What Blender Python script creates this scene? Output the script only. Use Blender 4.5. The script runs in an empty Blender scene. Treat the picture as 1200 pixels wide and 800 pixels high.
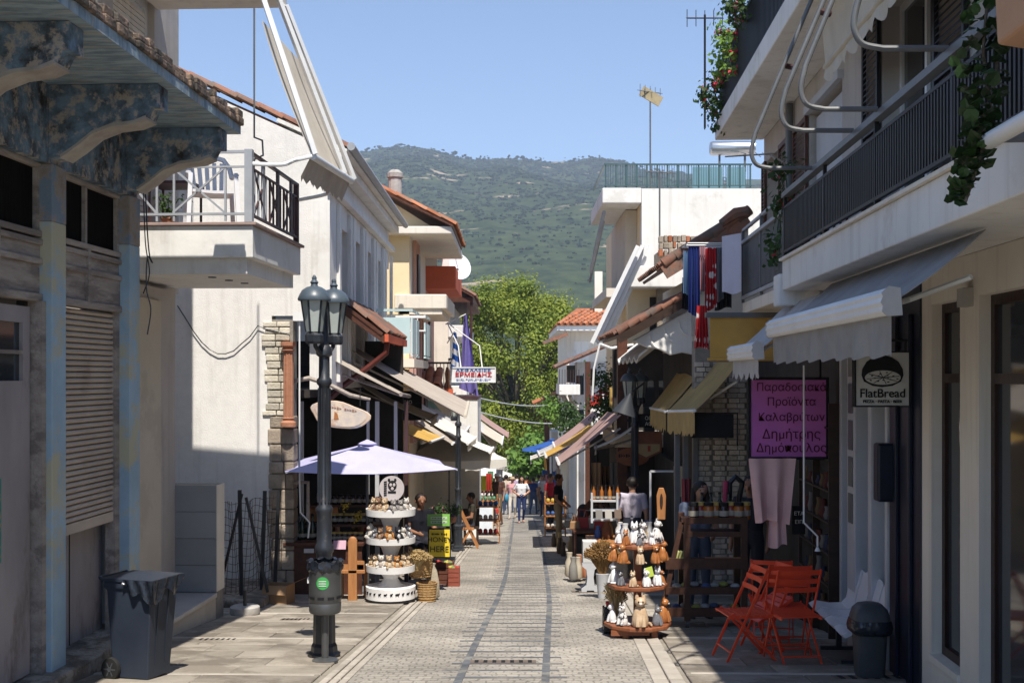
import bpy, bmesh, math, random
import numpy as np
from mathutils import Vector as V, Matrix, Quaternion, noise as mnoise
random.seed(7); rng = np.random.default_rng(7)
R = math.radians
scene = bpy.context.scene
COL = scene.collection

# ---------------------------------------------------------------- camera, sky, sun, exposure
F, CX, HY, CH = 1400.0, 600.0, 440.0, 1.7            # focal length in photo pixels, principal x, horizon row, eye height
cam = bpy.data.cameras.new('camera'); cam_ob = bpy.data.objects.new('camera', cam); COL.objects.link(cam_ob)
cam.sensor_width = 36; cam.lens = 36 * F / 1200; cam.shift_y = (HY - 400) / 1200
cam.clip_start = 0.1; cam.clip_end = 12000
cam_ob.location = (0, 0, CH); cam_ob.rotation_euler = (R(90), 0, 0)
scene.camera = cam_ob

SUN_DIR = V((-.11, .57, -1.0)).normalized()          # the way the light travels
world = bpy.data.worlds.new('World'); scene.world = world; world.use_nodes = True
wn = world.node_tree.nodes; wl = world.node_tree.links
for n in list(wn): wn.remove(n)
sky = wn.new('ShaderNodeTexSky'); sky.sky_type = 'NISHITA'; sky.sun_disc = False
sky.sun_elevation = math.asin(-SUN_DIR.z); sky.sun_rotation = math.atan2(-SUN_DIR.x, -SUN_DIR.y)
sky.altitude = 1400; sky.air_density = 1.0; sky.dust_density = 0.35; sky.ozone_density = 4.0
bg = wn.new('ShaderNodeBackground'); bg.inputs[1].default_value = .118
wo = wn.new('ShaderNodeOutputWorld'); wl.new(sky.outputs[0], bg.inputs[0]); wl.new(bg.outputs[0], wo.inputs[0])
sun = bpy.data.lights.new('sun', 'SUN'); sun.energy = 4.1; sun.angle = R(.53); sun.color = (1, .955, .88)
sun_ob = bpy.data.objects.new('sun', sun); COL.objects.link(sun_ob)
sun_ob.rotation_euler = SUN_DIR.to_track_quat('-Z', 'Y').to_euler(); sun_ob.location = (3, -20, 30)
vs = scene.view_settings; vs.view_transform = 'Standard'; vs.look = 'None'; vs.exposure = 0.75; vs.gamma = 1
vs.use_curve_mapping = False
vs.use_white_balance = True; vs.white_balance_temperature = 6750; vs.white_balance_tint = 10   # the camera set its white for open shade
scene.cycles.use_denoising = True
scene.cycles.max_bounces = 8; scene.cycles.diffuse_bounces = 5; scene.cycles.transparent_max_bounces = 8
scene.cycles.volume_bounces = 0
scene.cycles.caustics_reflective = False; scene.cycles.caustics_refractive = False

# ---------------------------------------------------------------- the lie of the land
def G(y): return -.0836 * y if y < 130 else -.0836 * 130
def PX(px, y): return (px - CX) / F * y
def PZ(py, y): return CH + (HY - py) / F * y
def at(px, py, y): return V((PX(px, y), y, PZ(py, y)))
_ck = [(-30, -1.6), (0, -.47), (9.8, -.09), (13, .03), (16.5, .15), (20, .235), (27, .32), (40, .42), (60, .5), (90, .6), (140, .7)]
def xc(y):                                              # centre line of the lane, bending gently
    return float(np.interp(y, [k[0] for k in _ck], [k[1] for k in _ck]))

# ---------------------------------------------------------------- object helpers
def link(name, data): o = bpy.data.objects.new(name, data); COL.objects.link(o); return o
def tag(o, label=None, cat=None, group=None, kind=None):
    if label: o['label'] = label
    if cat: o['category'] = cat
    if group: o['group'] = group
    if kind: o['kind'] = kind
    return o
def thing(name, label, cat, loc=(0, 0, 0), group=None, rz=0):
    o = link(name, None); o.location = loc; o.rotation_euler = (0, 0, rz); o.empty_display_size = .2
    return tag(o, label, cat, group)
def wloc(o):
    p = V((0, 0, 0))
    while o is not None: p = p + V(o.location); o = o.parent
    return p
def piece(name, mesh, parent, loc, rot=None, scale=None, label=None):
    o = link(name, mesh); o.parent = parent; o.location = V(loc) - (wloc(parent) if parent else V((0, 0, 0)))
    if rot is not None: o.rotation_euler = rot
    if scale is not None: o.scale = scale
    if label: o['label'] = label
    return o
def copy_tree(o, parent=None):
    c = o.copy(); COL.objects.link(c); c.parent = parent
    for ch in list(o.children): copy_tree(ch, c)
    return c

class MB:
    def __init__(s): s.v = []; s.f = []; s.m = []
    def add(s, vs, fs, mi=0):
        b = len(s.v); s.v += [tuple(x) for x in vs]; s.f += [tuple(i + b for i in f) for f in fs]; s.m += [mi] * len(fs); return s
    BOXF = [(0, 3, 2, 1), (4, 5, 6, 7), (0, 1, 5, 4), (1, 2, 6, 5), (2, 3, 7, 6), (3, 0, 4, 7)]
    def box(s, a, b, mi=0):
        (x0, y0, z0), (x1, y1, z1) = a, b
        return s.add([(x0, y0, z0), (x1, y0, z0), (x1, y1, z0), (x0, y1, z0), (x0, y0, z1), (x1, y0, z1), (x1, y1, z1), (x0, y1, z1)], s.BOXF, mi)
    def obox(s, c, ax, ay, az, mi=0):                  # centre and three half axes
        c, ax, ay, az = V(c), V(ax), V(ay), V(az)
        vs = [c + ax * i + ay * j + az * k for k in (-1, 1) for (i, j) in ((-1, -1), (1, -1), (1, 1), (-1, 1))]
        return s.add(vs, s.BOXF, mi)
    def bar(s, p, q, w, h=None, up=(0, 0, 1), mi=0):   # w across, h along up
        h = h or w; p, q = V(p), V(q); d = q - p; L = d.length
        if L < 1e-6: return s
        d.normalize(); up = V(up)
        if abs(d.dot(up)) > .98: up = V((0, 1, 0)) if abs(d.y) < .9 else V((1, 0, 0))
        sx = d.cross(up).normalized(); uz = sx.cross(d).normalized()
        return s.obox((p + q) / 2, d * (L / 2), sx * (w / 2), uz * (h / 2), mi)
    def tube(s, pts, r, n=8, mi=0, closed=False):
        pts = [V(p) for p in pts]; N = len(pts); rs = r if isinstance(r, (list, tuple)) else [r] * N
        t0 = (pts[1] - pts[0]).normalized(); ref = V((0, 0, 1)) if abs(t0.z) < .9 else V((1, 0, 0))
        a = t0.cross(ref).normalized(); vs = []
        for i, p in enumerate(pts):
            if i == 0: t = t0
            elif i == N - 1: t = (pts[i] - pts[i - 1]).normalized()
            else: t = ((pts[i + 1] - pts[i]).normalized() + (pts[i] - pts[i - 1]).normalized()).normalized()
            a = (a - t * a.dot(t)).normalized(); b = t.cross(a)
            vs += [p + (a * math.cos(k * 2 * math.pi / n) + b * math.sin(k * 2 * math.pi / n)) * rs[i] for k in range(n)]
        fs = [(i * n + k, i * n + (k + 1) % n, (i + 1) * n + (k + 1) % n, (i + 1) * n + k) for i in range(N - 1) for k in range(n)]
        fs += [tuple(range(n - 1, -1, -1)), tuple((N - 1) * n + k for k in range(n))]
        return s.add(vs, fs, mi)
    def lathe(s, c, prof, n=16, mi=0, rot=None, sx=1, sy=1, phase=0):
        c = V(c); vs = []
        for (r, z) in prof:
            for k in range(n):
                a = k * 2 * math.pi / n + phase; p = V((r * sx * math.cos(a), r * sy * math.sin(a), z))
                vs.append(c + (rot @ p if rot else p))
        N = len(prof)
        fs = [(i * n + k, i * n + (k + 1) % n, (i + 1) * n + (k + 1) % n, (i + 1) * n + k) for i in range(N - 1) for k in range(n)]
        fs += [tuple(range(n - 1, -1, -1)), tuple((N - 1) * n + k for k in range(n))]
        return s.add(vs, fs, mi)
    def ell(s, c, r, nu=10, nv=7, mi=0, rot=None):
        c = V(c); prof = [(math.sin(math.pi * (i + .02) / (nv + .04)), -math.cos(math.pi * (i + .02) / (nv + .04))) for i in range(nv + 1)]
        vs = []
        for (q, z) in prof:
            for k in range(nu):
                a = k * 2 * math.pi / nu; p = V((r[0] * q * math.cos(a), r[1] * q * math.sin(a), r[2] * z)); vs.append(c + (rot @ p if rot else p))
        fs = [(i * nu + k, i * nu + (k + 1) % nu, (i + 1) * nu + (k + 1) % nu, (i + 1) * nu + k) for i in range(nv) for k in range(nu)]
        fs += [tuple(range(nu - 1, -1, -1)), tuple(nv * nu + k for k in range(nu))]
        return s.add(vs, fs, mi)
    def prism(s, poly, d, mi=0):
        n = len(poly); d = V(d); vs = [V(p) for p in poly] + [V(p) + d for p in poly]
        fs = [tuple(range(n - 1, -1, -1)), tuple(range(n, 2 * n))] + [(i, (i + 1) % n, n + (i + 1) % n, n + i) for i in range(n)]
        return s.add(vs, fs, mi)
    def sheet(s, fn, nu, nv, th=None, mi=0):           # fn(u, v) -> point; th thickness vector or None
        vs = [V(fn(i / nu, j / nv)) for j in range(nv + 1) for i in range(nu + 1)]; W = nu + 1
        fs = [(j * W + i, j * W + i + 1, (j + 1) * W + i + 1, (j + 1) * W + i) for j in range(nv) for i in range(nu)]
        if th is not None:
            th = V(th); n = len(vs); vs = vs + [p + th for p in vs]; f2 = [tuple(n + k for k in reversed(f)) for f in fs]
            rim = [j for j in range(nu + 1)] + [j * W + nu for j in range(1, nv + 1)] + [nv * W + i for i in range(nu - 1, -1, -1)] + [j * W for j in range(nv - 1, 0, -1)]
            fs = fs + f2 + [(rim[(k + 1) % len(rim)], rim[k], rim[k] + n, rim[(k + 1) % len(rim)] + n) for k in range(len(rim))]
        return s.add(vs, fs, mi)
    def mesh(s, name, mats, smooth=False, off=V((0, 0, 0))):
        me = bpy.data.meshes.new(name); me.from_pydata([(x - off.x, y - off.y, z - off.z) for x, y, z in s.v], [], s.f)
        for m in (mats if isinstance(mats, (list, tuple)) else [mats]): me.materials.append(m)
        if any(s.m): me.polygons.foreach_set('material_index', s.m)
        bm = bmesh.new(); bm.from_mesh(me); bmesh.ops.recalc_face_normals(bm, faces=bm.faces); bm.to_mesh(me); bm.free()
        if smooth:
            me.polygons.foreach_set('use_smooth', [True] * len(me.polygons))
            try: me.set_sharp_from_angle(angle=R(45))
            except Exception: pass
        me.update(); return me
    def build(s, name, mats, parent=None, smooth=False, bevel=0, label=None):
        off = wloc(parent) if parent else V((0, 0, 0))
        o = link(name, s.mesh(name, mats, smooth, off)); o.parent = parent
        if bevel:
            b = o.modifiers.new('edge', 'BEVEL'); b.width = bevel; b.segments = 2; b.limit_method = 'ANGLE'; b.angle_limit = R(40)
        if label: o['label'] = label
        return o

def curve(pts, n=6):                                     # smooth path through the given points
    P_ = [V(p) for p in pts]; P_ = [P_[0] * 2 - P_[1]] + P_ + [P_[-1] * 2 - P_[-2]]; out = []
    for i in range(1, len(P_) - 2):
        for k in range(n):
            t = k / n; a, b, c, d = P_[i - 1:i + 3]
            out.append(.5 * ((2 * b) + (c - a) * t + (2 * a - 5 * b + 4 * c - d) * t * t + (3 * b - a - 3 * c + d) * t ** 3))
    return out + [P_[-2]]

class Frame:                                            # a = along the street (world y), b = out towards the lane, c = world z
    def __init__(s, x0, slope, side):                   # facade line x = x0 + slope*y ; side +1 faces +x, -1 faces -x
        s.x0, s.sl, s.sd = x0, slope, side
    def __call__(s, a, b, c): return V((s.x0 + s.sl * a + s.sd * b, a - s.sd * s.sl * b, c))
    def box(s, mb, a0, a1, b0, b1, c0, c1, mi=0):
        p = [s(a, b, c) for c in (c0, c1) for (a, b) in ((a0, b0), (a1, b0), (a1, b1), (a0, b1))]
        return mb.add(p, MB.BOXF, mi)
    def wall(s, mb, a0, a1, c0, c1, b=0, th=.25, holes=(), mi=0):
        A = sorted({a0, a1, *[h[0] for h in holes], *[h[1] for h in holes]}); C = sorted({c0, c1, *[h[2] for h in holes], *[h[3] for h in holes]})
        A = [a for a in A if a0 <= a <= a1]; C = [c for c in C if c0 <= c <= c1]
        def solid(i, j):
            if i < 0 or j < 0 or i >= len(A) - 1 or j >= len(C) - 1: return False
            ma, mc = (A[i] + A[i + 1]) / 2, (C[j] + C[j + 1]) / 2
            return not any(h[0] < ma < h[1] and h[2] < mc < h[3] for h in holes)
        for i in range(len(A) - 1):
            for j in range(len(C) - 1):
                if not solid(i, j): continue
                x0, x1, z0, z1 = A[i], A[i + 1], C[j], C[j + 1]
                q = [s(a, bb, c) for bb in (b, b - th) for (a, c) in ((x0, z0), (x1, z0), (x1, z1), (x0, z1))]
                fs = [(0, 1, 2, 3), (7, 6, 5, 4)]
                if not solid(i - 1, j): fs.append((0, 3, 7, 4))
                if not solid(i + 1, j): fs.append((1, 5, 6, 2))
                if not solid(i, j - 1): fs.append((0, 4, 5, 1))
                if not solid(i, j + 1): fs.append((3, 2, 6, 7))
                mb.add(q, fs, mi)
        return mb

# ---------------------------------------------------------------- materials (all procedural)
_mats = {}
def pm(name, c1, c2=None, scale=4, rough=.8, bump=.15, bscale=None, stains=None, samt=.35, sscale=1.2, metal=0, stretch=(1, 1, 1),
       spec=.3, trans=0, lo=.35, hi=.65, detail=6, streak=0):
    if name in _mats: return _mats[name]
    m = bpy.data.materials.new(name); m.use_nodes = True; nt = m.node_tree; N = nt.nodes; L = nt.links
    b = N['Principled BSDF']; b.inputs['Roughness'].default_value = rough; b.inputs['Metallic'].default_value = metal
    b.inputs['Specular IOR Level'].default_value = spec
    if trans: b.inputs['Transmission Weight'].default_value = trans
    geo = N.new('ShaderNodeNewGeometry'); mp = N.new('ShaderNodeMapping'); mp.inputs['Scale'].default_value = stretch
    L.new(geo.outputs['Position'], mp.inputs[0])
    c2 = c2 or tuple(x * .8 for x in c1)
    n1 = N.new('ShaderNodeTexNoise'); n1.inputs['Scale'].default_value = scale; n1.inputs['Detail'].default_value = detail
    n1.inputs['Roughness'].default_value = .62; L.new(mp.outputs[0], n1.inputs[0])
    rp = N.new('ShaderNodeValToRGB'); rp.color_ramp.elements[0].position = lo; rp.color_ramp.elements[1].position = hi
    rp.color_ramp.elements[0].color = (*c2, 1); rp.color_ramp.elements[1].color = (*c1, 1); L.new(n1.outputs[0], rp.inputs[0])
    col = rp.outputs[0]
    if stains:
        n2 = N.new('ShaderNodeTexNoise'); n2.inputs['Scale'].default_value = sscale; n2.inputs['Detail'].default_value = 9
        n2.inputs['Roughness'].default_value = .7; L.new(mp.outputs[0], n2.inputs[0])
        r2 = N.new('ShaderNodeValToRGB'); r2.color_ramp.elements[0].position = .60 - samt * .35; r2.color_ramp.elements[1].position = .66 - samt * .25
        L.new(n2.outputs[0], r2.inputs[0]); mx = N.new('ShaderNodeMix'); mx.data_type = 'RGBA'
        ml = N.new('ShaderNodeMath'); ml.operation = 'MULTIPLY'; ml.inputs[1].default_value = min(1, .5 + samt)
        L.new(r2.outputs[0], ml.inputs[0]); L.new(ml.outputs[0], mx.inputs[0]); L.new(col, mx.inputs[6]); mx.inputs[7].default_value = (*stains, 1); col = mx.outputs[2]
    if streak:                                           # rain runs and grime down the wall
        m3 = N.new('ShaderNodeMapping'); m3.inputs['Scale'].default_value = (5, 5, .3); L.new(geo.outputs['Position'], m3.inputs[0])
        n4 = N.new('ShaderNodeTexNoise'); n4.inputs['Scale'].default_value = 1.3; n4.inputs['Detail'].default_value = 7; n4.inputs['Roughness'].default_value = .65; L.new(m3.outputs[0], n4.inputs[0])
        r4 = N.new('ShaderNodeMapRange'); r4.inputs[1].default_value = .52; r4.inputs[2].default_value = .75; r4.inputs[4].default_value = streak; L.new(n4.outputs[0], r4.inputs[0])
        x4 = N.new('ShaderNodeMix'); x4.data_type = 'RGBA'; L.new(r4.outputs[0], x4.inputs[0]); L.new(col, x4.inputs[6]); x4.inputs[7].default_value = (.22, .19, .155, 1); col = x4.outputs[2]
    L.new(col, b.inputs['Base Color'])
    if bump:
        n3 = N.new('ShaderNodeTexNoise'); n3.inputs['Scale'].default_value = bscale or scale * 6; n3.inputs['Detail'].default_value = 5
        L.new(mp.outputs[0], n3.inputs[0]); bp = N.new('ShaderNodeBump'); bp.inputs['Strength'].default_value = bump; bp.inputs['Distance'].default_value = .02
        L.new(n3.outputs[0], bp.inputs['Height']); L.new(bp.outputs[0], b.inputs['Normal'])
    _mats[name] = m; return m
def cloth(name, c, c2=None, trans=.0, rough=.9):
    if name in _mats: return _mats[name]
    m = pm(name, c, c2 or tuple(x * .86 for x in c), scale=2.5, rough=rough, bump=.12, bscale=60, spec=.1)
    if trans:                                            # sun glows through awning canvas
        nt = m.node_tree; N = nt.nodes; L = nt.links; b = N['Principled BSDF']; out = N['Material Output']
        t = N.new('ShaderNodeBsdfTranslucent'); mx = N.new('ShaderNodeMixShader'); mx.inputs[0].default_value = trans
        src = b.inputs['Base Color'].links[0].from_socket; L.new(src, t.inputs[0])
        L.new(b.outputs[0], mx.inputs[1]); L.new(t.outputs[0], mx.inputs[2]); L.new(mx.outputs[0], out.inputs[0])
    return m
def glass(name, c=(.03, .035, .04), rough=.06):
    if name in _mats: return _mats[name]
    m = pm(name, c, c, rough=rough, bump=0, spec=.6); return m
def leafmat(name, c1, c2, cl=.8):
    if name in _mats: return _mats[name]
    m = bpy.data.materials.new(name); m.use_nodes = True; nt = m.node_tree; N = nt.nodes; L = nt.links
    b = N['Principled BSDF']; b.inputs['Roughness'].default_value = .55; b.inputs['Specular IOR Level'].default_value = .25
    geo = N.new('ShaderNodeNewGeometry'); rp = N.new('ShaderNodeValToRGB')
    rp.color_ramp.elements[0].color = (*c2, 1); rp.color_ramp.elements[1].color = (*c1, 1); n_ = N.new('ShaderNodeTexNoise'); n_.inputs['Scale'].default_value = cl; n_.inputs['Detail'].default_value = 2; L.new(geo.outputs['Position'], n_.inputs[0]); mm = N.new('ShaderNodeMapRange'); mm.inputs[1].default_value = .3; mm.inputs[2].default_value = .7; L.new(n_.outputs[0], mm.inputs[0]); av = N.new('ShaderNodeMath'); av.operation = 'MULTIPLY'; L.new(mm.outputs[0], av.inputs[0]); ad = N.new('ShaderNodeMath'); ad.operation = 'MULTIPLY_ADD'; ad.inputs[1].default_value = .7; ad.inputs[2].default_value = .3; L.new(geo.outputs['Random Per Island'], ad.inputs[0]); L.new(ad.outputs[0], av.inputs[1]); L.new(av.outputs[0], rp.inputs[0])
    L.new(rp.outputs[0], b.inputs['Base Color'])
    t = N.new('ShaderNodeBsdfTranslucent'); mx = N.new('ShaderNodeMixShader'); mx.inputs[0].default_value = .35
    L.new(rp.outputs[0], t.inputs[0]); L.new(b.outputs[0], mx.inputs[1]); L.new(t.outputs[0], mx.inputs[2]); L.new(mx.outputs[0], N['Material Output'].inputs[0])
    _mats[name] = m; return m

M = dict(
 white=pm('white plaster', (.78, .77, .74), (.70, .69, .66), 1.5, stains=(.58, .56, .52), samt=.12, bump=.2, streak=.3),
 white_rough=pm('rough white plaster', (.77, .755, .73), (.71, .695, .67), 9, stains=(.66, .65, .63), samt=.15, bump=.28, streak=.3),
 cream=pm('cream plaster', (.74, .69, .60), (.68, .62, .54), 1.5, bump=.15, streak=.3),
 yellow=pm('yellow plaster', (.80, .66, .43), (.75, .61, .39), 1.5, bump=.15),
 salmon=pm('salmon plaster', (.62, .36, .26), (.56, .31, .23), 1.5, bump=.15),
 pink=pm('pink boards', (.55, .34, .30), (.49, .30, .27), 2),
 greybeige=pm('grey beige plaster', (.50, .46, .42), (.44, .40, .37), 1.6, stains=(.38, .35, .32), samt=.15, bump=.2, streak=.35),
 beige=pm('beige plaster', (.60, .54, .44), (.54, .48, .39), 1.6, bump=.2, stains=(.45, .40, .33), samt=.15),
 rust_red=pm('rust red paint', (.62, .13, .06), (.54, .11, .05), 2),
 peel=pm('peeling blue paint', (.36, .46, .52), (.19, .27, .33), 3.5, stretch=(1, 4, 1), stains=(.40, .36, .31), samt=.22, sscale=3, bump=.6, lo=.4, hi=.6),
 peel_dark=pm('peeling mouldy blue paint', (.18, .28, .38), (.04, .037, .035), 5, stains=(.50, .43, .36), samt=.26, sscale=8, bump=.7, lo=.36, hi=.62, detail=10),
 blue_post=pm('faded blue paint', (.36, .50, .60), (.28, .40, .50), 2.0, stains=(.52, .46, .27), samt=.28, sscale=1.7, bump=.3),
 blue_post_top=pm('flaked post top', (.42, .36, .30), (.24, .20, .17), 5, stains=(.16, .24, .32), samt=.4, sscale=5, bump=.6),
 old_wood=pm('old grey wood', (.42, .365, .32), (.28, .24, .21), 3.5, stretch=(3, .5, 3), stains=(.18, .15, .135), samt=.3, bump=.5),
 shutter=pm('roller shutter', (.56, .47, .385), (.46, .385, .315), 2, stains=(.30, .22, .16), samt=.2, rough=.6),
 grey_metal=pm('old grey sheet metal', (.37, .335, .335), (.27, .245, .245), 1.6, stretch=(1, 1, .4), stains=(.16, .13, .12), samt=.3, rough=.7),
 mesh_dark=pm('dark window mesh', (.016, .014, .012), (.006, .006, .006), 8, stretch=(8, 8, .7), spec=.02, rough=1),
 rubble=pm('rubble plinth', (.26, .22, .18), (.10, .085, .07), 5, bump=.9, stains=(.40, .36, .30), samt=.3, sscale=4),
 tile_edge=pm('weathered tile edge', (.30, .21, .15), (.17, .12, .09), 6, stains=(.07, .06, .05), samt=.45, sscale=5, bump=.7),
 tile=pm('terracotta tile', (.48, .17, .075), (.33, .11, .05), 5, stains=(.27, .15, .10), samt=.3, sscale=2.5, bump=.3),
 tile_old=pm('old brown tile', (.30, .13, .08), (.17, .085, .06), 6, stains=(.12, .10, .085), samt=.4, sscale=3, bump=.4),
 brown_wood=pm('brown varnished wood', (.11, .042, .025), (.065, .026, .016), 4, stretch=(3, .6, 3), rough=.5),
 dark_wood=pm('dark wood', (.05, .027, .018), (.03, .017, .012), 4, stretch=(1, 1, 4), rough=.55),
 pine=pm('orange pine wood', (.42, .19, .07), (.32, .135, .05), 4, stretch=(4, 4, .6), rough=.5),
 stand_wood=pm('red brown stand wood', (.27, .095, .042), (.19, .065, .03), 5, stretch=(1, 6, 1), rough=.45),
 black_metal=pm('black painted iron', (.022, .024, .028), (.014, .015, .018), 6, rough=.42, bump=.08, spec=.5),
 lamp_metal=pm('lamp post paint', (.028, .033, .042), (.018, .021, .028), 6, rough=.4, bump=.08, spec=.5, stains=(.10, .09, .08), samt=.05, sscale=9),
 lamp_cap=pm('lamp cap paint', (.075, .10, .125), (.05, .07, .09), 6, rough=.4, bump=.05, spec=.5),
 grey_rail=pm('grey painted rail', (.36, .38, .41), (.30, .32, .35), 4, rough=.5, bump=.05),
 maroon_rail=pm('maroon painted rail', (.07, .035, .035), (.05, .025, .025), 4, rough=.5, bump=.05),
 slate_rail=pm('slate painted rail', (.016, .017, .020), (.010, .011, .014), 4, rough=.5, bump=.05),
 pipe=pm('grey pipe', (.13, .135, .14), (.10, .105, .11), 5, rough=.45, bump=.05, spec=.5),
 white_metal=pm('white painted metal', (.78, .79, .79), (.70, .71, .71), 3, rough=.4, bump=.04, spec=.5),
 alu=pm('brushed aluminium', (.62, .63, .64), (.5, .51, .52), 6, rough=.3, metal=.9, bump=.03),
 teal_rail=pm('teal railing', (.07, .13, .145), (.055, .11, .12), 3, rough=.4),
 paleblue=pm('pale blue panel', (.50, .64, .66), (.44, .58, .60), 2, rough=.5),
 navy=pm('navy paint', (.010, .014, .032), (.007, .009, .02), 3, rough=.4, bump=.06),
 win_brown=pm('dark brown frame', (.035, .014, .009), (.022, .009, .006), 4, rough=.4),
 greywhite=pm('greyed white paint', (.50, .51, .53), (.44, .45, .47), 2.5, rough=.5, bump=.1),
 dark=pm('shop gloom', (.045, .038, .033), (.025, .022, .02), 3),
 glass=glass('window glass'),
 lampglass=pm('frosted lamp glass', (.40, .44, .42), (.34, .38, .36), 3, rough=.25, bump=.05, spec=.5),
 concrete=pm('concrete', (.42, .40, .37), (.34, .32, .30), 3, bump=.4, stains=(.25, .23, .21), samt=.25),
 stone=pm('masonry stone', (.38, .32, .25), (.27, .22, .175), 6, bump=.6, stains=(.20, .17, .14), samt=.25, sscale=4),
 stone_pale=pm('whitewashed brick', (.60, .56, .47), (.48, .44, .36), 5, bump=.5),
 brick_grey=pm('pale grey brick', (.56, .51, .45), (.42, .38, .33), 6, bump=.5),
 mortar=pm('mortar', (.28, .26, .23), (.2, .185, .16), 6, bump=.4),
 terracotta=pm('terracotta pillar', (.42, .20, .12), (.34, .15, .09), 4, bump=.3),
 bin_plastic=pm('slate blue plastic', (.028, .037, .055), (.021, .028, .043), 3, rough=.5, bump=.08, spec=.3),
 black_plastic=pm('black plastic', (.015, .015, .017), (.010, .010, .012), 5, rough=.35, spec=.5),
 dgrey_plastic=pm('dark grey plastic', (.07, .075, .08), (.055, .06, .065), 5, rough=.45),
 bag=pm('bin bag', (.02, .025, .035), (.012, .015, .022), 9, rough=.22, bump=.8, bscale=14, spec=.6),
 rubber=pm('rubber', (.02, .02, .02), (.015, .015, .015), 5, rough=.8),
 litter=pm('anthracite litter bin', (.085, .088, .09), (.07, .072, .074), 5, rough=.38, metal=.3, bump=.05, spec=.5),
 green_sticker=pm('green sticker', (.06, .38, .10), (.05, .33, .08), 5, rough=.4, bump=0),
 cardboard=pm('cardboard', (.36, .22, .12), (.30, .18, .095), 4, bump=.15),
 red_paint=pm('orange red chair paint', (.76, .065, .018), (.66, .052, .014), 4, rough=.4, bump=.04, spec=.5),
 white_plastic=pm('white plastic', (.72, .73, .76), (.66, .67, .70), 3, rough=.4, bump=.03, spec=.5),
 parasol=cloth('lilac white parasol canvas', (.52, .51, .76), trans=.15),
 taupe=cloth('taupe awning canvas', (.52, .46, .40), (.43, .37, .32), trans=.15),
 mustard=cloth('mustard awning canvas', (.76, .50, .14), (.62, .40, .12), trans=.35),
 straw=cloth('straw awning canvas', (.62, .46, .20), (.48, .35, .16), trans=.3),
 offwhite=cloth('off white canvas', (.76, .74, .69), trans=.15),
 teal_canvas=cloth('teal canvas', (.24, .42, .44), trans=.2),
 grey_canvas=cloth('grey awning canvas', (.40, .39, .385), (.31, .305, .30), trans=.15),
 lgrey_canvas=cloth('light grey awning canvas', (.58, .57, .565), (.50, .49, .485), trans=.2),
 cream_canvas=cloth('cream awning canvas', (.70, .64, .54), (.60, .54, .45), trans=.2),
 pink_canvas=cloth('dusty pink awning canvas', (.50, .34, .31), (.42, .28, .26), trans=.2),
 brown_canvas=cloth('brown awning underside', (.28, .17, .11), trans=.1),
 pinkcloth=cloth('dusty pink cloth', (.66, .44, .44), (.56, .36, .36)),
 skin=pm('skin', (.44, .24, .16), (.38, .20, .13), 6, rough=.55, bump=.05),
 skin_tan=pm('tanned skin', (.30, .15, .09), (.25, .12, .07), 6, rough=.55, bump=.05),
 hair_dark=pm('dark hair', (.018, .012, .010), (.010, .007, .006), 30, rough=.5, bump=.4, bscale=60),
 hair_grey=pm('grey hair', (.16, .14, .12), (.10, .09, .08), 30, rough=.6, bump=.4, bscale=60),
 straw_dry=pm('dried wheat', (.52, .38, .18), (.36, .25, .11), 9, bump=.2),
 wicker=pm('wicker', (.42, .26, .11), (.26, .15, .06), 22, bump=.8, bscale=40),
 ink=pm('black print', (.012, .012, .013), (.01, .01, .011), 5, bump=0),
)
def solid(name, c, rough=.6): return pm(name, c, tuple(x * .88 for x in c), 5, rough=rough, bump=.04)

def text(s, size, p, xdir, zdir, mat, parent, name='lettering', ext=.003, align='CENTER', sx=1, bold=0):
    cu = bpy.data.curves.new('t', 'FONT'); cu.body = s; cu.size = 1; cu.align_x = align; cu.align_y = 'CENTER'; cu.extrude = ext / size; cu.resolution_u = 8
    cu.offset = bold / size
    o = bpy.data.objects.new('t', cu); COL.objects.link(o); dg = bpy.context.evaluated_depsgraph_get()
    me = bpy.data.meshes.new_from_object(o.evaluated_get(dg)); bpy.data.objects.remove(o); bpy.data.curves.remove(cu)
    x = V(xdir).normalized(); z = V(zdir).normalized(); y = x.cross(z)   # text plane: x right, z up, -y towards the reader
    z, y = z * size, y * size; x = x * size
    mt = Matrix((( x.x * sx, z.x, -y.x, 0), (x.y * sx, z.y, -y.y, 0), (x.z * sx, z.z, -y.z, 0), (0, 0, 0, 1)))
    me.transform(mt); me.materials.clear(); me.materials.append(mat)
    return piece(name, me, parent, p)
# ================================================================ setting: ground, lane, pavements
def vary(mat, amt=.25):                                 # every laid piece a slightly different tone
    nt = mat.node_tree; N = nt.nodes; L = nt.links; b = N['Principled BSDF']; lk = b.inputs['Base Color'].links[0]; src = lk.from_socket
    oi = N.new('ShaderNodeObjectInfo'); mr = N.new('ShaderNodeMapRange'); mr.inputs['To Min'].default_value = 1 - amt; mr.inputs['To Max'].default_value = 1 + amt
    L.new(oi.outputs['Random'], mr.inputs[0]); mx = N.new('ShaderNodeMix'); mx.data_type = 'RGBA'; mx.blend_type = 'MULTIPLY'; mx.inputs[0].default_value = 1
    L.new(src, mx.inputs[6]); L.new(mr.outputs[0], mx.inputs[7]); L.new(mx.outputs[2], b.inputs['Base Color']); return mat
earth = pm('town ground', (.26, .23, .19), (.18, .16, .13), .5)
slab_m = vary(pm('pavement stone', (.345, .31, .26), (.265, .235, .195), 2.5, stains=(.19, .165, .135), samt=.42, sscale=1.6, bump=.35, bscale=20), .3)
pale_m = vary(pm('pale kerb stone', (.44, .40, .345), (.35, .315, .27), 3, bump=.3, stains=(.30, .27, .23), samt=.2), .1)
rail_m = vary(pm('dark track stone', (.12, .13, .145), (.09, .095, .105), 5, bump=.3, stains=(.23, .22, .2), samt=.3, sscale=3), .12)
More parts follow.
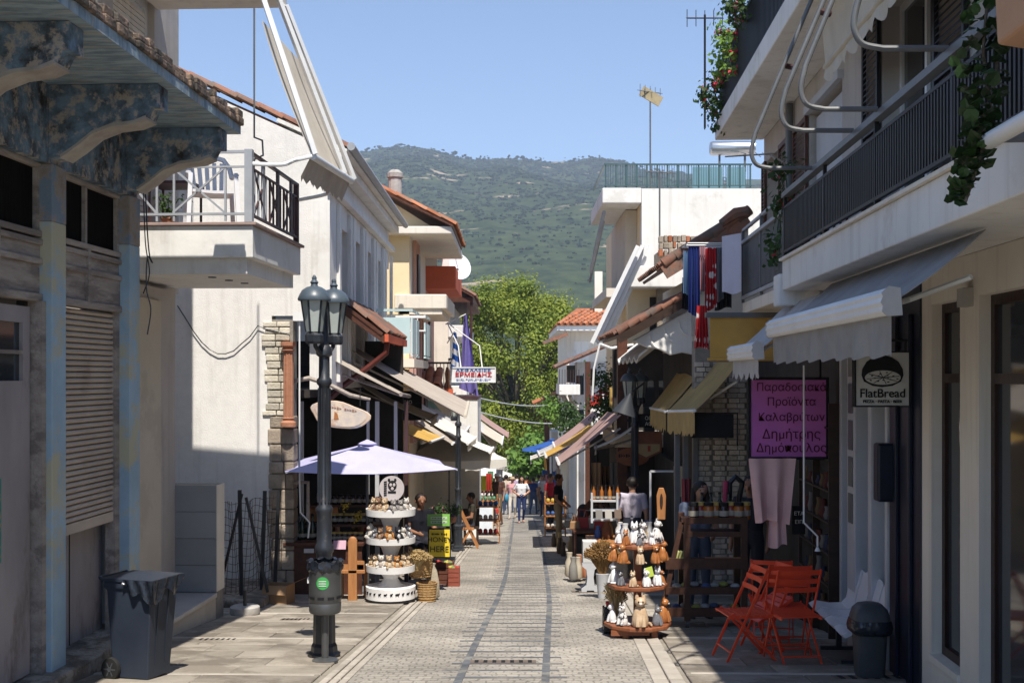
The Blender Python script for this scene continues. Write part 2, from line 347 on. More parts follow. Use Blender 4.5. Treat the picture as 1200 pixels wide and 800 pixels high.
mort_m = pm('pavement bed', (.30, .27, .225), (.22, .2, .165), 5, bump=.4)
for t_ in (M['stone'], M['stone_pale'], M['brick_grey'], M['tile_edge']): vary(t_, .22)
vary(M['tile'], .22); vary(M['tile_old'], .25)

def sett_material():
    m = bpy.data.materials.new('small stone setts'); m.use_nodes = True; nt = m.node_tree; N = nt.nodes; L = nt.links; b = N['Principled BSDF']
    b.inputs['Roughness'].default_value = .78; b.inputs['Specular IOR Level'].default_value = .35
    geo = N.new('ShaderNodeNewGeometry'); mp = N.new('ShaderNodeMapping'); L.new(geo.outputs['Position'], mp.inputs[0])
    wob = N.new('ShaderNodeTexNoise'); wob.inputs['Scale'].default_value = 4.5; L.new(geo.outputs['Position'], wob.inputs[0])
    ad = N.new('ShaderNodeMixRGB'); ad.blend_type = 'ADD'; ad.inputs[0].default_value = .11; L.new(mp.outputs[0], ad.inputs[1]); L.new(wob.outputs['Color'], ad.inputs[2])
    br = N.new('ShaderNodeTexBrick'); br.inputs['Scale'].default_value = 1; br.inputs['Brick Width'].default_value = .115; br.inputs['Row Height'].default_value = .105
    br.inputs['Mortar Size'].default_value = .009; br.inputs['Mortar Smooth'].default_value = .3; br.inputs['Bias'].default_value = -.1
    br.inputs['Color1'].default_value = (.375, .345, .30, 1); br.inputs['Color2'].default_value = (.295, .27, .235, 1); br.inputs['Mortar'].default_value = (.22, .20, .172, 1)
    L.new(ad.outputs[0], br.inputs[0])
    n2 = N.new('ShaderNodeTexNoise'); n2.inputs['Scale'].default_value = .9; n2.inputs['Detail'].default_value = 8; L.new(geo.outputs['Position'], n2.inputs[0])
    r2 = N.new('ShaderNodeMapRange'); r2.inputs[1].default_value = .3; r2.inputs[2].default_value = .7; r2.inputs[3].default_value = .62; r2.inputs[4].default_value = 1.2
    L.new(n2.outputs[0], r2.inputs[0]); mx = N.new('ShaderNodeMix'); mx.data_type = 'RGBA'; mx.blend_type = 'MULTIPLY'; mx.inputs[0].default_value = 1
    L.new(br.outputs[0], mx.inputs[6]); L.new(r2.outputs[0], mx.inputs[7])
    # scattered dark joints where sand has washed out
    v = N.new('ShaderNodeTexNoise'); v.inputs['Scale'].default_value = 26; v.inputs['Detail'].default_value = 2; L.new(geo.outputs['Position'], v.inputs[0])
    rv = N.new('ShaderNodeMapRange'); rv.inputs[1].default_value = .62; rv.inputs[2].default_value = .72; L.new(v.outputs[0], rv.inputs[0])
    mm = N.new('ShaderNodeMix'); mm.data_type = 'RGBA'; L.new(rv.outputs[0], mm.inputs[0]); L.new(mx.outputs[2], mm.inputs[6]); mm.inputs[7].default_value = (.11, .10, .085, 1)
    L.new(mm.outputs[2], b.inputs['Base Color'])
    bp = N.new('ShaderNodeBump'); bp.inputs['Strength'].default_value = .5; bp.inputs['Distance'].default_value = .01; bp.invert = True
    L.new(br.outputs['Fac'], bp.inputs['Height']); L.new(bp.outputs[0], b.inputs['Normal']); return m

mb = MB(); ys = [-60, -20, 0, 20, 40, 60, 90, 129.9, 300, 700]; xs = [-600, -200, -60, -20, 0, 20, 60, 200, 600]
mb.add([(x, y, G(y) - .06) for y in ys for x in xs], [(j * 9 + i, j * 9 + i + 1, (j + 1) * 9 + i + 1, (j + 1) * 9 + i) for j in range(len(ys) - 1) for i in range(8)])
tag(mb.build('ground', earth), 'sloping earth the old town stands on', kind='structure')
mb = MB(); ys = [-8 + i * 1.0 for i in range(128)]
mb.add([(xc(y) + s, y, G(y)) for y in ys for s in (-1.27, 0, 1.25)], [(j * 3 + i, j * 3 + i + 1, j * 3 + i + 4, j * 3 + i + 3) for j in range(127) for i in range(2)])
lane = tag(mb.build('lane', sett_material()), 'pedestrian lane of small stone setts running downhill', kind='structure')
def pav(name, s0, s1, label):
    mb = MB(); mb.add([(xc(y) + s, y, G(y) - .012) for y in ys for s in (s0, s1)], [(j * 2, j * 2 + 1, j * 2 + 3, j * 2 + 2) for j in range(127)])
    return tag(mb.build(name, mort_m), label, kind='structure')
pav_l = pav('left_pavement', -9, -1.27, 'stone slab pavement along the shops with the parasol')
pav_r = pav('right_pavement', 1.25, 9, 'stone slab pavement along the shops with the grey awnings')
SL = -math.atan(.0836)
def slabmesh(w, d, h, mat, bev=.006):
    bm = bmesh.new(); bmesh.ops.create_cube(bm, size=1)
    for v in bm.verts: v.co.x *= w; v.co.y *= d; v.co.z *= h
    if bev: bmesh.ops.bevel(bm, geom=[e for e in bm.edges], offset=bev, segments=1, affect='EDGES')
    me = bpy.data.meshes.new('laid_stone'); bm.to_mesh(me); bm.free(); me.materials.append(mat); return me
sm = {w: slabmesh(w - .008, .442, .05, slab_m) for w in (.6, .8, 1.0)}
for side, par, x_in, n in ((-1, pav_l, 1.56, 3), (1, pav_r, 1.56, 3)):
    for r in range(33):
        y = 8.2 + r * .45
        off = xc(y) + side * x_in; used = 0
        for k in range(4):
            w = random.choice((.6, .8, 1.0)) if k else (.6, 1.0, .8)[r % 3]
            cx_ = off + side * (used + w / 2); used += w
            piece('paving_slab', sm[w], par, (cx_, y, G(y) - .018 + random.uniform(-.002, .003)), (SL + random.uniform(-.003, .003), random.uniform(-.003, .003), math.atan(.03) * -1))
            if used > 2.3: break
# pale strips across the pavement
st = slabmesh(2.2, .07, .05, pale_m)
for side, par in ((-1, pav_l), (1, pav_r)):
    for k in range(6):
        y = 10.2 + k * 2.25; piece('paving_strip', st, par, (xc(y) + side * 2.7, y, G(y) - .012), (SL, 0, -.03))
# kerb lines
ks = slabmesh(.062, .985, .06, pale_m); kw = slabmesh(.125, .985, .06, pale_m)
for k in range(34):
    y = 7.5 + k; a = -math.atan((xc(y + .5) - xc(y - .5)))
    for s in (-1.305, -1.385, -1.465): piece('kerb_stone', ks, pav_l, (xc(y) + s, y, G(y) - .022), (SL, 0, a))
    for s in (1.315, 1.455): piece('kerb_stone', kw, pav_r, (xc(y) + s, y, G(y) - .022), (SL, 0, a))
# track pattern let into the lane: two curved rails and thin sleepers
RL = [(5, -.62), (9.79, -.448), (13.08, -.336), (16.76, -.18), (20.9, -.09), (27.7, -.06), (39.7, .03), (60, .12)]
RR = [(5, .10), (9.79, .273), (13.08, .392), (15.66, .498), (19.2, .576), (26.7, .687), (39.7, .82), (60, .93)]
def smooth_interp(y, K):
    return sum(float(np.interp(y + d, [k[0] for k in K], [k[1] for k in K])) for d in (-1.6, -.8, 0, .8, 1.6)) / 5
rs = slabmesh(.068, .52, .03, rail_m, 0)
for K in (RL, RR):
    for k in range(86):
        y = 6 + k * .5; a = -math.atan(smooth_interp(y + .25, K) - smooth_interp(y - .25, K)) / .5
        piece('track_stone', rs, lane, (smooth_interp(y, K), y, G(y) - .0085), (SL, 0, a))
ss = slabmesh(1.06, .07, .03, rail_m, 0)
for k in range(100):
    y = 6 + k * .37; cx_ = (smooth_interp(y, RL) + smooth_interp(y, RR)) / 2 - .02
    piece('sleeper_stone', ss, lane, (cx_ + random.uniform(-.05, .05), y, G(y) - .012), (SL, 0, random.uniform(-.008, .008)), (random.uniform(.92, 1.05), 1, 1))
# iron gratings and covers
gm = pm('rusty iron cover', (.17, .13, .105), (.12, .095, .08), 7, bump=.5)
def cover(x, y, w, d, label):
    t = thing('drain_cover', label, 'drain cover', (x, y, G(y)))
    mb = MB(); mb.obox((x, y, G(y) + .002), (w / 2, 0, 0), (0, d / 2, -.0836 * d / 2), (0, 0, .006)); mb.build('plate', gm, t)
    mb = MB()
    for i in range(7): mb.obox((x + (i - 3) * w / 7.4, y, G(y) + .009), (w / 34, 0, 0), (0, d * .42, -.0836 * d * .42), (0, 0, .002))
    mb.build('slot', M['ink'], t)
cover(-.08, 10.9, .60, .16, 'rusty rectangular iron cover between the track lines')
cover(1.30, 17.5, .85, .22, 'rusty iron drain cover crossing the pale kerb by the animal stand')
cover(-3.05, 12.4, .42, .2, 'small iron cover in the slabs beside the marble step')
cover(3.05, 10.05, .7, .2, 'iron cover in the pavement in front of the black swing bin')
cover(-2.55, 14.1, .36, .16, 'small iron cover in the slabs between wall and litter bin')

# ---------------------------------------------------------------- mountain
ridge = [(-900, 330), (-300, 300), (0, 262), (200, 222), (330, 196), (405, 181), (440, 171), (465, 168), (500, 171), (520, 175), (556, 183), (590, 181), (620, 184), (655, 184), (700, 182), (730, 187), (760, 196), (820, 205), (900, 212), (1100, 232), (1500, 300), (2200, 330)]
D0 = 2600.
def Hr(x): return CH + (HY - np.interp(600 + x / D0 * F, [k[0] for k in ridge], [k[1] for k in ridge])) / F * D0
NX, NY = 260, 130
X_ = np.concatenate([np.linspace(-2300, -650, 40, endpoint=False), np.linspace(-650, 650, 180, endpoint=False), np.linspace(650, 2300, 40)]); Y_ = np.linspace(620, 3300, NY)
def mh(x, y):
    t = min(max((y - 620) / (D0 - 620), 0), 1.35)
    base = (t ** .93 if t < 1 else 1 - (t - 1) * 1.6)
    h = -12 + (float(Hr(x)) + 12) * base
    e = min(t, 1) * (1 - .75 * max(0, 1 - abs(t - 1) * 6)) * (1 if t < 1 else .2)
    g = mnoise.fractal(V((x / 420, y / 700, 3.1)), .9, 2.1, 5) - .9 * abs(mnoise.noise(V((x / 170 + y / 900, y / 1500, 7.3)))); g2 = mnoise.fractal(V((x / 90, y / 120, 9.)), .9, 2.1, 4)
    return h + e * (g * 52 + g2 * 11)
def mountain_material():
    m = bpy.data.materials.new('scrub covered slope'); m.use_nodes = True; nt = m.node_tree; N = nt.nodes; L = nt.links; b = N['Principled BSDF']
    b.inputs['Roughness'].default_value = .95; b.inputs['Specular IOR Level'].default_value = .05
    geo = N.new('ShaderNodeNewGeometry')
    n1 = N.new('ShaderNodeTexNoise'); n1.inputs['Scale'].default_value = .045; n1.inputs['Detail'].default_value = 8; n1.inputs['Roughness'].default_value = .7; L.new(geo.outputs['Position'], n1.inputs[0])
    r1 = N.new('ShaderNodeValToRGB'); r1.color_ramp.elements[0].position = .36; r1.color_ramp.elements[0].color = (.016, .03, .014, 1)
    r1.color_ramp.elements[1].position = .66; r1.color_ramp.elements[1].color = (.065, .085, .035, 1); L.new(n1.outputs[0], r1.inputs[0])
    mp = N.new('ShaderNodeMapping'); mp.inputs['Scale'].default_value = (.0075, .012, .034); L.new(geo.outputs['Position'], mp.inputs[0])
    n2 = N.new('ShaderNodeTexNoise'); n2.inputs['Scale'].default_value = 1; n2.inputs['Detail'].default_value = 7; n2.inputs['Roughness'].default_value = .62; L.new(mp.outputs[0], n2.inputs[0])
    r2 = N.new('ShaderNodeMapRange'); r2.inputs[1].default_value = .612; r2.inputs[2].default_value = .645; L.new(n2.outputs[0], r2.inputs[0])
    mx = N.new('ShaderNodeMix'); mx.data_type = 'RGBA'; L.new(r2.outputs[0], mx.inputs[0]); L.new(r1.outputs[0], mx.inputs[6]); mx.inputs[7].default_value = (.34, .27, .19, 1)
    L.new(mx.outputs[2], b.inputs['Base Color']); return m
mb = MB(); vv = [(float(x), float(y), mh(float(x), float(y))) for y in Y_ for x in X_]; W = len(X_)
mb.add(vv, [(j * W + i, j * W + i + 1, (j + 1) * W + i + 1, (j + 1) * W + i) for j in range(NY - 1) for i in range(W - 1)])
mo = mb.build('mountain', mountain_material(), smooth=True); tag(mo, 'green scrub covered mountain with bare pale scars behind the town', kind='structure')
# scrub on the visible flank: low faceted bushes joined to one cover
bv = []; bf = []; ico = bmesh.new(); bmesh.ops.create_icosphere(ico, subdivisions=1, radius=1)
iv = np.array([v.co[:] for v in ico.verts]); jf = [[v.index for v in f.verts] for f in ico.faces]; ico.free()
nb = 15000; bx = rng.uniform(-480, 480, nb); by = 620 + (D0 - 590) * np.sqrt(rng.uniform(.02, 1, nb)); allv = np.zeros((nb, 12, 3)); k = 0
for i in range(nb):
    x, y = float(bx[i]), float(by[i])
    if abs(x) > y * .24: continue
    if mnoise.noise(V((x / 45, y / 60, 0))) < -.35: continue
    r = rng.uniform(1.6, 4.6) * (1.1 if i % 5 == 0 else .8) * (y / D0) ** .45
    allv[k] = iv * np.array([r * rng.uniform(.8, 1.5), r, r * rng.uniform(.6, .95)]) * rng.uniform(.75, 1.2, (12, 1)) + np.array([x, y, mh(x, y) + r * .2]); k += 1
allv = allv[:k].reshape(-1, 3); allf = (np.array(jf)[None] + (np.arange(k) * 12)[:, None, None]).reshape(-1, 3)
me = bpy.data.meshes.new('mountain_scrub'); me.from_pydata(allv.tolist(), [], allf.tolist())
def scrub_material():
    m = leafmat('scrub', (.055, .08, .03), (.018, .034, .014)); return m
me.materials.append(scrub_material()); tag(link('mountain_scrub', me), 'dense green scrub and small trees on the mountain flank', 'scrub', kind='stuff')

# ---------------------------------------------------------------- trees
def leaves(mb, centers, n, spread, size, squash=1):
    C_ = np.repeat(np.array([tuple(c) for c in centers]), n, axis=0); m = len(C_); nrm_ = lambda a: a / np.maximum(np.linalg.norm(a, axis=1, keepdims=True), 1e-6)
    d = rng.normal(0, 1, (m, 3)) * np.array([1, 1, squash]) * (spread / 1.7); p = C_ + d
    nr = nrm_(nrm_(d) + np.stack([rng.uniform(-.8, .8, m), rng.uniform(-.8, .8, m), rng.uniform(0, 1, m)], 1)); u = nrm_(np.cross(nr, rng.normal(0, 1, (m, 3)))); w = np.cross(nr, u); s = size * rng.uniform(.6, 1.25, (m, 1))
    q = np.stack([p + u * s, p + w * s * .62 + nr * s * .12, p - u * s * .9, p - w * s * .62 + nr * s * .12], 1).reshape(-1, 3); b = len(mb.v)
    mb.v += [tuple(x) for x in q.tolist()]; mb.f += [(b + 4 * k, b + 4 * k + 1, b + 4 * k + 2, b + 4 * k + 3) for k in range(m)]; mb.m += [0] * m
bark = pm('plane tree bark', (.16, .13, .10), (.09, .075, .06), 6, bump=.6, stains=(.30, .27, .22), samt=.25, sscale=5)
def tree(name, label, x, y, h, rx, ry, rz_, zc, nclump, nleaf, size, lm, trunk_r, cluster=1.0, seed=1):
    random.seed(seed); g = G(y); t = thing(name, label, 'tree', (x, y, g)); mb = MB(); cl = []
    top = V((x, y, zc))
    pts = [V((x, y, g - .2)), V((x + .1, y, g + h * .16)), V((x - .1, y, g + h * .3)), V((x + .15, y, g + h * .45))]
    mb.tube(pts, [trunk_r * 1.35, trunk_r, trunk_r * .85, trunk_r * .5], 10)
    for k in range(nclump):
        while True:
            d = V((random.uniform(-1, 1), random.uniform(-1, 1), random.uniform(-1, 1)))
            if .35 < d.length < 1: break
        d = d.normalized() * (d.length ** .5)
        wob = 1 + .28 * mnoise.noise(V((d.x * 1.6 + seed, d.y * 1.6, d.z * 1.6)))
        c = top + V((d.x * rx * wob, d.y * ry * wob, d.z * rz_ * wob)); cl.append(c)
        if k % 4 == 0:
            s = pts[1].lerp(pts[3], random.uniform(.2, 1)); m_ = s.lerp(c, .55) + V((0, 0, random.uniform(-.2, .5)))
            mb.tube([s, m_, s.lerp(c, .93)], [trunk_r * .4, trunk_r * .2, .03], 5)
    mb.build('trunk', bark, t, smooth=True)
    mb = MB(); leaves(mb, cl, nleaf, cluster, size); mb.build('crown', lm, t); return t
plane_m = leafmat('plane tree leaves', (.42, .46, .07), (.14, .20, .032))
dark_m = leafmat('dark leaves', (.06, .12, .03), (.028, .06, .018))
lite_m = leafmat('light leaves', (.22, .36, .07), (.10, .20, .04))
tree('plane_tree', 'big yellowish green plane tree with thick trunk closing off the lane', .2, 88, 15.5, 5.6, 5.0, 6.6, 2.2, 230, 430, .12, plane_m, .55, .80, 3)
tree('broadleaf_tree', 'broad green tree behind the red tiled house, right of the plane tree', 6.0, 96, 12, 5.2, 4.5, 5.2, .3, 120, 250, .14, plane_m, .4, .9, 5)
tree('broadleaf_tree', 'green tree beyond the plane tree, hidden partly by the pale balconies', -5.6, 94, 12, 4.5, 4.0, 5.5, .8, 110, 250, .14, plane_m, .4, .9, 6)
tree('small_tree', 'small bright green tree leaning out below the plane tree crown', 1.55, 70, 5, 1.5, 1.5, 1.5, -3.2, 40, 60, .2, lite_m, .12, .5, 8)
random.seed(11)
# ================================================================ builders shared by the houses
def barrel_tile(mat, w=.2, l=.42):
    mb = MB(); n = 6; vs = []
    for rr, zz in ((w / 2, 0), (w / 2 - .014, 0)):
        for yy in (0, l):
            k_ = 1 - .12 * (yy / l)
            for k in range(n + 1):
                a = math.pi * k / n; vs.append((-math.cos(a) * rr * k_, yy, math.sin(a) * rr * .75 * k_))
    m = n + 1; fs = []
    for k in range(n): fs += [(k, k + 1, m + k + 1, m + k), (2 * m + k + 1, 2 * m + k, 3 * m + k, 3 * m + k + 1), (k + 1, k, 2 * m + k, 2 * m + k + 1)]
    mb.add(vs, fs); return mb.mesh('roof_tile', mat, True)
TILE = barrel_tile(M['tile']); TILE_OLD = barrel_tile(M['tile_old'])
def tile_roof(parent, o, u, v, nu, nv, tile=TILE, pw=.2, pl=.36, deck=True, jit=1.0, deck_mat=None, up=(0, 0, 1)):
    o, u, v = V(o), V(u).normalized(), V(v).normalized(); n = u.cross(v)
    if n.dot(V(up)) < 0: n = -n
    x = v.cross(n); rot = Matrix((x, v, n)).transposed()
    if deck:
        mb = MB(); L1_, L2_ = nu * pw, nv * pl
        mb.obox(o + u * (L1_ / 2) + v * (L2_ / 2) - n * .03, u * (L1_ / 2), v * (L2_ / 2), n * .025); mb.build('roof_deck', deck_mat or M['brown_wood'], parent)
    for j in range(nv):
        for i in range(nu):
            p = o + u * ((i + .5) * pw) + v * (j * pl - .05) + n * (.012 * 1 + random.uniform(0, .012) * jit)
            rr = (rot @ Matrix.Rotation(R(3), 3, 'X') @ Matrix.Rotation(random.uniform(-.03, .03) * jit, 3, 'Z')).to_euler()
            piece('roof_tile', tile, parent, p, rr)
def window(fr, parent, a0, a1, c0, c1, b=-.12, frame=None, pane=None, w=.06, mid=True, name='window', trans=None):
    frame = frame or M['white_metal']; pane = pane or M['glass']; mb = MB()
    fr.box(mb, a0, a0 + w, b - .05, b, c0, c1); fr.box(mb, a1 - w, a1, b - .05, b, c0, c1)
    fr.box(mb, a0 + w, a1 - w, b - .05, b, c0, c0 + w); fr.box(mb, a0 + w, a1 - w, b - .05, b, c1 - w, c1)
    am = (a0 + a1) / 2
    if mid: fr.box(mb, am - w / 2, am + w / 2, b - .048, b + .004, c0 + w, c1 - w)
    if trans: fr.box(mb, a0 + w, a1 - w, b - .046, b + .006, trans - w / 2, trans + w / 2)
    o = mb.build(name, frame, parent)
    for (x0, x1) in (((a0 + w, am - w / 2), (am + w / 2, a1 - w)) if mid else ((a0 + w, a1 - w),)):
        mb = MB(); fr.box(mb, x0, x1, b - .034, b - .026, c0 + w, c1 - w); mb.build('pane', pane, o)
    return o
def louvre(fr, parent, a0, a1, c0, c1, b, mat, n=None, w=.05):
    mb = MB(); fr.box(mb, a0, a0 + w, b, b + .035, c0, c1); fr.box(mb, a1 - w, a1, b, b + .035, c0, c1)
    for c in (c0, (c0 + c1) / 2 - .03, c1 - .06): fr.box(mb, a0 + w, a1 - w, b + .001, b + .034, c, c + .06)
    o = mb.build('shutter', mat, parent); n = n or int((c1 - c0) / .06); mb = MB()
    for k in range(n):
        c = c0 + .08 + (c1 - c0 - .16) * k / n
        mb.add([fr(a0 + w, b + .03, c), fr(a1 - w, b + .03, c), fr(a1 - w, b + .006, c + .035), fr(a0 + w, b + .006, c + .035),
                fr(a0 + w, b + .03, c + .008), fr(a1 - w, b + .03, c + .008), fr(a1 - w, b + .006, c + .043), fr(a0 + w, b + .006, c + .043)], MB.BOXF)
    mb.build('louvre', mat, o); return o
def awning(label, p0, p1, q0, q1, mat, bar_mat=None, val=.0, val_mat=None, scallop=0, fringe=False, sag=.05, arms=True, group=None, bar_r=.03, stripes=None, under=None):
    p0, p1, q0, q1 = V(p0), V(p1), V(q0), V(q1)
    t = thing('awning', label, 'awning', (p0 + p1) / 2, group); n = (p1 - p0).cross(q0 - p0).normalized()
    if n.z < 0: n = -n
    def fn(u, v): p = p0.lerp(p1, u).lerp(q0.lerp(q1, u), v); return p - V((0, 0, 1)) * (sag * math.sin(math.pi * v) * (.7 + .3 * math.sin(u * 9)))
    mb = MB(); mb.sheet(fn, 10, 6, -n * .006); mb.build('canopy', mat, t, smooth=True)
    bm_ = bar_mat or M['white_metal']
    mb = MB(); d = (q1 - q0).normalized(); mb.tube([q0 - d * .02, q1 + d * .02], bar_r, 8); mb.build('front_bar', bm_, t, smooth=True)
    if arms:
        for u in (.06, .94):
            a = p0.lerp(p1, u) - V((0, 0, .25)); b = q0.lerp(q1, u) - V((0, 0, .02)); e = a.lerp(b, .5) + d * (.35 if u < .5 else -.35) - V((0, 0, .02))
            mb = MB(); mb.tube([a, e, b], .018, 6); mb.build('arm', bm_, t)
    if val:
        vm = val_mat or mat; nn = scallop or 12; mb = MB()
        top = [q0.lerp(q1, i / (nn * 4)) - V((0, 0, bar_r * .5)) for i in range(nn * 4 + 1)]
        bot = []
        for i, p in enumerate(top):
            ph = i / 4
            if fringe: l = val * (random.uniform(.72, 1.0))
            elif scallop: l = val * (.72 + .28 * abs(math.sin(math.pi * ph)))
            else: l = val
            bot.append(p - V((0, 0, l)) + n * 0 + (p0 - q0).normalized() * (.02 * math.sin(i * 1.1)))
        m_ = len(top); mb.add(top + bot, [(i, i + 1, m_ + i + 1, m_ + i) for i in range(m_ - 1)]); mb.build('valance', vm, t, smooth=not fringe)
    return t

# ================================================================ left: the old shuttered shop
FA = Frame(-4.21, .05, 1)
t = thing('old_shop', 'derelict shop house with peeling blue posts, roller shutter and crumbling canopy', 'building', FA(8, -2, G(8)))
mb = MB()
FA.wall(mb, 3.0, 11.62, 3.42, 4.05, -.02, .3); mb.build('upper_wall', M['peel_dark'], t)
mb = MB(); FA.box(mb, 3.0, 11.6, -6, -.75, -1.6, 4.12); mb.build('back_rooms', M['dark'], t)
mb = MB(); FA.box(mb, 11.56, 11.64, -5.9, -.06, -1.6, 4.1); mb.build('side_wall', M['greybeige'], t)
mb = MB(); FA.box(mb, 3.0, 11.66, -.7, .09, -1.6, -.86); FA.box(mb, 3.0, 11.66, -.7, .13, -.86, -.70); mb.build('plinth', M['rubble'], t, bevel=.02)
for a in (4.5, 6.25, 8.0, 9.68, 11.38):
    mb = MB(); FA.box(mb, a, a + .27, -.2, .0, -1.2, 2.95); mb.build('post', M['blue_post'], t, bevel=.008)
    mb = MB(); FA.box(mb, a - .003, a + .273, -.2, .003, 2.95, 3.42); mb.build('post_head', M['blue_post_top'], t, bevel=.012)
bays = [(4.77, 6.25), (6.52, 8.0), (8.27, 9.68), (9.95, 11.38)]
for k, (a0, a1) in enumerate(bays):
    mb = MB(); FA.box(mb, a0, a1, -.2, -.09, 3.38, 3.42); FA.box(mb, a0, a1, -.2, -.08, 2.82, 2.87); mb.build('window_rail', M['old_wood'], t, bevel=.006)
    am = (a0 + a1) / 2 - .05
    for x0, x1 in ((am - .02, am + .02), (a1 - .05, a1)): mb = MB(); FA.box(mb, x0, x1, -.14, -.105, 2.87, 3.38); mb.build('mullion', M['old_wood'], t)
    mb = MB(); FA.box(mb, a0, a1, -.16, -.14, 2.87, 3.38); mb.build('wire_mesh', M['mesh_dark'], t)
    # fixed boards under the window: frame with six panels
    mb = MB()
    for c in (2.30, 2.60, 2.755): FA.box(mb, a0, a1, -.2, -.075, c, c + .045 if c > 2.3 else 2.36)
    FA.box(mb, am - .03, am + .03, -.2, -.07, 2.36, 2.82); mb.build('board_frame', M['old_wood'], t, bevel=.004)
    for x0, x1 in ((a0, am - .03), (am + .03, a1)):
        for c0, c1 in ((2.36, 2.60), (2.645, 2.755)):
            mb = MB(); FA.box(mb, x0, x1, -.19, -.095 + random.uniform(-.01, .008), c0, c1); mb.build('board', M['old_wood'], t, bevel=.004)
a0, a1 = bays[3]
slm = MB(); FA.box(slm, a0, a1 - .09, -.165, -.135, 0, .052); sl_ = None
for k in range(37):
    mb = MB(); c = .42 + k * .0505; tilt = .0
    vs = [FA(a, b, c + dz) for a in (a0 + .01, a1 - .1) for (b, dz) in ((-.16, 0), (-.128, .012), (-.118, .026), (-.128, .042), (-.16, .0500))]
    mb.add(vs, [(0, 1, 6, 5), (1, 2, 7, 6), (2, 3, 8, 7), (3, 4, 9, 8), (0, 5, 9, 4), (0, 4, 3, 2, 1), (5, 6, 7, 8, 9)]); mb.build('slat', M['shutter'], t)
mb = MB(); FA.box(mb, a0 + .01, a1 - .1, -.16, -.12, .33, .42); mb.build('bottom_rail', M['shutter'], t)
mb = MB(); FA.box(mb, a0, a0 + .02, -.2, -.1, -.7, 2.3); FA.box(mb, a1 - .1, a1, -.2, -.1, -.7, 2.3); mb.build('shutter_guide', M['old_wood'], t)
mb = MB(); FA.box(mb, a0, a1, -.32, -.27, -.7, 2.3); mb.build('metal_door', M['grey_metal'], t)
mb = MB(); FA.box(mb, a0 + .68, a0 + .69, -.27, -.263, -.7, 2.3); mb.build('door_seam', M['dark'], t)
a0, a1 = bays[2]; mb = MB()                                        # wooden double door with small panes
FA.box(mb, a0, a0 + .08, -.2, -.05, -.7, 2.3); FA.box(mb, a1 - .07, a1, -.2, -.05, -.7, 2.3); mb.build('door_frame', M['old_wood'], t)
for x0, x1 in ((a0 + .08, a0 + .63), (a0 + .65, a1 - .12)):
    mb = MB(); FA.wall(mb, x0, x1, -.68, 2.25, -.13, .05, [(x0 + .13, x1 - .12, 1.66, 2.12)]); d_ = mb.build('door_leaf', M['grey_metal'], t)
    mb = MB(); FA.box(mb, x0 + .13, x1 - .12, -.17, -.16, 1.66, 2.12); mb.build('pane', M['glass'], d_)
    mb = MB(); FA.box(mb, x0 + .13, x1 - .12, -.158, -.13, 1.87, 1.90); mb.build('glazing_bar', M['old_wood'], d_)
mb = MB(); FA.box(mb, a1 - .12, a1 - .07, -.24, -.17, -.7, 2.3); mb.build('door_gap', M['dark'], t)
for a0, a1 in bays[:2]:
    mb = MB(); FA.box(mb, a0, a1, -.2, -.13, -.7, 2.3); mb.build('metal_door', M['grey_metal'], t)
# canopy slab with scrolled brackets and a ragged tile edge
mb = MB(); FA.box(mb, 3.0, 11.70, -.3, .98, 4.05, 4.13); mb.build('canopy_slab', M['peel'], t)
def bracket(a):
    prof = [(0, 3.46), (.10, 3.47), (.22, 3.55), (.36, 3.66), (.52, 3.72), (.70, 3.74), (.80, 3.78), (.84, 3.86), (.90, 3.86), (.90, 4.048), (0, 4.048)]
    mb = MB(); mb.prism([FA(a, b - .02, c) for b, c in prof], FA(a + .24, 0, 0) - FA(a, 0, 0)); mb.build('bracket', M['peel_dark'], t, bevel=.006)
    mb = MB()
    for (b0, c0), (b1, c1) in zip(prof[1:6], prof[2:7]): mb.add([FA(a - .006, b0 - .02, c0 - .015), FA(a + .246, b0 - .02, c0 - .015), FA(a + .246, b1 - .02, c1 - .015), FA(a - .006, b1 - .02, c1 - .015), FA(a - .006, b0 - .02, c0 + .012), FA(a + .246, b0 - .02, c0 + .012), FA(a + .246, b1 - .02, c1 + .012), FA(a - .006, b1 - .02, c1 + .012)], MB.BOXF)
    mb.build('bracket_edge', pm('bare bracket edge', (.46, .43, .38), (.34, .30, .27), 5, bump=.4), t)
for a in (4.5, 6.25, 7.95, 9.65, 11.34): bracket(a)
a = 3.0
while a < 11.55:
    w = random.uniform(.10, .24); mb = MB(); h = random.uniform(.10, .15); o_ = random.uniform(-.015, .02)
    FA.box(mb, a, a + w - .006, .70, 1.0 + o_, 4.132, 4.132 + h * .5); FA.box(mb, a + .01, a + w - .01, .68, .985 + o_ * 1.5, 4.132 + h * .5, 4.132 + h)
    ob = mb.build('edge_tile', M['tile_edge'], t, bevel=.012); a += w
mb = MB(); FA.box(mb, 3.0, 11.68, -.3, .72, 4.13, 4.2); mb.build('canopy_top', M['tile_edge'], t)
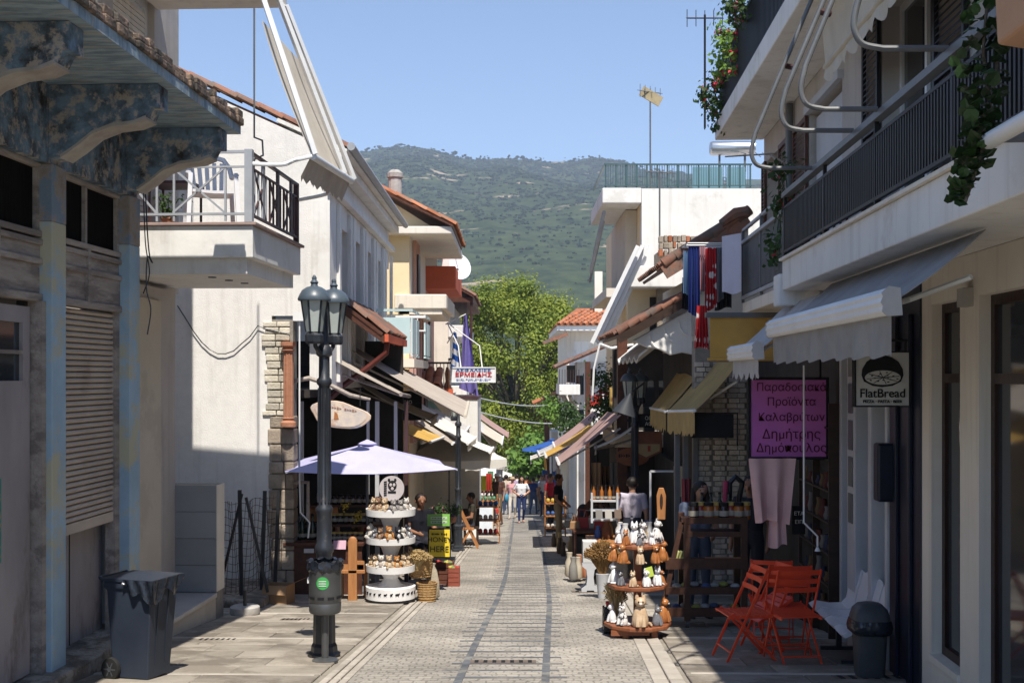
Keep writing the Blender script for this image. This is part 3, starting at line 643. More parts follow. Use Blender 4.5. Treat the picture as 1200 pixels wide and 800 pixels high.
# torn cables on the corner post
mb = MB(); q = [FA(11.66, .05, 3.5), FA(11.66, .07, 3.1), FA(11.67, .09, 2.86), FA(11.66, .12, 2.8), FA(11.66, .07, 2.85), FA(11.66, .06, 2.55), FA(11.67, .10, 2.35), FA(11.66, .07, 2.1)]
mb.tube(curve(q), .007, 5); mb.tube(curve([FA(11.66, .03, 3.52), FA(11.66, .05, 3.0), FA(11.66, .09, 2.7), FA(11.66, .03, 2.5)]), .006, 5); mb.build('cable', M['black_plastic'], t)
po = MB(); FA.box(po, 8.80, 9.06, -.128, -.118, .28, .92); tp = thing('poster', 'torn green poster pasted on the old grey shop door', 'poster', FA(8.9, -.12, .28))
po.build('sheet', pm('faded green poster', (.05, .30, .24), (.04, .22, .19), 9, stains=(.55, .30, .12), samt=.25, sscale=14), tp)
mb = MB(); FA.box(mb, 8.84, 9.02, -.119, -.114, .68, .76); mb.build('printed_band', solid('poster orange', (.55, .25, .06)), tp)

# ================================================================ left: grey beige house with the corner balcony
FB = Frame(-4.82, .05, 1)
t = thing('balcony_house', 'grey beige three storey house with white corner balcony next to the old shop', 'building', FB(13, -2, G(13)))
mb = MB(); FB.wall(mb, 11.75, 14.65, 2.7, 9.5, 0, .3, [(12.55, 13.8, 3.26, 6.0)]); mb.build('front_wall', M['greybeige'], t)
mb = MB(); FB.box(mb, 14.4, 14.65, -6, -.3, 2.7, 9.5); FB.box(mb, 11.75, 14.4, -6, -1.0, 2.72, 9.5); mb.build('side_wall', M['greybeige'], t)
w_ = window(FB, t, 12.55, 13.8, 3.28, 6.0, -.08, M['white_metal'], M['white_metal'], .09)
mb = MB()
for k in range(40): FB.box(mb, 12.66, 13.7, -.085, -.07, 3.45 + k * .06, 3.45 + k * .06 + .05)
mb.build('blind_slat', M['cream'], w_)
# ground floor: porch wall, tiled pier and marble step
mb = MB(); FB.box(mb, 11.75, 14.2, -5, .11, -1.5, 2.70); mb.build('porch_wall', M['greybeige'], t)
mb = MB(); FB.box(mb, 11.75, 13.62, .11, .14, -.88, 2.55); mb.build('porch_panel', M['beige'], t)
grey_tile = vary(pm('grey wall tile', (.27, .28, .29), (.235, .245, .255), 3, rough=.45, bump=.06), .08)
pier = MB(); FB.box(pier, 14.2, 14.5, -.5, .60, -1.5, .40); pier = pier.build('pier', M['mortar'], t)
for k in range(4):
    mb = MB(); FB.box(mb, 14.185, 14.2, -.2, .605, -.86 + k * .317, -.86 + k * .317 + .311); mb.build('wall_tile', grey_tile, pier)
mb = MB(); FB.box(mb, 14.2, 14.5, .6, .612, -.86, .40); mb.build('pier_side', M['cream'], t)
mb = MB(); FB.box(mb, 11.75, 14.183, .141, .62, -.92, -.87); mb.build('marble_step', pm('marble', (.52, .50, .47), (.44, .42, .40), 3, rough=.35, bump=.05), t, bevel=.006)
mb = MB(); FB.box(mb, 11.75, 14.19, .141, .60, -1.5, -.921); mb.build('step_riser', M['beige'], t)
mb = MB(); FB.box(mb, 11.9, 14.6, .62, .95, G(12) - .14, G(14.6) + .05); 
# balcony
mb = MB(); FB.box(mb, 12.42, 14.6, 0, 1.52, 2.92, 3.25); mb.build('balcony_fascia', M['white'], t, bevel=.008)
mb = MB(); FB.box(mb, 12.5, 14.55, 0, 1.44, 2.76, 2.918); mb.build('balcony_soffit', M['white'], t)
mb = MB(); FB.box(mb, 12.39, 14.64, 0, 1.56, 3.252, 3.285); mb.build('balcony_edge', pm('red grey edging', (.34, .25, .22), (.28, .2, .18), 4), t, bevel=.006)
for k in range(3):
    mb = MB(); mb.lathe(FB(12.9 + k * .42, .95 + k * .06, 2.752), [(.045, 0), (.045, .008)], 12); mb.build('downlight', M['ink'], t)
RT = 4.03
mb = MB(); FB.box(mb, 12.42, 12.45, -.0, 1.5, RT - .03, RT); FB.box(mb, 12.42, 12.45, 0, 1.5, 3.36, 3.385); mb.build('end_rail', M['grey_rail'], t)
mb = MB(); FB.box(mb, 12.39, 12.47, 1.44, 1.52, 3.285, RT + .005); mb.build('corner_post', M['grey_rail'], t)
for b in (.28, .5, .68, 1.22): 
    mb = MB(); FB.box(mb, 12.425, 12.445, b, b + .022, 3.30, RT - .03 if b != 1.22 else RT - .18); mb.build('baluster', M['grey_rail'], t)
for (b0, b1) in ((.68, 1.22), (.1, .5)):
    mb = MB(); mb.bar(FB(12.435, b0, 3.39), FB(12.435, b1, RT - .18), .02); mb.bar(FB(12.437, b0, RT - .18), FB(12.437, b1, 3.39), .02); mb.lathe(FB(12.43, (b0 + b1) / 2, 3.6), [(.03, 0), (.03, .03)], 8); mb.build('cross_brace', M['grey_rail'], t)
mb = MB(); FB.box(mb, 12.42, 12.446, 0.5, 1.44, RT - .18, RT - .16); mb.build('mid_rail', M['grey_rail'], t)
mb = MB(); FB.box(mb, 12.47, 14.6, 1.46, 1.5, RT - .03, RT); FB.box(mb, 12.47, 14.6, 1.465, 1.495, 3.36, 3.385); FB.box(mb, 12.47, 14.6, 1.467, 1.493, RT - .18, RT - .16); mb.build('side_rail', M['maroon_rail'], t)  # dark iron side; its backlit shade is also put into the colour
mb = MB(); FB.box(mb, 14.55, 14.61, 1.44, 1.5, 3.285, RT); mb.build('corner_post', M['maroon_rail'], t)
k = 0; a = 12.62
while a < 14.5:
    mb = MB(); FB.box(mb, a, a + (.10 if k % 4 == 2 else .02), 1.47, 1.49, 3.385, RT - .03 if k % 4 == 2 else RT - .18); mb.build('baluster', M['maroon_rail'] if k > 3 else M['grey_rail'], t); a += .16; k += 1  # first balusters light grey, the rest in the shaded side colour
for (a0, a1) in ((12.62, 13.1), (13.26, 13.74), (13.9, 14.38)):
    mb = MB(); mb.bar(FB(a0, 1.48, 3.39), FB(a1, 1.48, RT - .18), .018); mb.bar(FB(a0, 1.482, RT - .18), FB(a1, 1.482, 3.39), .018); mb.build('cross_brace', M['maroon_rail'], t)
# upper balcony slab
mb = MB(); FB.box(mb, 11.9, 13.9, 0, 1.52, 5.95, 6.15); mb.build('upper_slab', M['cream'], t, bevel=.01)
mb = MB(); mb.tube([FB(14.6, .95, 7.0), FB(14.6, .95, 4.6), FB(14.6, 1.05, 4.56), FB(14.6, 1.06, 4.38), FB(14.6, .95, 4.33), FB(14.6, .94, 4.0)], .013, 6); mb.build('downpipe', M['pipe'], t)
# drop-arm awning of that balcony
t2 = thing('drop_arm_awning', 'half raised white drop arm awning slanting out above the corner balcony', 'awning', FB(13.5, 1.45, 6.2))
A0, A1, B0, B1 = FB(12.3, 1.5, 5.93), FB(13.8, 1.5, 5.93), V((PX(366, 12.4), 12.4, PZ(183, 12.4))), V((PX(412, 14.6), 14.6, PZ(212, 14.6)))
def fnn(u, v): return A0.lerp(A1, u).lerp(B0.lerp(B1, u), v) + V((-.06 * math.sin(math.pi * v), 0, 0))
mb = MB(); mb.sheet(lambda u, v: fnn(u, .3 + .7 * v), 6, 10, (-.006, 0, -.004)); mb.build('canopy', M['cream_canvas'], t2, smooth=True)
for p, q in ((A0, B0), (A1, B1), (A0.lerp(A1, .72), B0.lerp(B1, .72))):
    mb = MB(); mb.bar(p + V((.03, 0, .02)), q + V((.03, 0, .02)), .05, .05); mb.build('guide_bar', M['white_metal'], t2)
mb = MB(); mb.tube([B0, B1], .04, 8); mb.build('front_bar', M['white_metal'], t2, smooth=True)
for q, a, b in ((B0, 12.43, 1.5), (B1, 14.58, 1.5)):
    e = FB(a, b, RT - .14 if q is B0 else RT - .2); mb = MB(); mb.tube(curve([e, e.lerp(q, .5) - V((0, 0, .05)), e.lerp(q, .72) - V((0, 0, .02)), q]), .022, 8); mb.build('arm', M['white_metal'], t2, smooth=True)
vt = MB(); nn = 24; top = [B0.lerp(B1, i / nn) + V((-.02, 0, -.01)) for i in range(nn + 1)]; bot = [p + V((-.10 - .02 * math.sin(i), 0, -.20 - .05 * (i % 2))) for i, p in enumerate(top)]
vt.add(top + bot, [(i, i + 1, nn + 2 + i, nn + 1 + i) for i in range(nn)]); vt.build('valance', M['taupe'], t2)
# white plastic chair and plant on the balcony
def plastic_chair(loc, rz, label):
    t = thing('plastic_chair', label, 'chair', (0, 0, 0)); W_ = M['white_plastic']
    mb = MB(); mb.sheet(lambda u, v: (-.22 + .44 * u, -.21 + .42 * v, .42 + .02 * abs(u - .5)), 4, 4, (0, 0, -.03)); mb.build('seat', W_, t, smooth=True)
    for i in range(5):
        x0 = -.17 + i * .072; mb = MB(); mb.bar((x0 + .01, .2, .46), (x0 + (i - 2) * .012, .28, .80), .045, .014, (0, 1, 0)); mb.build('back_slat', W_, t)
    mb = MB(); pts = [(-.24, .16, .62), (-.22, .22, .74), (-.16, .28, .84), (0, .30, .88), (.16, .28, .84), (.22, .22, .74), (.24, .16, .62)]; mb.tube(pts, .028, 6); mb.build('back_frame', W_, t, smooth=True)
    for sx in (-1, 1):
        mb = MB(); mb.tube([(sx * .24, .16, .62), (sx * .26, -.05, .63), (sx * .25, -.2, .6)], .024, 6); mb.build('armrest', W_, t, smooth=True)
        for y0, y1, z in ((-.2, -.25, .6), (.2, .26, .46)): mb = MB(); mb.bar((sx * .24, y0, z), (sx * .27, y1, 0), .045, .03); mb.build('leg', W_, t)
    t.location = loc; t.rotation_euler = (0, 0, rz); return t
plastic_chair(FB(13.2, .85, 3.285), R(20), 'white plastic armchair on the corner balcony behind its railing')
random.seed(5)
def pot_plant(label, p, r, h, n, lm, leaf=.05, pot=None, group=None, flowers=None, droop=0):
    p = V(p); t = thing('potted_plant', label, 'plant', p, group)
    mb = MB(); mb.lathe(p, [(r * .6, 0), (r * .95, r * 1.3), (r * 1.05, r * 1.3), (r * 1.05, r * 1.5), (r * .9, r * 1.5)], 14); mb.build('pot', pot or M['terracotta'], t, smooth=True)
    mb = MB(); cs = []
    for k in range(n):
        a = random.uniform(0, 6.28); q = p + V((math.cos(a) * r * random.uniform(.2, 1.8), math.sin(a) * r * random.uniform(.2, 1.8), r * 1.5 + h * random.uniform(.2, 1) - droop * random.random()))
        mb.tube([p + V((0, 0, r * 1.3)), p.lerp(q, .5) + V((0, 0, r)), q], .006, 4); cs.append(q)
    mb.build('stem', dark_m, t); mb = MB(); leaves(mb, cs, 12, .09, leaf); mb.build('foliage', lm, t)
    if flowers:
        mb = MB(); leaves(mb, cs[::2], 4, .06, leaf * .8); mb.build('blossom', flowers, t)
    return t
pot_plant('small leafy plant in a pot behind the corner balcony railing', FB(12.95, .45, 3.285), .08, .22, 8, dark_m, .03)
t = thing('side_table', 'small dark metal table beside the white plastic chair on the corner balcony', 'table', FB(13.5, .35, 3.285)); mb = MB(); FB.box(mb, 13.25, 13.75, .1, .6, 3.83, 3.86); mb.build('table_top', M['maroon_rail'], t)
for a in (13.28, 13.72):
    for b in (.13, .57): mb = MB(); mb.tube([FB(a, b, 3.285), FB(a, b, 3.83)], .015, 6); mb.build('leg', M['maroon_rail'], t)

# ================================================================ left: white house with tall window bays
FC = Frame(-2.61, 0, 1); YG = 17.0
t = thing('white_house', 'long white house with tall recessed windows and a rough whitewashed gable', 'building', (-4.5, 20, G(20)))
mb = MB(); gz = lambda x: 4.93 + (-2.61 - x) * .45
mb.prism([(-8.5, YG, -2), (-3.42, YG, -2), (-3.42, YG, 2.55), (-2.61, YG, 2.55), (-2.61, YG, gz(-2.61)), (-8.5, YG, gz(-8.5))], (0, .3, 0)); mb.build('gable_wall', M['white_rough'], t)
mb = MB(); mb.box((-2.86, YG - .02, 2.57), (-2.59, YG - .001, 4.85)); mb.build('corner_strip', M['white'], t)
bays = [(18.0 + k * 1.62, 18.0 + k * 1.62 + .92) for k in range(5)]
mb = MB(); FC.wall(mb, YG + .3, 25.3, 1.5, 4.9, 0, .32, [(a0, a1, 1.9, 3.95) for a0, a1 in bays]); mb.build('front_wall', M['white'], t)
for a0, a1 in bays:
    window(FC, t, a0, a1, 1.9, 3.95, -.27, M['white_metal'], M['glass'], .06)
    for a in (a0 - .24, a1 + .04): mb = MB(); FC.box(mb, a, a + .20, 0, .055, 1.6, 4.25); mb.build('pilaster', M['white'], t, bevel=.01)
mb = MB(); FC.box(mb, YG - .1, 25.45, 0, .12, 4.32, 4.42); FC.box(mb, YG - .1, 25.45, 0, .20, 4.72, 4.86); mb.build('cornice', M['white'], t, bevel=.015)
mb = MB(); mb.tube([FC(YG - .15, .34, 4.93), FC(25.5, .34, 4.90)], .06, 8); mb.build('gutter', M['grey_rail'], t, smooth=True)
mb = MB(); FC.box(mb, YG - .1, 25.45, 0, .30, 4.87, 4.90); mb.build('eave_soffit', M['white'], t)
tile_roof(t, (-2.35, YG + .02, 4.93), (0, 1, 0), (-1, 0, .45), 41, 3, TILE_OLD, deck_mat=M['white'])
tile_roof(t, (-2.35 - .98, YG + .02, 4.93 + .44), (0, 1, 0), (-1, 0, .45), 2, 13, TILE_OLD, deck=False)
mb = MB(); o_ = V((-3.3, YG, 5.33)); mb.prism([(-3.3, YG + .2, 5.30), (-8.6, YG + .2, 7.68), (-8.6, YG + .2, 7.62), (-3.3, YG + .2, 5.24)], (0, 8.1, 0)); mb.build('roof_slope', M['tile_old'], t)
mb = MB(); FC.box(mb, 25.1, 25.3, -6, -.32, -2.2, 4.9); mb.build('end_wall', M['white'], t)
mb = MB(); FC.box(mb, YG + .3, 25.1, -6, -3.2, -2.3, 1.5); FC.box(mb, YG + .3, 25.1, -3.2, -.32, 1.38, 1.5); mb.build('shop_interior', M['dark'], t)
# stone quoin with whitewashed bricks above and a fluted column
q = MB(); q.box((-3.42, YG + .02, -1.55), (-3.12, YG + .32, 2.5)); q = q.build('quoin_core', M['mortar'], t)
z = -1.5
while z < 1.05:
    h = random.uniform(.15, .30); w = random.uniform(.12, .2)
    for x0, x1 in ((-3.45 + random.uniform(-.04, .03), -3.42 + w), (-3.412 + w, -3.10)):
        mb = MB(); mb.box((x0, YG - .02 - random.uniform(0, .02), z), (x1, YG + .3, z + h - .012)); mb.build('stone', M['stone'], q, bevel=.018)
    z += h
while z < 2.45:
    h = random.uniform(.075, .11); off = random.uniform(-.06, .06)
    for x0, x1 in ((-3.5 + off, -3.31 + off), (-3.30 + off, -3.16)):
        mb = MB(); mb.box((x0, YG - .02 - random.uniform(0, .02), z), (x1, YG + .3, z + h - .012)); mb.build('brick', M['stone_pale'], q, bevel=.012)
    z += h
col = thing('fluted_column', 'slender terracotta fluted column fixed beside the stone quoin', 'column', (-3.16, YG - .12, 1.0))
mb = MB(); nf = 40; vs = []
for zz in (1.12, 2.02):
    for k in range(nf): a = k * 2 * math.pi / nf; r = .062 + (.008 if k % 4 < 2 else 0); vs.append((-3.16 + r * math.cos(a), YG - .12 + r * math.sin(a), zz))
mb.add(vs, [(k, (k + 1) % nf, nf + (k + 1) % nf, nf + k) for k in range(nf)]); mb.build('shaft', M['terracotta'], col)
mb = MB(); mb.lathe((-3.16, YG - .12, 2.02), [(.06, 0), (.10, .04), (.06, .06), (.11, .1), (.11, .16)], 16); mb.lathe((-3.16, YG - .12, .98), [(.11, 0), (.11, .06), (.07, .09), (.085, .12), (.06, .14)], 16); mb.build('capital', M['terracotta'], col, smooth=True)
# loose cable on the gable
t = thing('cable', 'thin sagging black cable hung across the whitewashed gable', 'cable', (-4.6, YG - .03, 2.6)); mb = MB()
mb.tube([V((-4.75, YG - .04, 2.72)).lerp(V((-3.15, YG - .04, 2.3)), k / 14) + V((0, 0, -.55 * math.sin(math.pi * min(1, k / 10)) * (1 if k < 10 else 0) - .03 * random.random())) for k in range(15)], .008, 5); mb.build('wire', M['black_plastic'], t)
# lean-to tile canopy on brown rafters
t = thing('tile_canopy', 'little lean-to canopy of brown tiles with red gutter on the white house', 'canopy', (-2.6, 19.5, 2.9))
tile_roof(t, (-1.98, 18.4, 2.36), (0, 1, 0), (-1, 0, .75), 16, 2, TILE_OLD, pl=.4)
for a in (18.45, 19.2, 20.0, 20.8, 21.5): mb = MB(); mb.bar((-2.62, a, 2.72), (-1.95, a, 2.24), .07, .10); mb.build('rafter', M['brown_wood'], t)
mb = MB(); mb.box((-1.96, 18.38, 2.22), (-1.90, 21.65, 2.34)); mb.build('gutter', M['rust_red'], t)
mb = MB(); mb.tube([(-1.93, 18.5, 2.22), (-1.95, 18.5, 2.05), (-2.2, 18.5, 1.85), (-2.6, 18.45, 1.55), (-2.85, 18.4, 1.3)], .045, 8); mb.build('downpipe', pm('red brown pipe', (.12, .03, .025), (.09, .022, .018), 5, rough=.4), t, smooth=True)
# pale blue railing balcony
t = thing('pale_blue_balcony', 'small balcony with pale blue panelled railing beyond the tile canopy', 'balcony', (-2.3, 24, 1.9))
mb = MB(); mb.box((-2.61, 22.6, 1.86), (-1.85, 26.4, 2.02)); mb.build('slab', M['cream'], t)
def pb_panel(a0, a1, x, face):
    if face == 'x': mb = MB(); mb.box((x - .015, a0, 2.12), (x + .015, a1, 2.80)); mb.build('panel', M['paleblue'], t); mb = MB(); mb.box((x - .02, a0, 2.92), (x + .02, a1, 2.96)); mb.box((x - .02, a0, 2.06), (x + .02, a1, 2.10)); mb.build('rail', M['paleblue'], t)
for a0, a1 in ((22.65, 23.5), (23.6, 24.3)): pb_panel(a0, a1, -1.9, 'x')
for a0, a1 in ((24.9, 25.6), (25.7, 26.35)): pb_panel(a0, a1, -1.82, 'x')
mb = MB(); mb.box((-2.6, 22.62, 2.12), (-1.93, 22.65, 2.8)); mb.build('panel', M['paleblue'], t); mb = MB(); mb.box((-2.6, 22.61, 2.92), (-1.88, 22.66, 2.96)); mb.build('rail', M['paleblue'], t)
for k in range(5): mb = MB(); mb.box((-2.5 + k * .13, 24.88, 2.1), (-2.48 + k * .13, 24.9, 2.9)); mb.build('baluster', M['white_metal'], t)
mb = MB(); mb.box((-2.6, 24.87, 2.9), (-1.8, 24.91, 2.95)); mb.box((-2.6, 24.87, 2.62), (-1.8, 24.91, 2.65)); mb.build('end_rail', M['white_metal'], t)

# ================================================================ left: yellow house with deep eave and loggia
Y4 = 26.5; t = thing('yellow_house', 'yellow house with orange tiled hip roof, deep eave and cream loggia balcony', 'building', (-4, 28, G(28)))
mb = MB(); mb.box((-8, Y4, -3), (-2.28, Y4 + .25, 4.98)); mb.build('gable_wall', M['yellow'], t)
mb = MB(); mb.prism([(-8, Y4 + .01, 4.98), (-1.75, Y4 + .01, 4.98), (-3.25, Y4 + .01, 5.92), (-8, Y4 + .01, 7.3)], (0, .24, 0)); mb.build('gable_top', M['yellow'], t)
mb = MB(); mb.box((-2.5, Y4 + .25, -3), (-2.28, 31.5, 4.98)); mb.build('front_wall', M['cream'], t)
mb = MB(); mb.box((-3.2, Y4 - .35, 4.80), (-1.32, 31.8, 4.97)); mb.build('eave_slab', M['cream'], t, bevel=.02)
tile_roof(t, (-1.28, Y4 - .42, 5.0), (0, 1, 0), (-1, 0, .49), 24, 6, TILE)
mb = MB(); mb.prism([(-3.1, Y4 - .35, 5.86), (-8, Y4 - .35, 8.2), (-8, Y4 - .35, 8.1), (-3.1, Y4 - .35, 5.76)], (0, 6, 0)); mb.build('roof_slope', M['tile'], t)
for x in (-3.45, -2.75):
    mb = MB(); mb.lathe((x, Y4 + 1.6, 5.6), [(.16, 0), (.16, .75), (.19, .75), (.19, .85), (.1, .93)], 12); mb.build('chimney', M['concrete'], t)
mb = MB(); mb.box((-2.6, Y4 - .05, 3.18), (-1.45, 30.2, 3.50)); mb.build('loggia_balcony', M['cream'], t, bevel=.02)
mb = MB(); mb.box((-2.5, Y4 + .0, 3.06), (-1.55, 30.1, 3.178)); mb.build('loggia_soffit', M['cream'], t)
mb = MB(); mb.box((-2.27, Y4 + .9, 3.5), (-2.20, 28.6, 4.8)); mb.build('salmon_panel', M['salmon'], t)
mb = MB(); mb.box((-2.19, 27.6, 3.5), (-2.16, 28.15, 4.5)); mb.build('loggia_door', M['win_brown'], t)
for k in range(9): mb = MB(); mb.box((-2.28, 26.6 + k * .36, .2), (-2.20 + .03 * (k % 2), 26.6 + k * .36 + .33, 3.06)); mb.build('wall_board', M['pink'], t)
mb = MB(); mb.box((-2.19, 29.3, .6), (-2.12, 30.1, 2.7)); mb.build('doorway', M['dark'], t)
# terrace with little tile roofs below the sign
t = thing('terrace', 'roof terrace with dark railing and small red tiled edge behind the hanging sign', 'terrace', (-1.8, 30.5, .6))
mb = MB(); mb.box((-2.28, 30.5, 1.06), (-1.55, 33.0, 1.25)); mb.build('slab', M['cream'], t)
mb = MB(); mb.box((-2.0, 30.4, 1.08), (-1.5, 30.48, 1.36)); mb.build('red_edge', M['rust_red'], t)
tile_roof(t, (-2.5, 28.6, 1.52), (1, 0, -.08), (0, 1, .35), 4, 3, TILE)
for k in range(8): mb = MB(); mb.box((-2.2 + k * .09, 30.5, 1.25), (-2.18 + k * .09, 30.52, 2.0)); mb.build('baluster', M['maroon_rail'], t)
mb = MB(); mb.box((-2.25, 30.48, 2.0), (-1.55, 30.54, 2.05)); mb.build('handrail', M['maroon_rail'], t)
for x, z in ((-1.85, .66), (-1.66, .66)):
    mb = MB(); mb.lathe((x, 30.7, 1.26), [(.05, 0), (.09, .16), (.05, .3), (.07, .5), (.03, .66)], 10); mb.build('turned_post', M['pine'], t)
# ================================================================ left: red-balcony house and the dark-roofed house
t = thing('red_balcony_house', 'salmon house with solid rust red balcony and orange tiled dormer', 'building', (-3, 33, G(33)))
mb = MB(); mb.box((-7, 31.9, -3), (-2.35, 36, 5.0)); mb.build('wall', M['salmon'], t)
mb = MB(); mb.box((-2.36, 31.85, 4.02), (-1.5, 35.6, 4.62)); mb.build('red_balcony', M['rust_red'], t, bevel=.03)
tile_roof(t, (-2.0, 31.6, 5.0), (0, 1, 0), (-1, 0, .7), 10, 5, TILE)
mb = MB(); mb.box((-2.35, 31.88, 4.62), (-2.0, 31.9, 5.15)); mb.box((-1.95, 33.2, 4.62), (-1.75, 33.22, 5.2)); mb.build('white_screen', M['white'], t)
mb = MB(); mb.box((-2.36, 33.5, 2.2), (-2.3, 34.1, 3.9)); mb.build('door', M['win_brown'], t)
d = thing('satellite_dish', 'pale satellite dish mounted on the rust red balcony', 'satellite dish', at(537, 322, 33.5))
c = at(536, 312, 33.5); rot = (Matrix.Rotation(R(30), 3, 'Z') @ Matrix.Rotation(R(70), 3, 'X')); mb = MB()
mb.lathe(c, [(.02, -.10), (.16, -.085), (.30, -.04), (.40, .02), (.41, .03), (.39, .03), (.29, -.02), (.15, -.065), (.0, -.08)], 24, rot=rot); mb.build('reflector', M['white_metal'], d, smooth=True)
mb = MB(); mb.tube([c + rot @ V((0, .3, -.05)), c + rot @ V((0, .1, .4))], .012, 5); mb.build('feed_arm', M['pipe'], d); mb = MB(); mb.tube([c + V((0, .05, -.05)), at(536, 330, 33.6)], .025, 6); mb.build('mast', M['pipe'], d)
def aerial(label, base, h, boom=.8, mast_mat=None, n=7, ang=0, top=None):
    b = V(base); t = thing('tv_aerial', label, 'aerial', b); mb = MB(); mb.tube([b, b + V((0, 0, h))], .018, 6); mb.build('mast', mast_mat or M['pipe'], t)
    dx = V((math.cos(ang), math.sin(ang), .0)); dy = V((-math.sin(ang), math.cos(ang), 0)); c = b + V((0, 0, h * .97)); mb = MB(); mb.tube([c - dx * boom / 2, c + dx * boom / 2], .012, 5)
    for k in range(n): p = c + dx * boom * (k / (n - 1) - .5); l = .34 - .02 * k; mb.tube([p - dy * l * .3 - V((0, 0, l * .1)), p + dy * l * .3 + V((0, 0, l * .1))], .006, 4); mb.tube([p - V((0, 0, l * .4)), p + V((0, 0, l * .4))], .006, 4)
    mb.build('elements', mast_mat or M['pipe'], t); return t
aerial('green tv aerial on a thin mast above the rust red balcony', at(537, 315, 35), 1.05, 1.2, M['teal_rail'], 8, .2)
t = thing('dark_roof_house', 'cream house with low dark tiled roof and barred balconies by the plane tree', 'building', (-3, 42, G(42)))
mb = MB(); mb.box((-7, 37.5, -4), (-1.95, 45, 4.2)); mb.build('wall', M['cream'], t)
tile_roof(t, (-1.2, 37.3, 4.2), (0, 1, 0), (-1, 0, .55), 30, 5, TILE_OLD)
mb = MB(); mb.box((-1.95, 37.4, 4.0), (-1.22, 45, 4.15)); mb.build('eave', M['brown_wood'], t)
for zz in (2.9, 1.0):
    mb = MB(); mb.box((-2.0, 37.45, zz), (-1.42, 44, zz + .38)); mb.build('balcony', M['white'], t, bevel=.02)
    for k in range(16): mb = MB(); mb.box((-2.0 + k * .038, 37.5, zz + .38), (-1.985 + k * .038, 37.52, zz + 1.2)); mb.build('baluster', M['slate_rail'], t)
    mb = MB(); mb.box((-2.0, 37.48, zz + 1.2), (-1.4, 37.54, zz + 1.25)); mb.build('handrail', M['slate_rail'], t)
mb = MB(); mb.tube([(-1.27, 37.5, 4.0), (-1.3, 37.5, 1)], .05, 6); mb.build('downpipe', M['maroon_rail'], t)
t = thing('far_left_house', 'white walled cafe house with flat top beyond the second lamp', 'building', (-2, 34, G(34)))
mb = MB(); mb.box((-2.3, 33.0, -3), (-.95, 36.5, 1.05)); mb.build('wall', M['white'], t)
mb = MB(); mb.box((-2.32, 32.97, 1.05), (-.92, 36.5, 1.12)); mb.build('coping', M['maroon_rail'], t)
# ================================================================ right: apartment house over the pizza shop
FR = Frame(2.785, .05, -1)
t = thing('apartment_house', 'grey beige apartment house with long black railed balcony above brown shop windows', 'building', FR(9, -3, G(9)))
holes = [(3.6, 5.4, -.45, 2.25), (6.15, 8.17, -.45, 2.25), (8.57, 9.25, -.45, 2.25)]
mb = MB(); FR.wall(mb, 2.0, 9.5, -1.2, 2.55, 0, .3, holes); mb.build('shop_wall', M['cream'], t)
for a0, a1, c0, c1 in holes:
    w_ = window(FR, t, a0, a1, c0, c1, -.08, M['win_brown'], M['glass'], .07, mid=(a1 - a0 > 1.2), trans=1.68)
    mb = MB(); FR.box(mb, a0 - .0, a1 + .0, -.12, .02, c0 - .05, c0 + .002); mb.build('sill', M['cream'], w_)
mb = MB(); FR.box(mb, 6.85, 7.35, -.125, -.12, -.1, 1.25); mb.build('menu_sheet', pm('window menu', (.42, .45, .36), (.34, .37, .30), 3, stains=(.5, .2, .08), samt=.2, sscale=9), t)
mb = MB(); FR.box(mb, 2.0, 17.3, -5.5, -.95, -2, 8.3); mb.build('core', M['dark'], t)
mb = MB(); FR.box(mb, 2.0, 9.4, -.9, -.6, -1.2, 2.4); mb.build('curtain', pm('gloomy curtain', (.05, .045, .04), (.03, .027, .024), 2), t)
mb = MB(); FR.box(mb, 8.28, 8.42, .0, .07, 2.18, 2.31); mb.build('alarm_box', M['concrete'], t)
# navy front with white glazed door
mb = MB(); FR.box(mb, 9.5, 10.42, -.3, .015, -1.3, 2.55); FR.box(mb, 9.7, 9.78, .015, .05, -1.0, 2.2); FR.box(mb, 10.1, 10.18, .015, .05, -1.0, 2.2); mb.build('navy_front', M['navy'], t, bevel=.008)
mb = MB(); FR.box(mb, 10.5, 12.3, -.22, -.20, -1.2, 2.5); mb.build('door_glass', M['glass'], t)
for a0, a1 in ((10.44, 10.52), (11.0, 11.12), (11.62, 11.95), (12.22, 12.3)):
    mb = MB(); FR.box(mb, a0, a1, -.2, .03, -1.2, 2.5); mb.build('door_post', M['greywhite'], t, bevel=.006)
for k in range(5):
    mb = MB(); FR.box(mb, 11.70, 11.87, .031, .04, .25 + k * .36, .25 + k * .36 + .29); mb.build('fretwork', M['pipe'], t)
mb = MB(); FR.box(mb, 10.5, 12.3, -.19, -.1, 1.9, 1.98); FR.box(mb, 10.5, 12.3, -.19, -.05, -1.2, -.75); mb.build('door_rail', M['greywhite'], t)
mb = MB(); FR.box(mb, 10.2, 10.36, .02, .17, .62, 1.12); mb.build('heater_box', M['navy'], t, bevel=.02)
mb = MB(); FR.box(mb, 9.5, 12.3, -.3, .01, 2.5, 2.56); FR.box(mb, 12.3, 17.3, -.3, 0, 2.2, 2.56); mb.build('lintel', M['beige'], t)
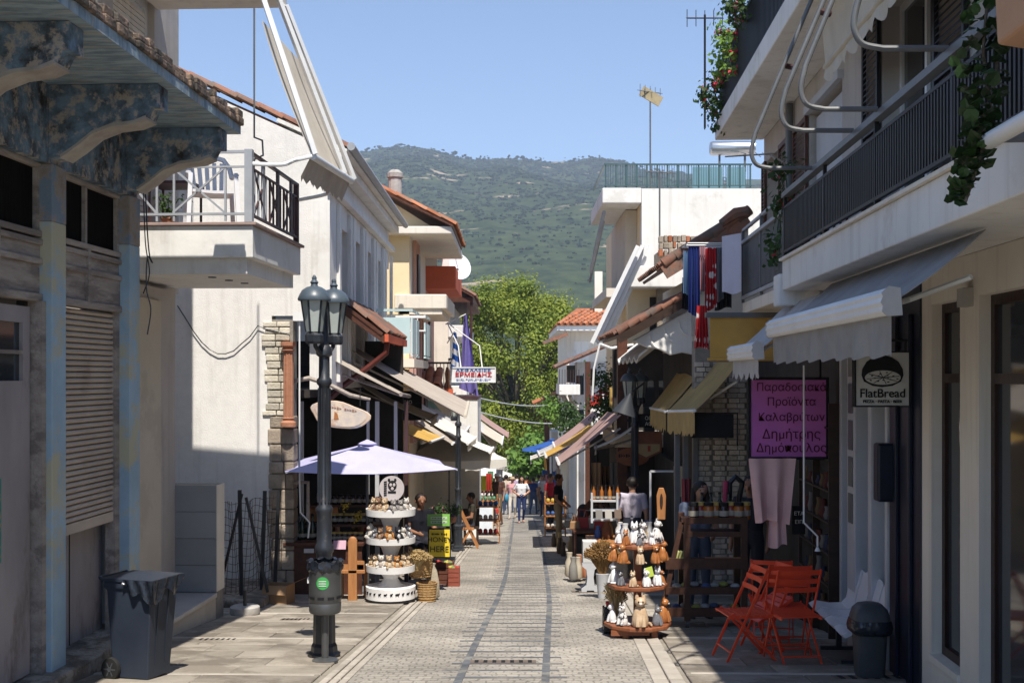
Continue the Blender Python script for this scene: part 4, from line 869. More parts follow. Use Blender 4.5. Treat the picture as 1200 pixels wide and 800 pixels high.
# upper storeys
uh = [(9.1, 10.7, 2.86, 5.0), (12.3, 14.0, 2.86, 4.75), (15.9, 17.0, 3.3, 4.75), (5.0, 7.2, 2.86, 5.0)]
mb = MB(); FR.wall(mb, 2.0, 17.3, 2.56, 8.3, 0, .3, uh); mb.build('upper_wall', M['greybeige'], t)
mb = MB(); FR.box(mb, 2.0, 9.05, .0, .012, 2.9, 5.1); 
mb = MB(); FR.box(mb, 17.05, 17.3, -5.4, -.3, -2.3, 8.3); mb.build('end_wall', M['greybeige'], t)
for a0, a1, c0, c1 in uh: window(FR, t, a0, a1, c0, c1, -.15, M['white_metal'], M['glass'], .06)
for a0, a1, c0, c1 in ((8.35, 9.08, 2.9, 5.0), (10.72, 11.3, 2.9, 5.0), (7.22, 7.9, 2.9, 5.0)): louvre(FR, t, a0, a1, c0, c1, .012, M['slate_rail'])
for a0, a1, c0, c1 in ((14.02, 14.85, 2.9, 4.75), (17.0, 17.28, 3.3, 4.75), (15.3, 15.88, 3.3, 4.75)): louvre(FR, t, a0, a1, c0, c1, .012, M['brown_wood'])
mb = MB(); FR.box(mb, 12.36, 13.94, -.10, -.07, 3.1, 4.7); mb.build('roller_blind', M['greywhite'], t)
mb = MB(); FR.box(mb, 12.25, 14.05, .0, .06, 4.75, 4.84); mb.build('window_hood', M['greywhite'], t)
# long balcony
mb = MB(); FR.box(mb, 2.0, 11.9, 0, .68, 2.55, 2.84); mb.build('balcony_slab', M['white'], t, bevel=.01)
mb = MB(); FR.box(mb, 2.0, 11.93, .0, .71, 2.842, 2.868); mb.build('balcony_edge', M['cream'], t)
rb = MB(); FR.box(rb, 2.0, 11.88, .64, .67, 2.92, 2.945); FR.box(rb, 2.0, 11.88, .64, .67, 3.36, 3.385); rb.build('railing_bar', M['slate_rail'], t)
rb = MB(); FR.box(rb, 2.0, 11.9, .62, .69, 3.47, 3.52); rb.build('handrail', M['pipe'], t)
bmh = MB(); bmh.box((-.012, -.014, 0), (.012, .014, .42)); bal = bmh.mesh('baluster', M['slate_rail'])
for k in range(118): piece('baluster', bal, t, FR(4.9 + k * .06, .655, 2.943), (0, 0, -.05))
for a in (4.9, 6.6, 8.3, 10.0, 11.86): mb = MB(); FR.box(mb, a, a + .03, .64, .67, 2.868, 3.47); mb.build('railing_post', M['slate_rail'], t)
for k in range(10): mb = MB(); FR.box(mb, 11.86, 11.885, .04 + k * .062, .06 + k * .062, 2.943, 3.36); mb.build('baluster', M['slate_rail'], t)
mb = MB(); FR.box(mb, 11.86, 11.885, 0, .66, 3.36, 3.385); mb.build('railing_bar', M['slate_rail'], t)
# second balcony with reeded panels
mb = MB(); FR.box(mb, 12.15, 15.1, 0, .62, 2.48, 2.62); mb.build('balcony_slab', M['cream'], t, bevel=.01)
mb = MB(); FR.box(mb, 11.92, 12.2, .3, .72, 2.40, 2.72); mb.build('concrete_stub', M['white_rough'], t, bevel=.02)
mb = MB()
n_ = 70
for k in range(n_): FR.box(mb, 12.2 + k * 2.9 / n_, 12.2 + (k + .9) * 2.9 / n_, .60, .615 + .008 * (k % 2), 2.72, 3.34)
mb.build('reeded_panel', M['pipe'], t)
mb = MB(); FR.box(mb, 12.15, 15.1, .60, .64, 2.66, 2.70); FR.box(mb, 12.15, 15.1, .58, .65, 3.35, 3.39); FR.box(mb, 12.15, 15.1, .59, .63, 3.52, 3.55); mb.build('railing_bar', M['grey_rail'], t)
for a in (12.15, 13.6, 15.06): mb = MB(); FR.box(mb, a, a + .035, .60, .635, 2.62, 3.55); mb.build('railing_post', M['pipe'], t)
# upper balcony
mb = MB(); FR.box(mb, 3.0, 17.35, 0, .70, 5.12, 5.38); mb.build('upper_balcony_slab', M['white'], t, bevel=.015)
for k in range(75): piece('baluster', bal, t, FR(11.0 + k * .083, .65, 5.42), (0, 0, -.05), (1, 1, 1.7))
mb = MB(); FR.box(mb, 8, 17.3, .63, .67, 6.12, 6.17); FR.box(mb, 8, 17.3, .64, .66, 5.42, 5.45); mb.build('upper_railing_bar', M['slate_rail'], t)
# pipes of the balcony awning, bent out from the hand rail and up to the slab above
t3 = thing('balcony_awning', 'raised cream balcony awning with scalloped edge on bent grey pipe arms', 'awning', FR(9, .7, 3.5))
for (px1, py1, pxb, pyb, pxt, pyt, a) in ((953, 197, 881, 189, 943, -5, 10.45), (1000, 153, 916, 140, 962, -5, 8.93), (1028, 128, 939, 115, 974, -5, 8.19), (1111, 57, 1001, 40, 1006, -5, 6.73)):
    e = at(px1, py1, a); b = at(pxb, pyb, a); u = at(pxt, pyt, a); b2 = b + V((.02, 0, (e.z - b.z) * .5))
    hl = V((b.x + .16, a, e.z)); top = V((e.x + .05, a, 5.14))
    pts = [e, hl, V((b.x + .05, a, e.z + .025)), V((b.x + .005, a, e.z + .09)), V((b.x + .0, a, e.z + .17)), V((b.x + .03, a, e.z + .3)), top]
    mb = MB(); mb.tube(pts[:1] + curve(pts[1:-1], 4) + pts[-1:], .019, 8); mb.build('arm', M['pipe'], t3, smooth=True)
    mb = MB(); m_ = pts[5].lerp(top, .45); mb.tube([m_, m_ + V((.09, .03, -.01))], .026, 8); mb.build('clamp', M['maroon_rail'], t3)
q0, q1 = FR(6.2, .38, 4.62), FR(11.3, .38, 4.62); p0, p1 = FR(6.2, .42, 5.1), FR(11.3, .42, 5.1)
mb = MB(); mb.sheet(lambda u, v: p0.lerp(p1, u).lerp(q0.lerp(q1, u), v), 8, 3, (.006, 0, 0)); mb.build('canopy', M['cream_canvas'], t3)
mb = MB(); mb.tube([q0, q1], .03, 8); mb.build('front_bar', M['cream_canvas'], t3, smooth=True)
mb = MB(); n_ = 96; top = [q0.lerp(q1, i / n_) for i in range(n_ + 1)]; bot = [p - V((0, 0, .10 + .07 * abs(math.sin(i * math.pi / 6)))) + V((.02 * math.sin(i * .7), 0, 0)) for i, p in enumerate(top)]
mb.add(top + bot, [(i, i + 1, n_ + 2 + i, n_ + 1 + i) for i in range(n_)]); mb.build('valance', M['cream_canvas'], t3)
# rainwater pipe, meter boxes and wall aerial
t4 = thing('wall_aerial', 'small bare tv aerial bracketed to the wall below the upper balcony', 'aerial', FR(14.9, .1, 4.3)); mb = MB(); c = FR(14.9, .32, 4.45)
mb.tube([FR(14.9, 0, 4.3), c], .012, 5); mb.tube([c - V((.55, 0, .02)), c + V((.1, 0, .02))], .01, 5)
for k in range(7): mb.tube([c + V((-.5 + k * .09, -.16, .03 - .02 * k)), c + V((-.5 + k * .09, .16, .06))], .006, 4)
mb.build('elements', M['alu'], t4)
mb = MB(); mb.tube([FR(14.95, .06, 2.6), FR(14.95, .06, 5.1)], .05, 8); mb.build('rainwater_pipe', M['pipe'], t, smooth=True)
# grey awnings with aluminium cassettes
def cassette_awning(label, a0, a1, z, bo, zi, mat, val, bi=.1, scal=0):
    P0, P1, Q0, Q1 = FR(a0, bi, zi), FR(a1, bi, zi), FR(a0, bo, z), FR(a1, bo, z)
    t = awning(label, P0, P1, Q0, Q1, mat, M['white_metal'], val, mat, scallop=scal, bar_r=.02, sag=.03)
    prof = [(-.05, -.07), (.03, -.075), (.055, -.05), (.05, -.02), (.062, .0), (.05, .03), (.058, .05), (.02, .085), (-.04, .075)]
    mb = MB(); mb.prism([FR(a0 - .02, bo + b, z + c) for b, c in prof], FR(a1 + .02, 0, 0) - FR(a0 - .02, 0, 0)); mb.build('cassette', M['white_metal'], t, bevel=.006)
    for a in (a0 - .035, a1 + .02): mb = MB(); mb.prism([FR(a, bo + b * 1.08, z + c * 1.08) for b, c in prof], FR(a + .015, 0, 0) - FR(a, 0, 0)); mb.build('end_cap', M['lgrey_canvas'], t)
    return t
cassette_awning('dark grey awning with straight valance above the pizza sign', 6.8, 10.85, 2.12, .95, 2.535, M['grey_canvas'], .30, .42)
cassette_awning('light grey awning with scalloped valance above the purple banner', 11.05, 12.8, 1.93, 1.05, 2.45, M['lgrey_canvas'], .26, .5, 16)
t5 = thing('crank_rod', 'thin white awning crank rod hanging beside the purple banner', 'crank rod', at(942, 640, 12.0)); mb = MB()
mb.tube([at(942, 428, 12), at(942, 612, 12), at(958, 628, 12), at(958, 640, 12)], .010, 6); mb.build('rod', M['white_metal'], t5); mb = MB(); mb.lathe(at(958, 643, 12), [(.03, -.02), (.012, .02)], 8); mb.build('handle', M['white_metal'], t5)
t5 = thing('awning_roll', 'white rolled up awning tube under the peach planter box', 'awning', FR(5.0, .9, 2.75)); mb = MB(); mb.tube([FR(3.2, .95, 2.73), FR(5.2, .95, 2.73)], .038, 10); mb.build('roll', M['white_metal'], t5, smooth=True)
mb = MB(); mb.bar(FR(5.1, .95, 2.73), FR(5.1, .7, 2.73), .03, .05); mb.build('bracket', M['pipe'], t5)
t5 = thing('planter_box', 'peach painted concrete planter box hung beside the climbing vine', 'planter', FR(4.6, .8, 2.9)); mb = MB(); mb.prism([FR(4.1, .70, 3.05), FR(4.1, .98, 3.10), FR(4.1, 1.0, 3.5), FR(4.1, .70, 3.5)], FR(5.02, 0, 0) - FR(4.1, 0, 0)); mb.build('box', pm('peach plaster', (.52, .30, .18), (.45, .26, .155), 2), t5, bevel=.015)
mb = MB(); FR.box(mb, 4.15, 4.98, .74, .96, 3.495, 3.51); mb.build('soil', M['rubble'], t5)
# climbing vine with big leaves
t5 = thing('climbing_vine', 'dark green vine hanging in front of the black balcony railing', 'vine', FR(5.6, .75, 2.9))
lf = MB(); lf.add([(0, 0, 0), (.038, .02, .012), (.045, .06, .004), (0, .1, -.016), (-.045, .06, .004), (-.038, .02, .012), (0, .045, 0)], [(0, 1, 6), (1, 2, 6), (2, 3, 6), (3, 4, 6), (4, 5, 6), (5, 0, 6)])
vine_m = vary(pm('vine leaf', (.022, .055, .014), (.014, .036, .010), 12, rough=.45, bump=.1), .45); lfm = lf.mesh('leaf', vine_m); st_ = MB()
for k in range(295):
    s = random.random(); py = 250 * (s ** .8); wdt = 22 * (1 - max(0, (py - 170) / 90)) if py > 170 else 24 + 8 * math.sin(py / 40)
    px = 1150 + (py < 60) * 8 - (py > 170) * (py - 170) * .38 + random.uniform(-1, 1) * wdt; p = at(px, py - 14, 5.35 + random.uniform(-.12, .16)); k_ = random.uniform(.38, .78)
    piece('leaf', lfm, t5, p, (random.uniform(.5, 2.3) + 1.6, random.uniform(-.6, .6), random.uniform(-1.2, 1.2)), (k_, k_, k_))
st_.tube([at(1160, -40, 5.45), at(1152, 60, 5.42), at(1160, 130, 5.42), at(1150, 180, 5.4), at(1130, 240, 5.36)], .008, 5); st_.tube([at(1172, -40, 5.5), at(1168, 80, 5.45), at(1150, 170, 5.42)], .01, 5); st_.build('stem', bark, t5)
random.seed(21)
# geraniums spilling over the upper balcony, second-balcony plants
red_m = solid('red petals', (.45, .02, .04)); pinkp = solid('pink petals', (.55, .12, .22))
def spill(label, a, b, z, n, w, drop, fl, lm=dark_m, up=.3):
    p = FR(a, b, z); t = thing('flowering_plant', label, 'plant', p); cs = [p + V((-random.uniform(-.05, .14), random.uniform(-w, w), random.uniform(-drop, up))) for _ in range(n)]
    mb = MB(); [mb.tube([p, p.lerp(c, .5) + V((-.03, 0, .08)), c], .005, 4) for c in cs]; mb.build('stem', lm, t)
    mb = MB(); leaves(mb, cs, 26, .10, .042); mb.build('foliage', lm, t)
    mb = MB(); leaves(mb, cs[:: 2], 12, .06, .034); mb.build('blossom', fl, t)
spill('red geranium trailing over the far corner of the upper balcony', 16.9, .74, 5.6, 16, .35, .45, red_m)
spill('yellow green trailing plant with red flowers on the upper balcony railing', 15.6, .73, 6.0, 14, .4, .45, red_m, lite_m)
spill('pink flowering plant at the railing of the upper balcony', 14.4, .73, 6.25, 10, .35, .35, pinkp)
spill('dark leafy plant with red flowers between the two balconies', 12.3, .55, 3.5, 14, .3, .55, red_m, dark_m, .45)
aerial('small black tv aerial standing behind the upper balcony flowers', at(826, 150, 18.5), 1.75, .55, M['slate_rail'], 5, 0)

# washing on a rack at the end of the reeded balcony
rk = thing('drying_rack', 'white metal drying rack sticking out from the reeded balcony', 'drying rack', at(840, 285, 15.2)); mb = MB()
for dy in (0, .25, .5): mb.tube([at(806, 285, 15.15) + V((0, dy, 0)), at(872, 285, 15.15) + V((0, dy, 0))], .009, 5)
mb.tube([at(806, 285, 15.15), at(806, 285, 15.15) + V((0, .5, 0))], .009, 5); mb.build('frame', M['white_metal'], rk)
def polka(): 
    m = bpy.data.materials.new('red polka dot cloth'); m.use_nodes = True; nt = m.node_tree; N = nt.nodes; L = nt.links; geo = N.new('ShaderNodeNewGeometry'); v = N.new('ShaderNodeTexVoronoi'); v.inputs['Scale'].default_value = 7.5; v.inputs['Randomness'].default_value = .55
    L.new(geo.outputs['Position'], v.inputs[0]); mr = N.new('ShaderNodeMapRange'); mr.inputs[1].default_value = .33; mr.inputs[2].default_value = .36; L.new(v.outputs['Distance'], mr.inputs[0]); mx = N.new('ShaderNodeMix'); mx.data_type = 'RGBA'; L.new(mr.outputs[0], mx.inputs[0]); mx.inputs[6].default_value = (.75, .72, .7, 1); mx.inputs[7].default_value = (.45, .015, .02, 1)
    L.new(mx.outputs[2], N['Principled BSDF'].inputs['Base Color']); N['Principled BSDF'].inputs['Roughness'].default_value = .9; return m
def hang(name, label, px0, px1, py0, py1, y, mat, taper=.1, fold=.03, group=None, n=4.0, yaw=0):
    a, b = at(px0, py0, y), at(px1, py0, y); b = b + V((0, yaw, 0)); h = (py1 - py0) / F * y; t = thing(name, label, 'laundry' if group else 'cloth', (a + b) / 2, group); ph = random.uniform(0, 6)
    def fn(u, v): p = a.lerp(b, .5 + (u - .5) * (1 - taper * (1 - v))); return p + V((0, fold * math.sin(u * n * 6.28 + ph) * (.3 + v), -h * v - .03 * h * math.sin(u * 5 + ph) * v))
    mb = MB(); mb.sheet(fn, 18, 10, (0, .006, 0)); mb.build('fabric', mat, t, smooth=True); return t
GW = 'washing on the balcony rack'
hang('washing', 'light blue shirt hung outermost on the balcony drying rack', 800, 812, 294, 345, 15.2, cloth('light blue shirt', (.13, .22, .36)), group=GW)
hang('washing', 'black garment with white print at the outer end of the drying rack', 799, 810, 325, 362, 15.3, cloth('black shirt', (.02, .022, .03)), group=GW)
hang('washing', 'long navy blue garment hanging beside the light blue shirt', 806, 820, 289, 368, 15.18, cloth('navy cloth', (.02, .035, .16)), group=GW)
hang('washing', 'dusty pink garment between the navy and the polka dot washing', 818, 828, 289, 340, 15.25, cloth('pink garment', (.42, .24, .28)), group=GW)
PD = polka()
hang('washing', 'upper red dress with white polka dots on the drying rack', 826, 840, 290, 362, 15.15, PD, group=GW)
hang('washing', 'lower red cloth with big white polka dots below the drying rack', 814, 831, 358, 408, 15.05, PD, group=GW, taper=.3)
hang('washing', 'grey striped garment next to the upper polka dot dress', 840, 848, 290, 352, 15.3, cloth('grey stripes', (.24, .25, .28)), group=GW)
hang('washing', 'folded pale lilac towel hung over the end of the balcony railing', 846, 862, 277, 344, 14.9, cloth('lilac towel', (.52, .52, .62)), 0, .01, GW, 1, -.35)
hang('washing', 'large dark cloth hanging behind the washing on the balcony end', 838, 858, 290, 362, 15.4, cloth('dark cloth', (.03, .03, .035)), group=GW)

# ================================================================ right: brick piers and brown straw awnings
t = thing('brick_shop', 'narrow shop front with pale grey brick piers under straw coloured awnings', 'building', (3.2, 17, G(17)))
core = MB(); core.box((2.62, 17.08, -1.6), (3.9, 17.4, 2.2)); core = core.build('pier_core', M['mortar'], t)
bk = MB(); bk.box((0, 0, 0), (.205, .06, .062)); bk_me = bk.mesh('brick', M['brick_grey'])
for px0, px1 in ((2.64, 2.84), (2.90, 3.06), (3.10, 3.34)):
    for r in range(46):
        z = -1.5 + r * .074; off = (r % 2) * .07
        piece('brick', bk_me, core, (px0 - off * .4, 17.04 + random.uniform(-.012, .012), z), (0, 0, random.uniform(-.03, .03)), ((px1 - px0) / .205 * .58, 1, 1))
        piece('brick', bk_me, core, (px0 + (px1 - px0) * .62 - off * .4, 17.04 + random.uniform(-.012, .012), z), (0, 0, random.uniform(-.03, .03)), ((px1 - px0) / .205 * .4, 1, 1))
for x in (2.32, 2.44, 2.58): mb = MB(); mb.box((x, 17.0, -1.6), (x + .07, 17.1, .9)); mb.build('door_post', M['pipe'], t)
mb = MB(); mb.box((3.4, 12.4, -1.6), (3.6, 17, 2.2)); mb.build('back_wall', M['dark'], t)
awning('straw coloured awning with ragged fringe, farther of the pair by the bricks', at(833, 418, 17.9), at(812, 408, 20.0), at(780, 482, 17.9), at(762, 478, 20.0), M['straw'], M['white_metal'], .34, M['straw'], fringe=True, scallop=10, bar_r=.02)
awning('straw coloured awning with ragged fringe, nearer of the pair by the bricks', at(866, 424, 15.3), at(832, 424, 17.6), at(814, 481, 15.3), at(782, 482, 17.6), M['straw'], M['white_metal'], .34, M['straw'], fringe=True, scallop=10, bar_r=.02)
t = thing('awning_screen', 'plain mustard canvas screen hung below the reeded balcony', 'awning', at(868, 370, 14.3)); a, b = at(832, 372, 14.3), at(908, 372, 14.3)
mb = MB(); mb.sheet(lambda u, v: a.lerp(b, u) + V((0, .012 * math.sin(u * 9), -v * .52)), 12, 4, (0, .006, 0)); mb.build('canvas', M['mustard'], t, smooth=True)
mb = MB(); mb.bar(a + V((-.06, 0, .03)), b + V((.1, 0, .03)), .05, .06); mb.build('head_bar', M['pipe'], t); mb = MB(); mb.tube([a - V((.03, 0, .5)), b - V((0, 0, .5))], .018, 6); mb.build('foot_bar', M['mustard'], t)
t = thing('hanging_sign', 'blank black sign board on an iron bracket in front of the bricks', 'sign', at(835, 500, 15.6)); mb = MB(); p = at(836, 499, 15.6); mb.box((p.x - .28, 15.58, p.z - .155), (p.x + .26, 15.62, p.z + .155)); mb.build('board', M['ink'], t)
mb = MB(); mb.tube([at(810, 484, 15.6), at(864, 484, 15.6), at(864, 522, 15.6)], .012, 5); mb.build('bracket', M['black_metal'], t)

# ================================================================ right: house with two tile lean-tos and scalloped soffit
t = thing('tile_eave_house', 'house with steep red brown tiled eaves and white scalloped soffit', 'building', (3, 19.5, G(19)))
mb = MB(); mb.box((2.75, 17.7, 2.1), (6, 21.8, 3.2)); mb.build('wall', M['beige'], t); mb = MB(); mb.box((2.76, 17.72, -2), (6, 21.8, 2.098)); mb.build('shop_wall', M['dark'], t)  # lower part coloured dark to stand in for the shaded shop interior
tile_roof(t, at(778, 312, 18.0) , (0, 1, 0), (1, 0, .62), 15, 4, TILE_OLD, deck=True)
mb = MB(); o_ = at(778, 312, 17.9); e_ = o_ + V((1, 0, .62)).normalized() * 1.5; mb.bar(o_ - V((0, 0, .10)), e_ - V((0, 0, .10)), .06, .2); mb.build('verge_board', M['tile_old'], t)
for k in range(7): mb = MB(); c_ = o_.lerp(e_, (k + .5) / 7) + V((0, .02, .035)); mb.tube([o_.lerp(e_, k / 7) + V((0, .03, .03)), o_.lerp(e_, (k + 1.12) / 7) + V((0, .03, .05))], [.095, .08], 8); mb.build('verge_tile', M['tile_old'], t, smooth=True)
mb = MB(); mb.prism([(o_.x + .45, 17.95, o_.z + .1), (e_.x, 17.95, e_.z - .1), (e_.x, 17.95, 2.3), (o_.x + .45, 17.95, 2.3)], (0, .2, 0)); mb.build('gable_wall', M['greybeige'], t)
ridge_p = at(868, 252, 17.9); mb = MB(); mb.tube([at(845, 262, 17.85), at(862, 250, 17.85), at(876, 248, 17.85)], [.06, .085, .085], 8); mb.build('ridge_tile', M['tile_old'], t, smooth=True)
tile_roof(t, at(724, 392, 18.2), (0, 1, 0), (1, 0, .56), 16, 3, TILE_OLD)
mb = MB(); o_ = at(724, 392, 18.1); e_ = o_ + V((1, 0, .56)).normalized() * 1.15; mb.bar(o_ - V((0, 0, .08)), e_ - V((0, 0, .08)), .05, .12); mb.build('verge_board', M['dark_wood'], t)
for k in range(6): mb = MB(); mb.tube([o_.lerp(e_, k / 6) + V((0, .03, .03)), o_.lerp(e_, (k + 1.12) / 6) + V((0, .03, .05))], [.07, .055], 8); mb.build('verge_tile', M['tile_old'], t, smooth=True)
n_ = 14; A_, B_ = at(745, 398, 18.3), at(832, 352, 18.3)
mb = MB(); mb.prism([at(px, py, 18.25) for px, py in ((741, 399), (832, 350), (832, 411), (815, 416), (800, 413), (786, 416), (772, 409), (758, 407))], (0, .12, 0)); mb.build('soffit_end', M['white'], t, bevel=.02)
for k in range(4): mb = MB(); mb.tube([at(762 + k * 17 + dx, 392 - k * 8 + dy, 18.24) for dx, dy in ((0, 0), (1, 8), (5, 14), (11, 17))], [.008, .02, .02, .006], 6); mb.build('soffit_shell', M['white'], t, smooth=True)
for j in range(5):
    mb = MB(); y = 18.4 + j * .75
    def sc(u, v, y=y): x = 1.95 + u * 1.15; return V((x, y + v * .7, 1.98 + .62 * math.sin(u * 1.5) - .09 * math.sin(math.pi * v)))
    mb.sheet(sc, 10, 6, (0, 0, .04)); mb.build('soffit_scallop', M['white'], t, smooth=True)
for k in range(6): mb = MB(); mb.box((2.55 + k * .1, 17.65, 2.9), (2.60 + k * .1, 17.68, 3.35)); mb.build('boarding', M['old_wood'], t)
t = thing('upstairs_porch', 'dark timber upstairs porch with black furniture behind the twin lamp', 'porch', (2.6, 22.5, .6))
mb = MB(); mb.box((1.9, 22.0, .38), (4, 25, .62)); mb.build('floor', M['cream'], t)
for x in (1.95, 3.0): mb = MB(); mb.box((x, 22.05, -2), (x + .18, 22.25, 2.4)); mb.build('post', M['brown_wood'], t)
for zz in (.85, 1.2): mb = MB(); mb.box((2.13, 22.1, zz), (3.0, 22.14, zz + .04)); mb.build('rail', M['black_metal'], t)
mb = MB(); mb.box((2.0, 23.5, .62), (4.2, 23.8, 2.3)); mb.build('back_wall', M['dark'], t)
for k in range(3): mb = MB(); x = 2.2 + k * .3; mb.box((x, 22.6, .62), (x + .2, 22.8, 1.1)); mb.box((x, 22.78, 1.1), (x + .2, 22.82, 1.6)); mb.build('chair', M['black_metal'], t)
mb = MB(); mb.box((2.0, 22.2, -2.1), (4.5, 24.5, .38)); mb.build('shop_core', M['dark'], t)

# ================================================================ right: white block with roof terrace
Y5 = 24.0; t = thing('terrace_block', 'white flat roofed block with teal glass roof railing and slanting balcony soffit', 'building', (4, 27, G(27)))
x0 = PX(752, Y5)
mb = MB(); mb.box((x0, Y5, -2.5), (9, Y5 + .3, PZ(221, Y5))); mb.build('end_wall', M['white'], t)
mb = MB(); mb.box((x0, Y5 + .3, -2.5), (x0 + .3, 33, PZ(221, Y5))); mb.build('front_wall', M['yellow'], t)
mb = MB(); mb.box((x0 + .3, Y5 + .3, -2.5), (9, 33, 5.2)); mb.build('core', M['greybeige'], t)
mb = MB(); mb.box((PX(706, Y5), Y5 + .02, PZ(238, Y5)), (x0 - .002, 27.5, PZ(220, Y5))); mb.build('roof_slab', M['white'], t, bevel=.02)
mb = MB(); mb.box((PX(738, Y5), Y5 + .9, 3.48), (x0 - .003, 28.4, PZ(239, Y5))); mb.build('loggia_wall', M['beige'], t)  # wall return under the roof slab, recess shade put into its beige
mb = MB(); mb.box((PX(712, Y5), Y5 + .3, 3.3), (x0 - .004, 28.5, 3.48)); mb.build('balcony_slab', M['cream'], t)
for zz in (4.0,): 
    mb = MB(); mb.bar((PX(709, Y5), Y5 + .2, PZ(246, Y5)), (PX(692, 25), 25, PZ(318, 25)), .06, .05); mb.bar((PX(713, Y5), Y5 + 1.3, PZ(250, Y5)), (PX(691, 27), 27, PZ(330, 27)), .05, .05); mb.build('awning_rail', M['grey_rail'], t)
zt = PZ(220, Y5); zz = PZ(193, Y5)
for k in range(15): x = PX(710, Y5) + k * (PX(880, Y5) - PX(710, Y5)) / 14; mb = MB(); mb.box((x - .015, Y5 + .05, zt), (x + .015, Y5 + .08, zz)); mb.build('railing_post', M['teal_rail'], t)
mb = MB(); mb.box((PX(708, Y5), Y5 + .04, zz), (PX(882, Y5), Y5 + .09, zz + .03)); mb.box((PX(708, Y5), Y5 + .04, zt + .04), (PX(882, Y5), Y5 + .09, zt + .06)); mb.box((PX(708, Y5), Y5 + .09, zz), (PX(708, Y5) + .04, 27.4, zz + .03)); mb.build('railing_bar', M['teal_rail'], t)
for k in range(60): x = PX(710, Y5) + k * (PX(880, Y5) - PX(710, Y5)) / 59; mb = MB(); mb.box((x - .005, Y5 + .06, zt + .05), (x + .005, Y5 + .07, zz)); mb.build('baluster', M['teal_rail'], t)
for px0, px1 in ((817, 853), (858, 880)): mb = MB(); mb.box((PX(px0, Y5), Y5 + .6, zt + .03), (PX(px1, Y5), Y5 + .63, zz + .06)); mb.build('screen_panel', pm('teal screen', (.17, .30, .36), (.14, .26, .31), 2, rough=.3), t)
mb = MB(); mb.box((PX(748, Y5), Y5 - .015, 3.2), (PX(880, Y5), Y5 - .001, 3.5)); 
h_ = thing('solar_heater', 'shiny steel solar water heater tank on the roof terrace', 'water heater', at(855, 195, 25.2)); c0, c1 = at(832, 174, 25.2), at(884, 174, 25.2)
mb = MB(); mb.tube([c0, c0 + V((.04, 0, 0)), c1], [.12, .15, .15], 16); mb.build('tank', M['alu'], h_, smooth=True)
for p in (c0 + V((.2, 0, 0)), c1 - V((.2, 0, 0))): mb = MB(); mb.bar(p, p - V((0, 0, .5)), .04); mb.build('leg', M['pipe'], h_)
t6 = aerial('tall tv aerial mast on the roof terrace with a yellow grid head', at(762, 222, 24.4), 2.05, .5, M['pipe'], 5, .5); c = at(763, 113, 24.4); mb = MB(); mb.obox(c, (.2, 0, -.12), (0, .02, 0), (.05, 0, .09)); mb.build('grid_head', pm('yellowed aerial', (.40, .33, .20), (.3, .25, .15), 9), t6)
aerial('lower tv aerial with slanted boom in front of the white end wall', at(773, 280, 22.6), 1.3, .55, M['pipe'], 6, .3)
# old rubble roof in front of the white wall
t = thing('ruined_parapet', 'crumbling stone parapet with broken tiles below the white end wall', 'wall', at(790, 300, 22.8)); 
for k in range(16):
    for j in range(3):
        p = at(775 + k * 5.2 + random.uniform(-1, 1), 296 - j * 8 + random.uniform(-1, 1), 22.6); mb = MB(); mb.obox(p, (.04 * random.uniform(.7, 1.1), 0, 0), (0, .08, 0), (0, 0, .06)); mb.build('stone', M['stone'] if (k + j) % 4 else M['tile'], t, bevel=.012)
mb = MB(); mb.box((PX(770, 22.7), 22.66, 2.6), (PX(872, 22.7), 23.2, PZ(296, 22.7))); mb.build('wall', M['stone'], t)
# stowed white awning leaning out over the lane
t = thing('drop_arm_awning', 'folded white awning bars slanting down from the yellow balcony', 'awning', at(745, 290, 22.0)); A_, B_ = at(757, 288, 22.0), at(703, 402, 22.0)
for k, dx in enumerate((0, .10, .2, .3)):
    mb = MB(); o = V((dx - .15, dx * 1.5, dx * .2)); mb.bar(A_ + o, B_ + o, .045, .07); mb.build('guide_bar', M['white_metal'], t)
mb = MB(); mb.bar(A_ + V((-.02, .3, .0)), B_ + V((-.02, .3, .0)), .2, .03); mb.build('canopy', M['lgrey_canvas'], t)
mb = MB(); mb.tube([B_ + V((0, 0, -.02)), at(716, 408, 22.1), at(742, 404, 22.2)], .03, 7); mb.build('arm', M['white_metal'], t, smooth=True)
mb = MB(); mb.tube([B_, at(696, 432, 22), at(694, 470, 22)], .02, 6); mb.build('pull_rod', M['white_metal'], t)
t = thing('yellow_loggia', 'yellow loggia with white roller box below the slanting balcony soffit', 'balcony', (2.2, 22.4, 2)); mb = MB(); mb.box((PX(735, 23), 22.9, 2.35), (PX(800, 23), 23.2, 3.35)); mb.build('wall', M['yellow'], t)
mb = MB(); mb.box((PX(735, 22.6), 22.3, 3.35), (PX(800, 22.6), 23.5, 3.75)); mb.build('roof_slab', M['white'], t, bevel=.02); mb = MB(); mb.box((PX(762, 22.8), 22.86, 2.5), (PX(775, 22.8), 22.898, 3.2)); mb.build('door', M['dark'], t)

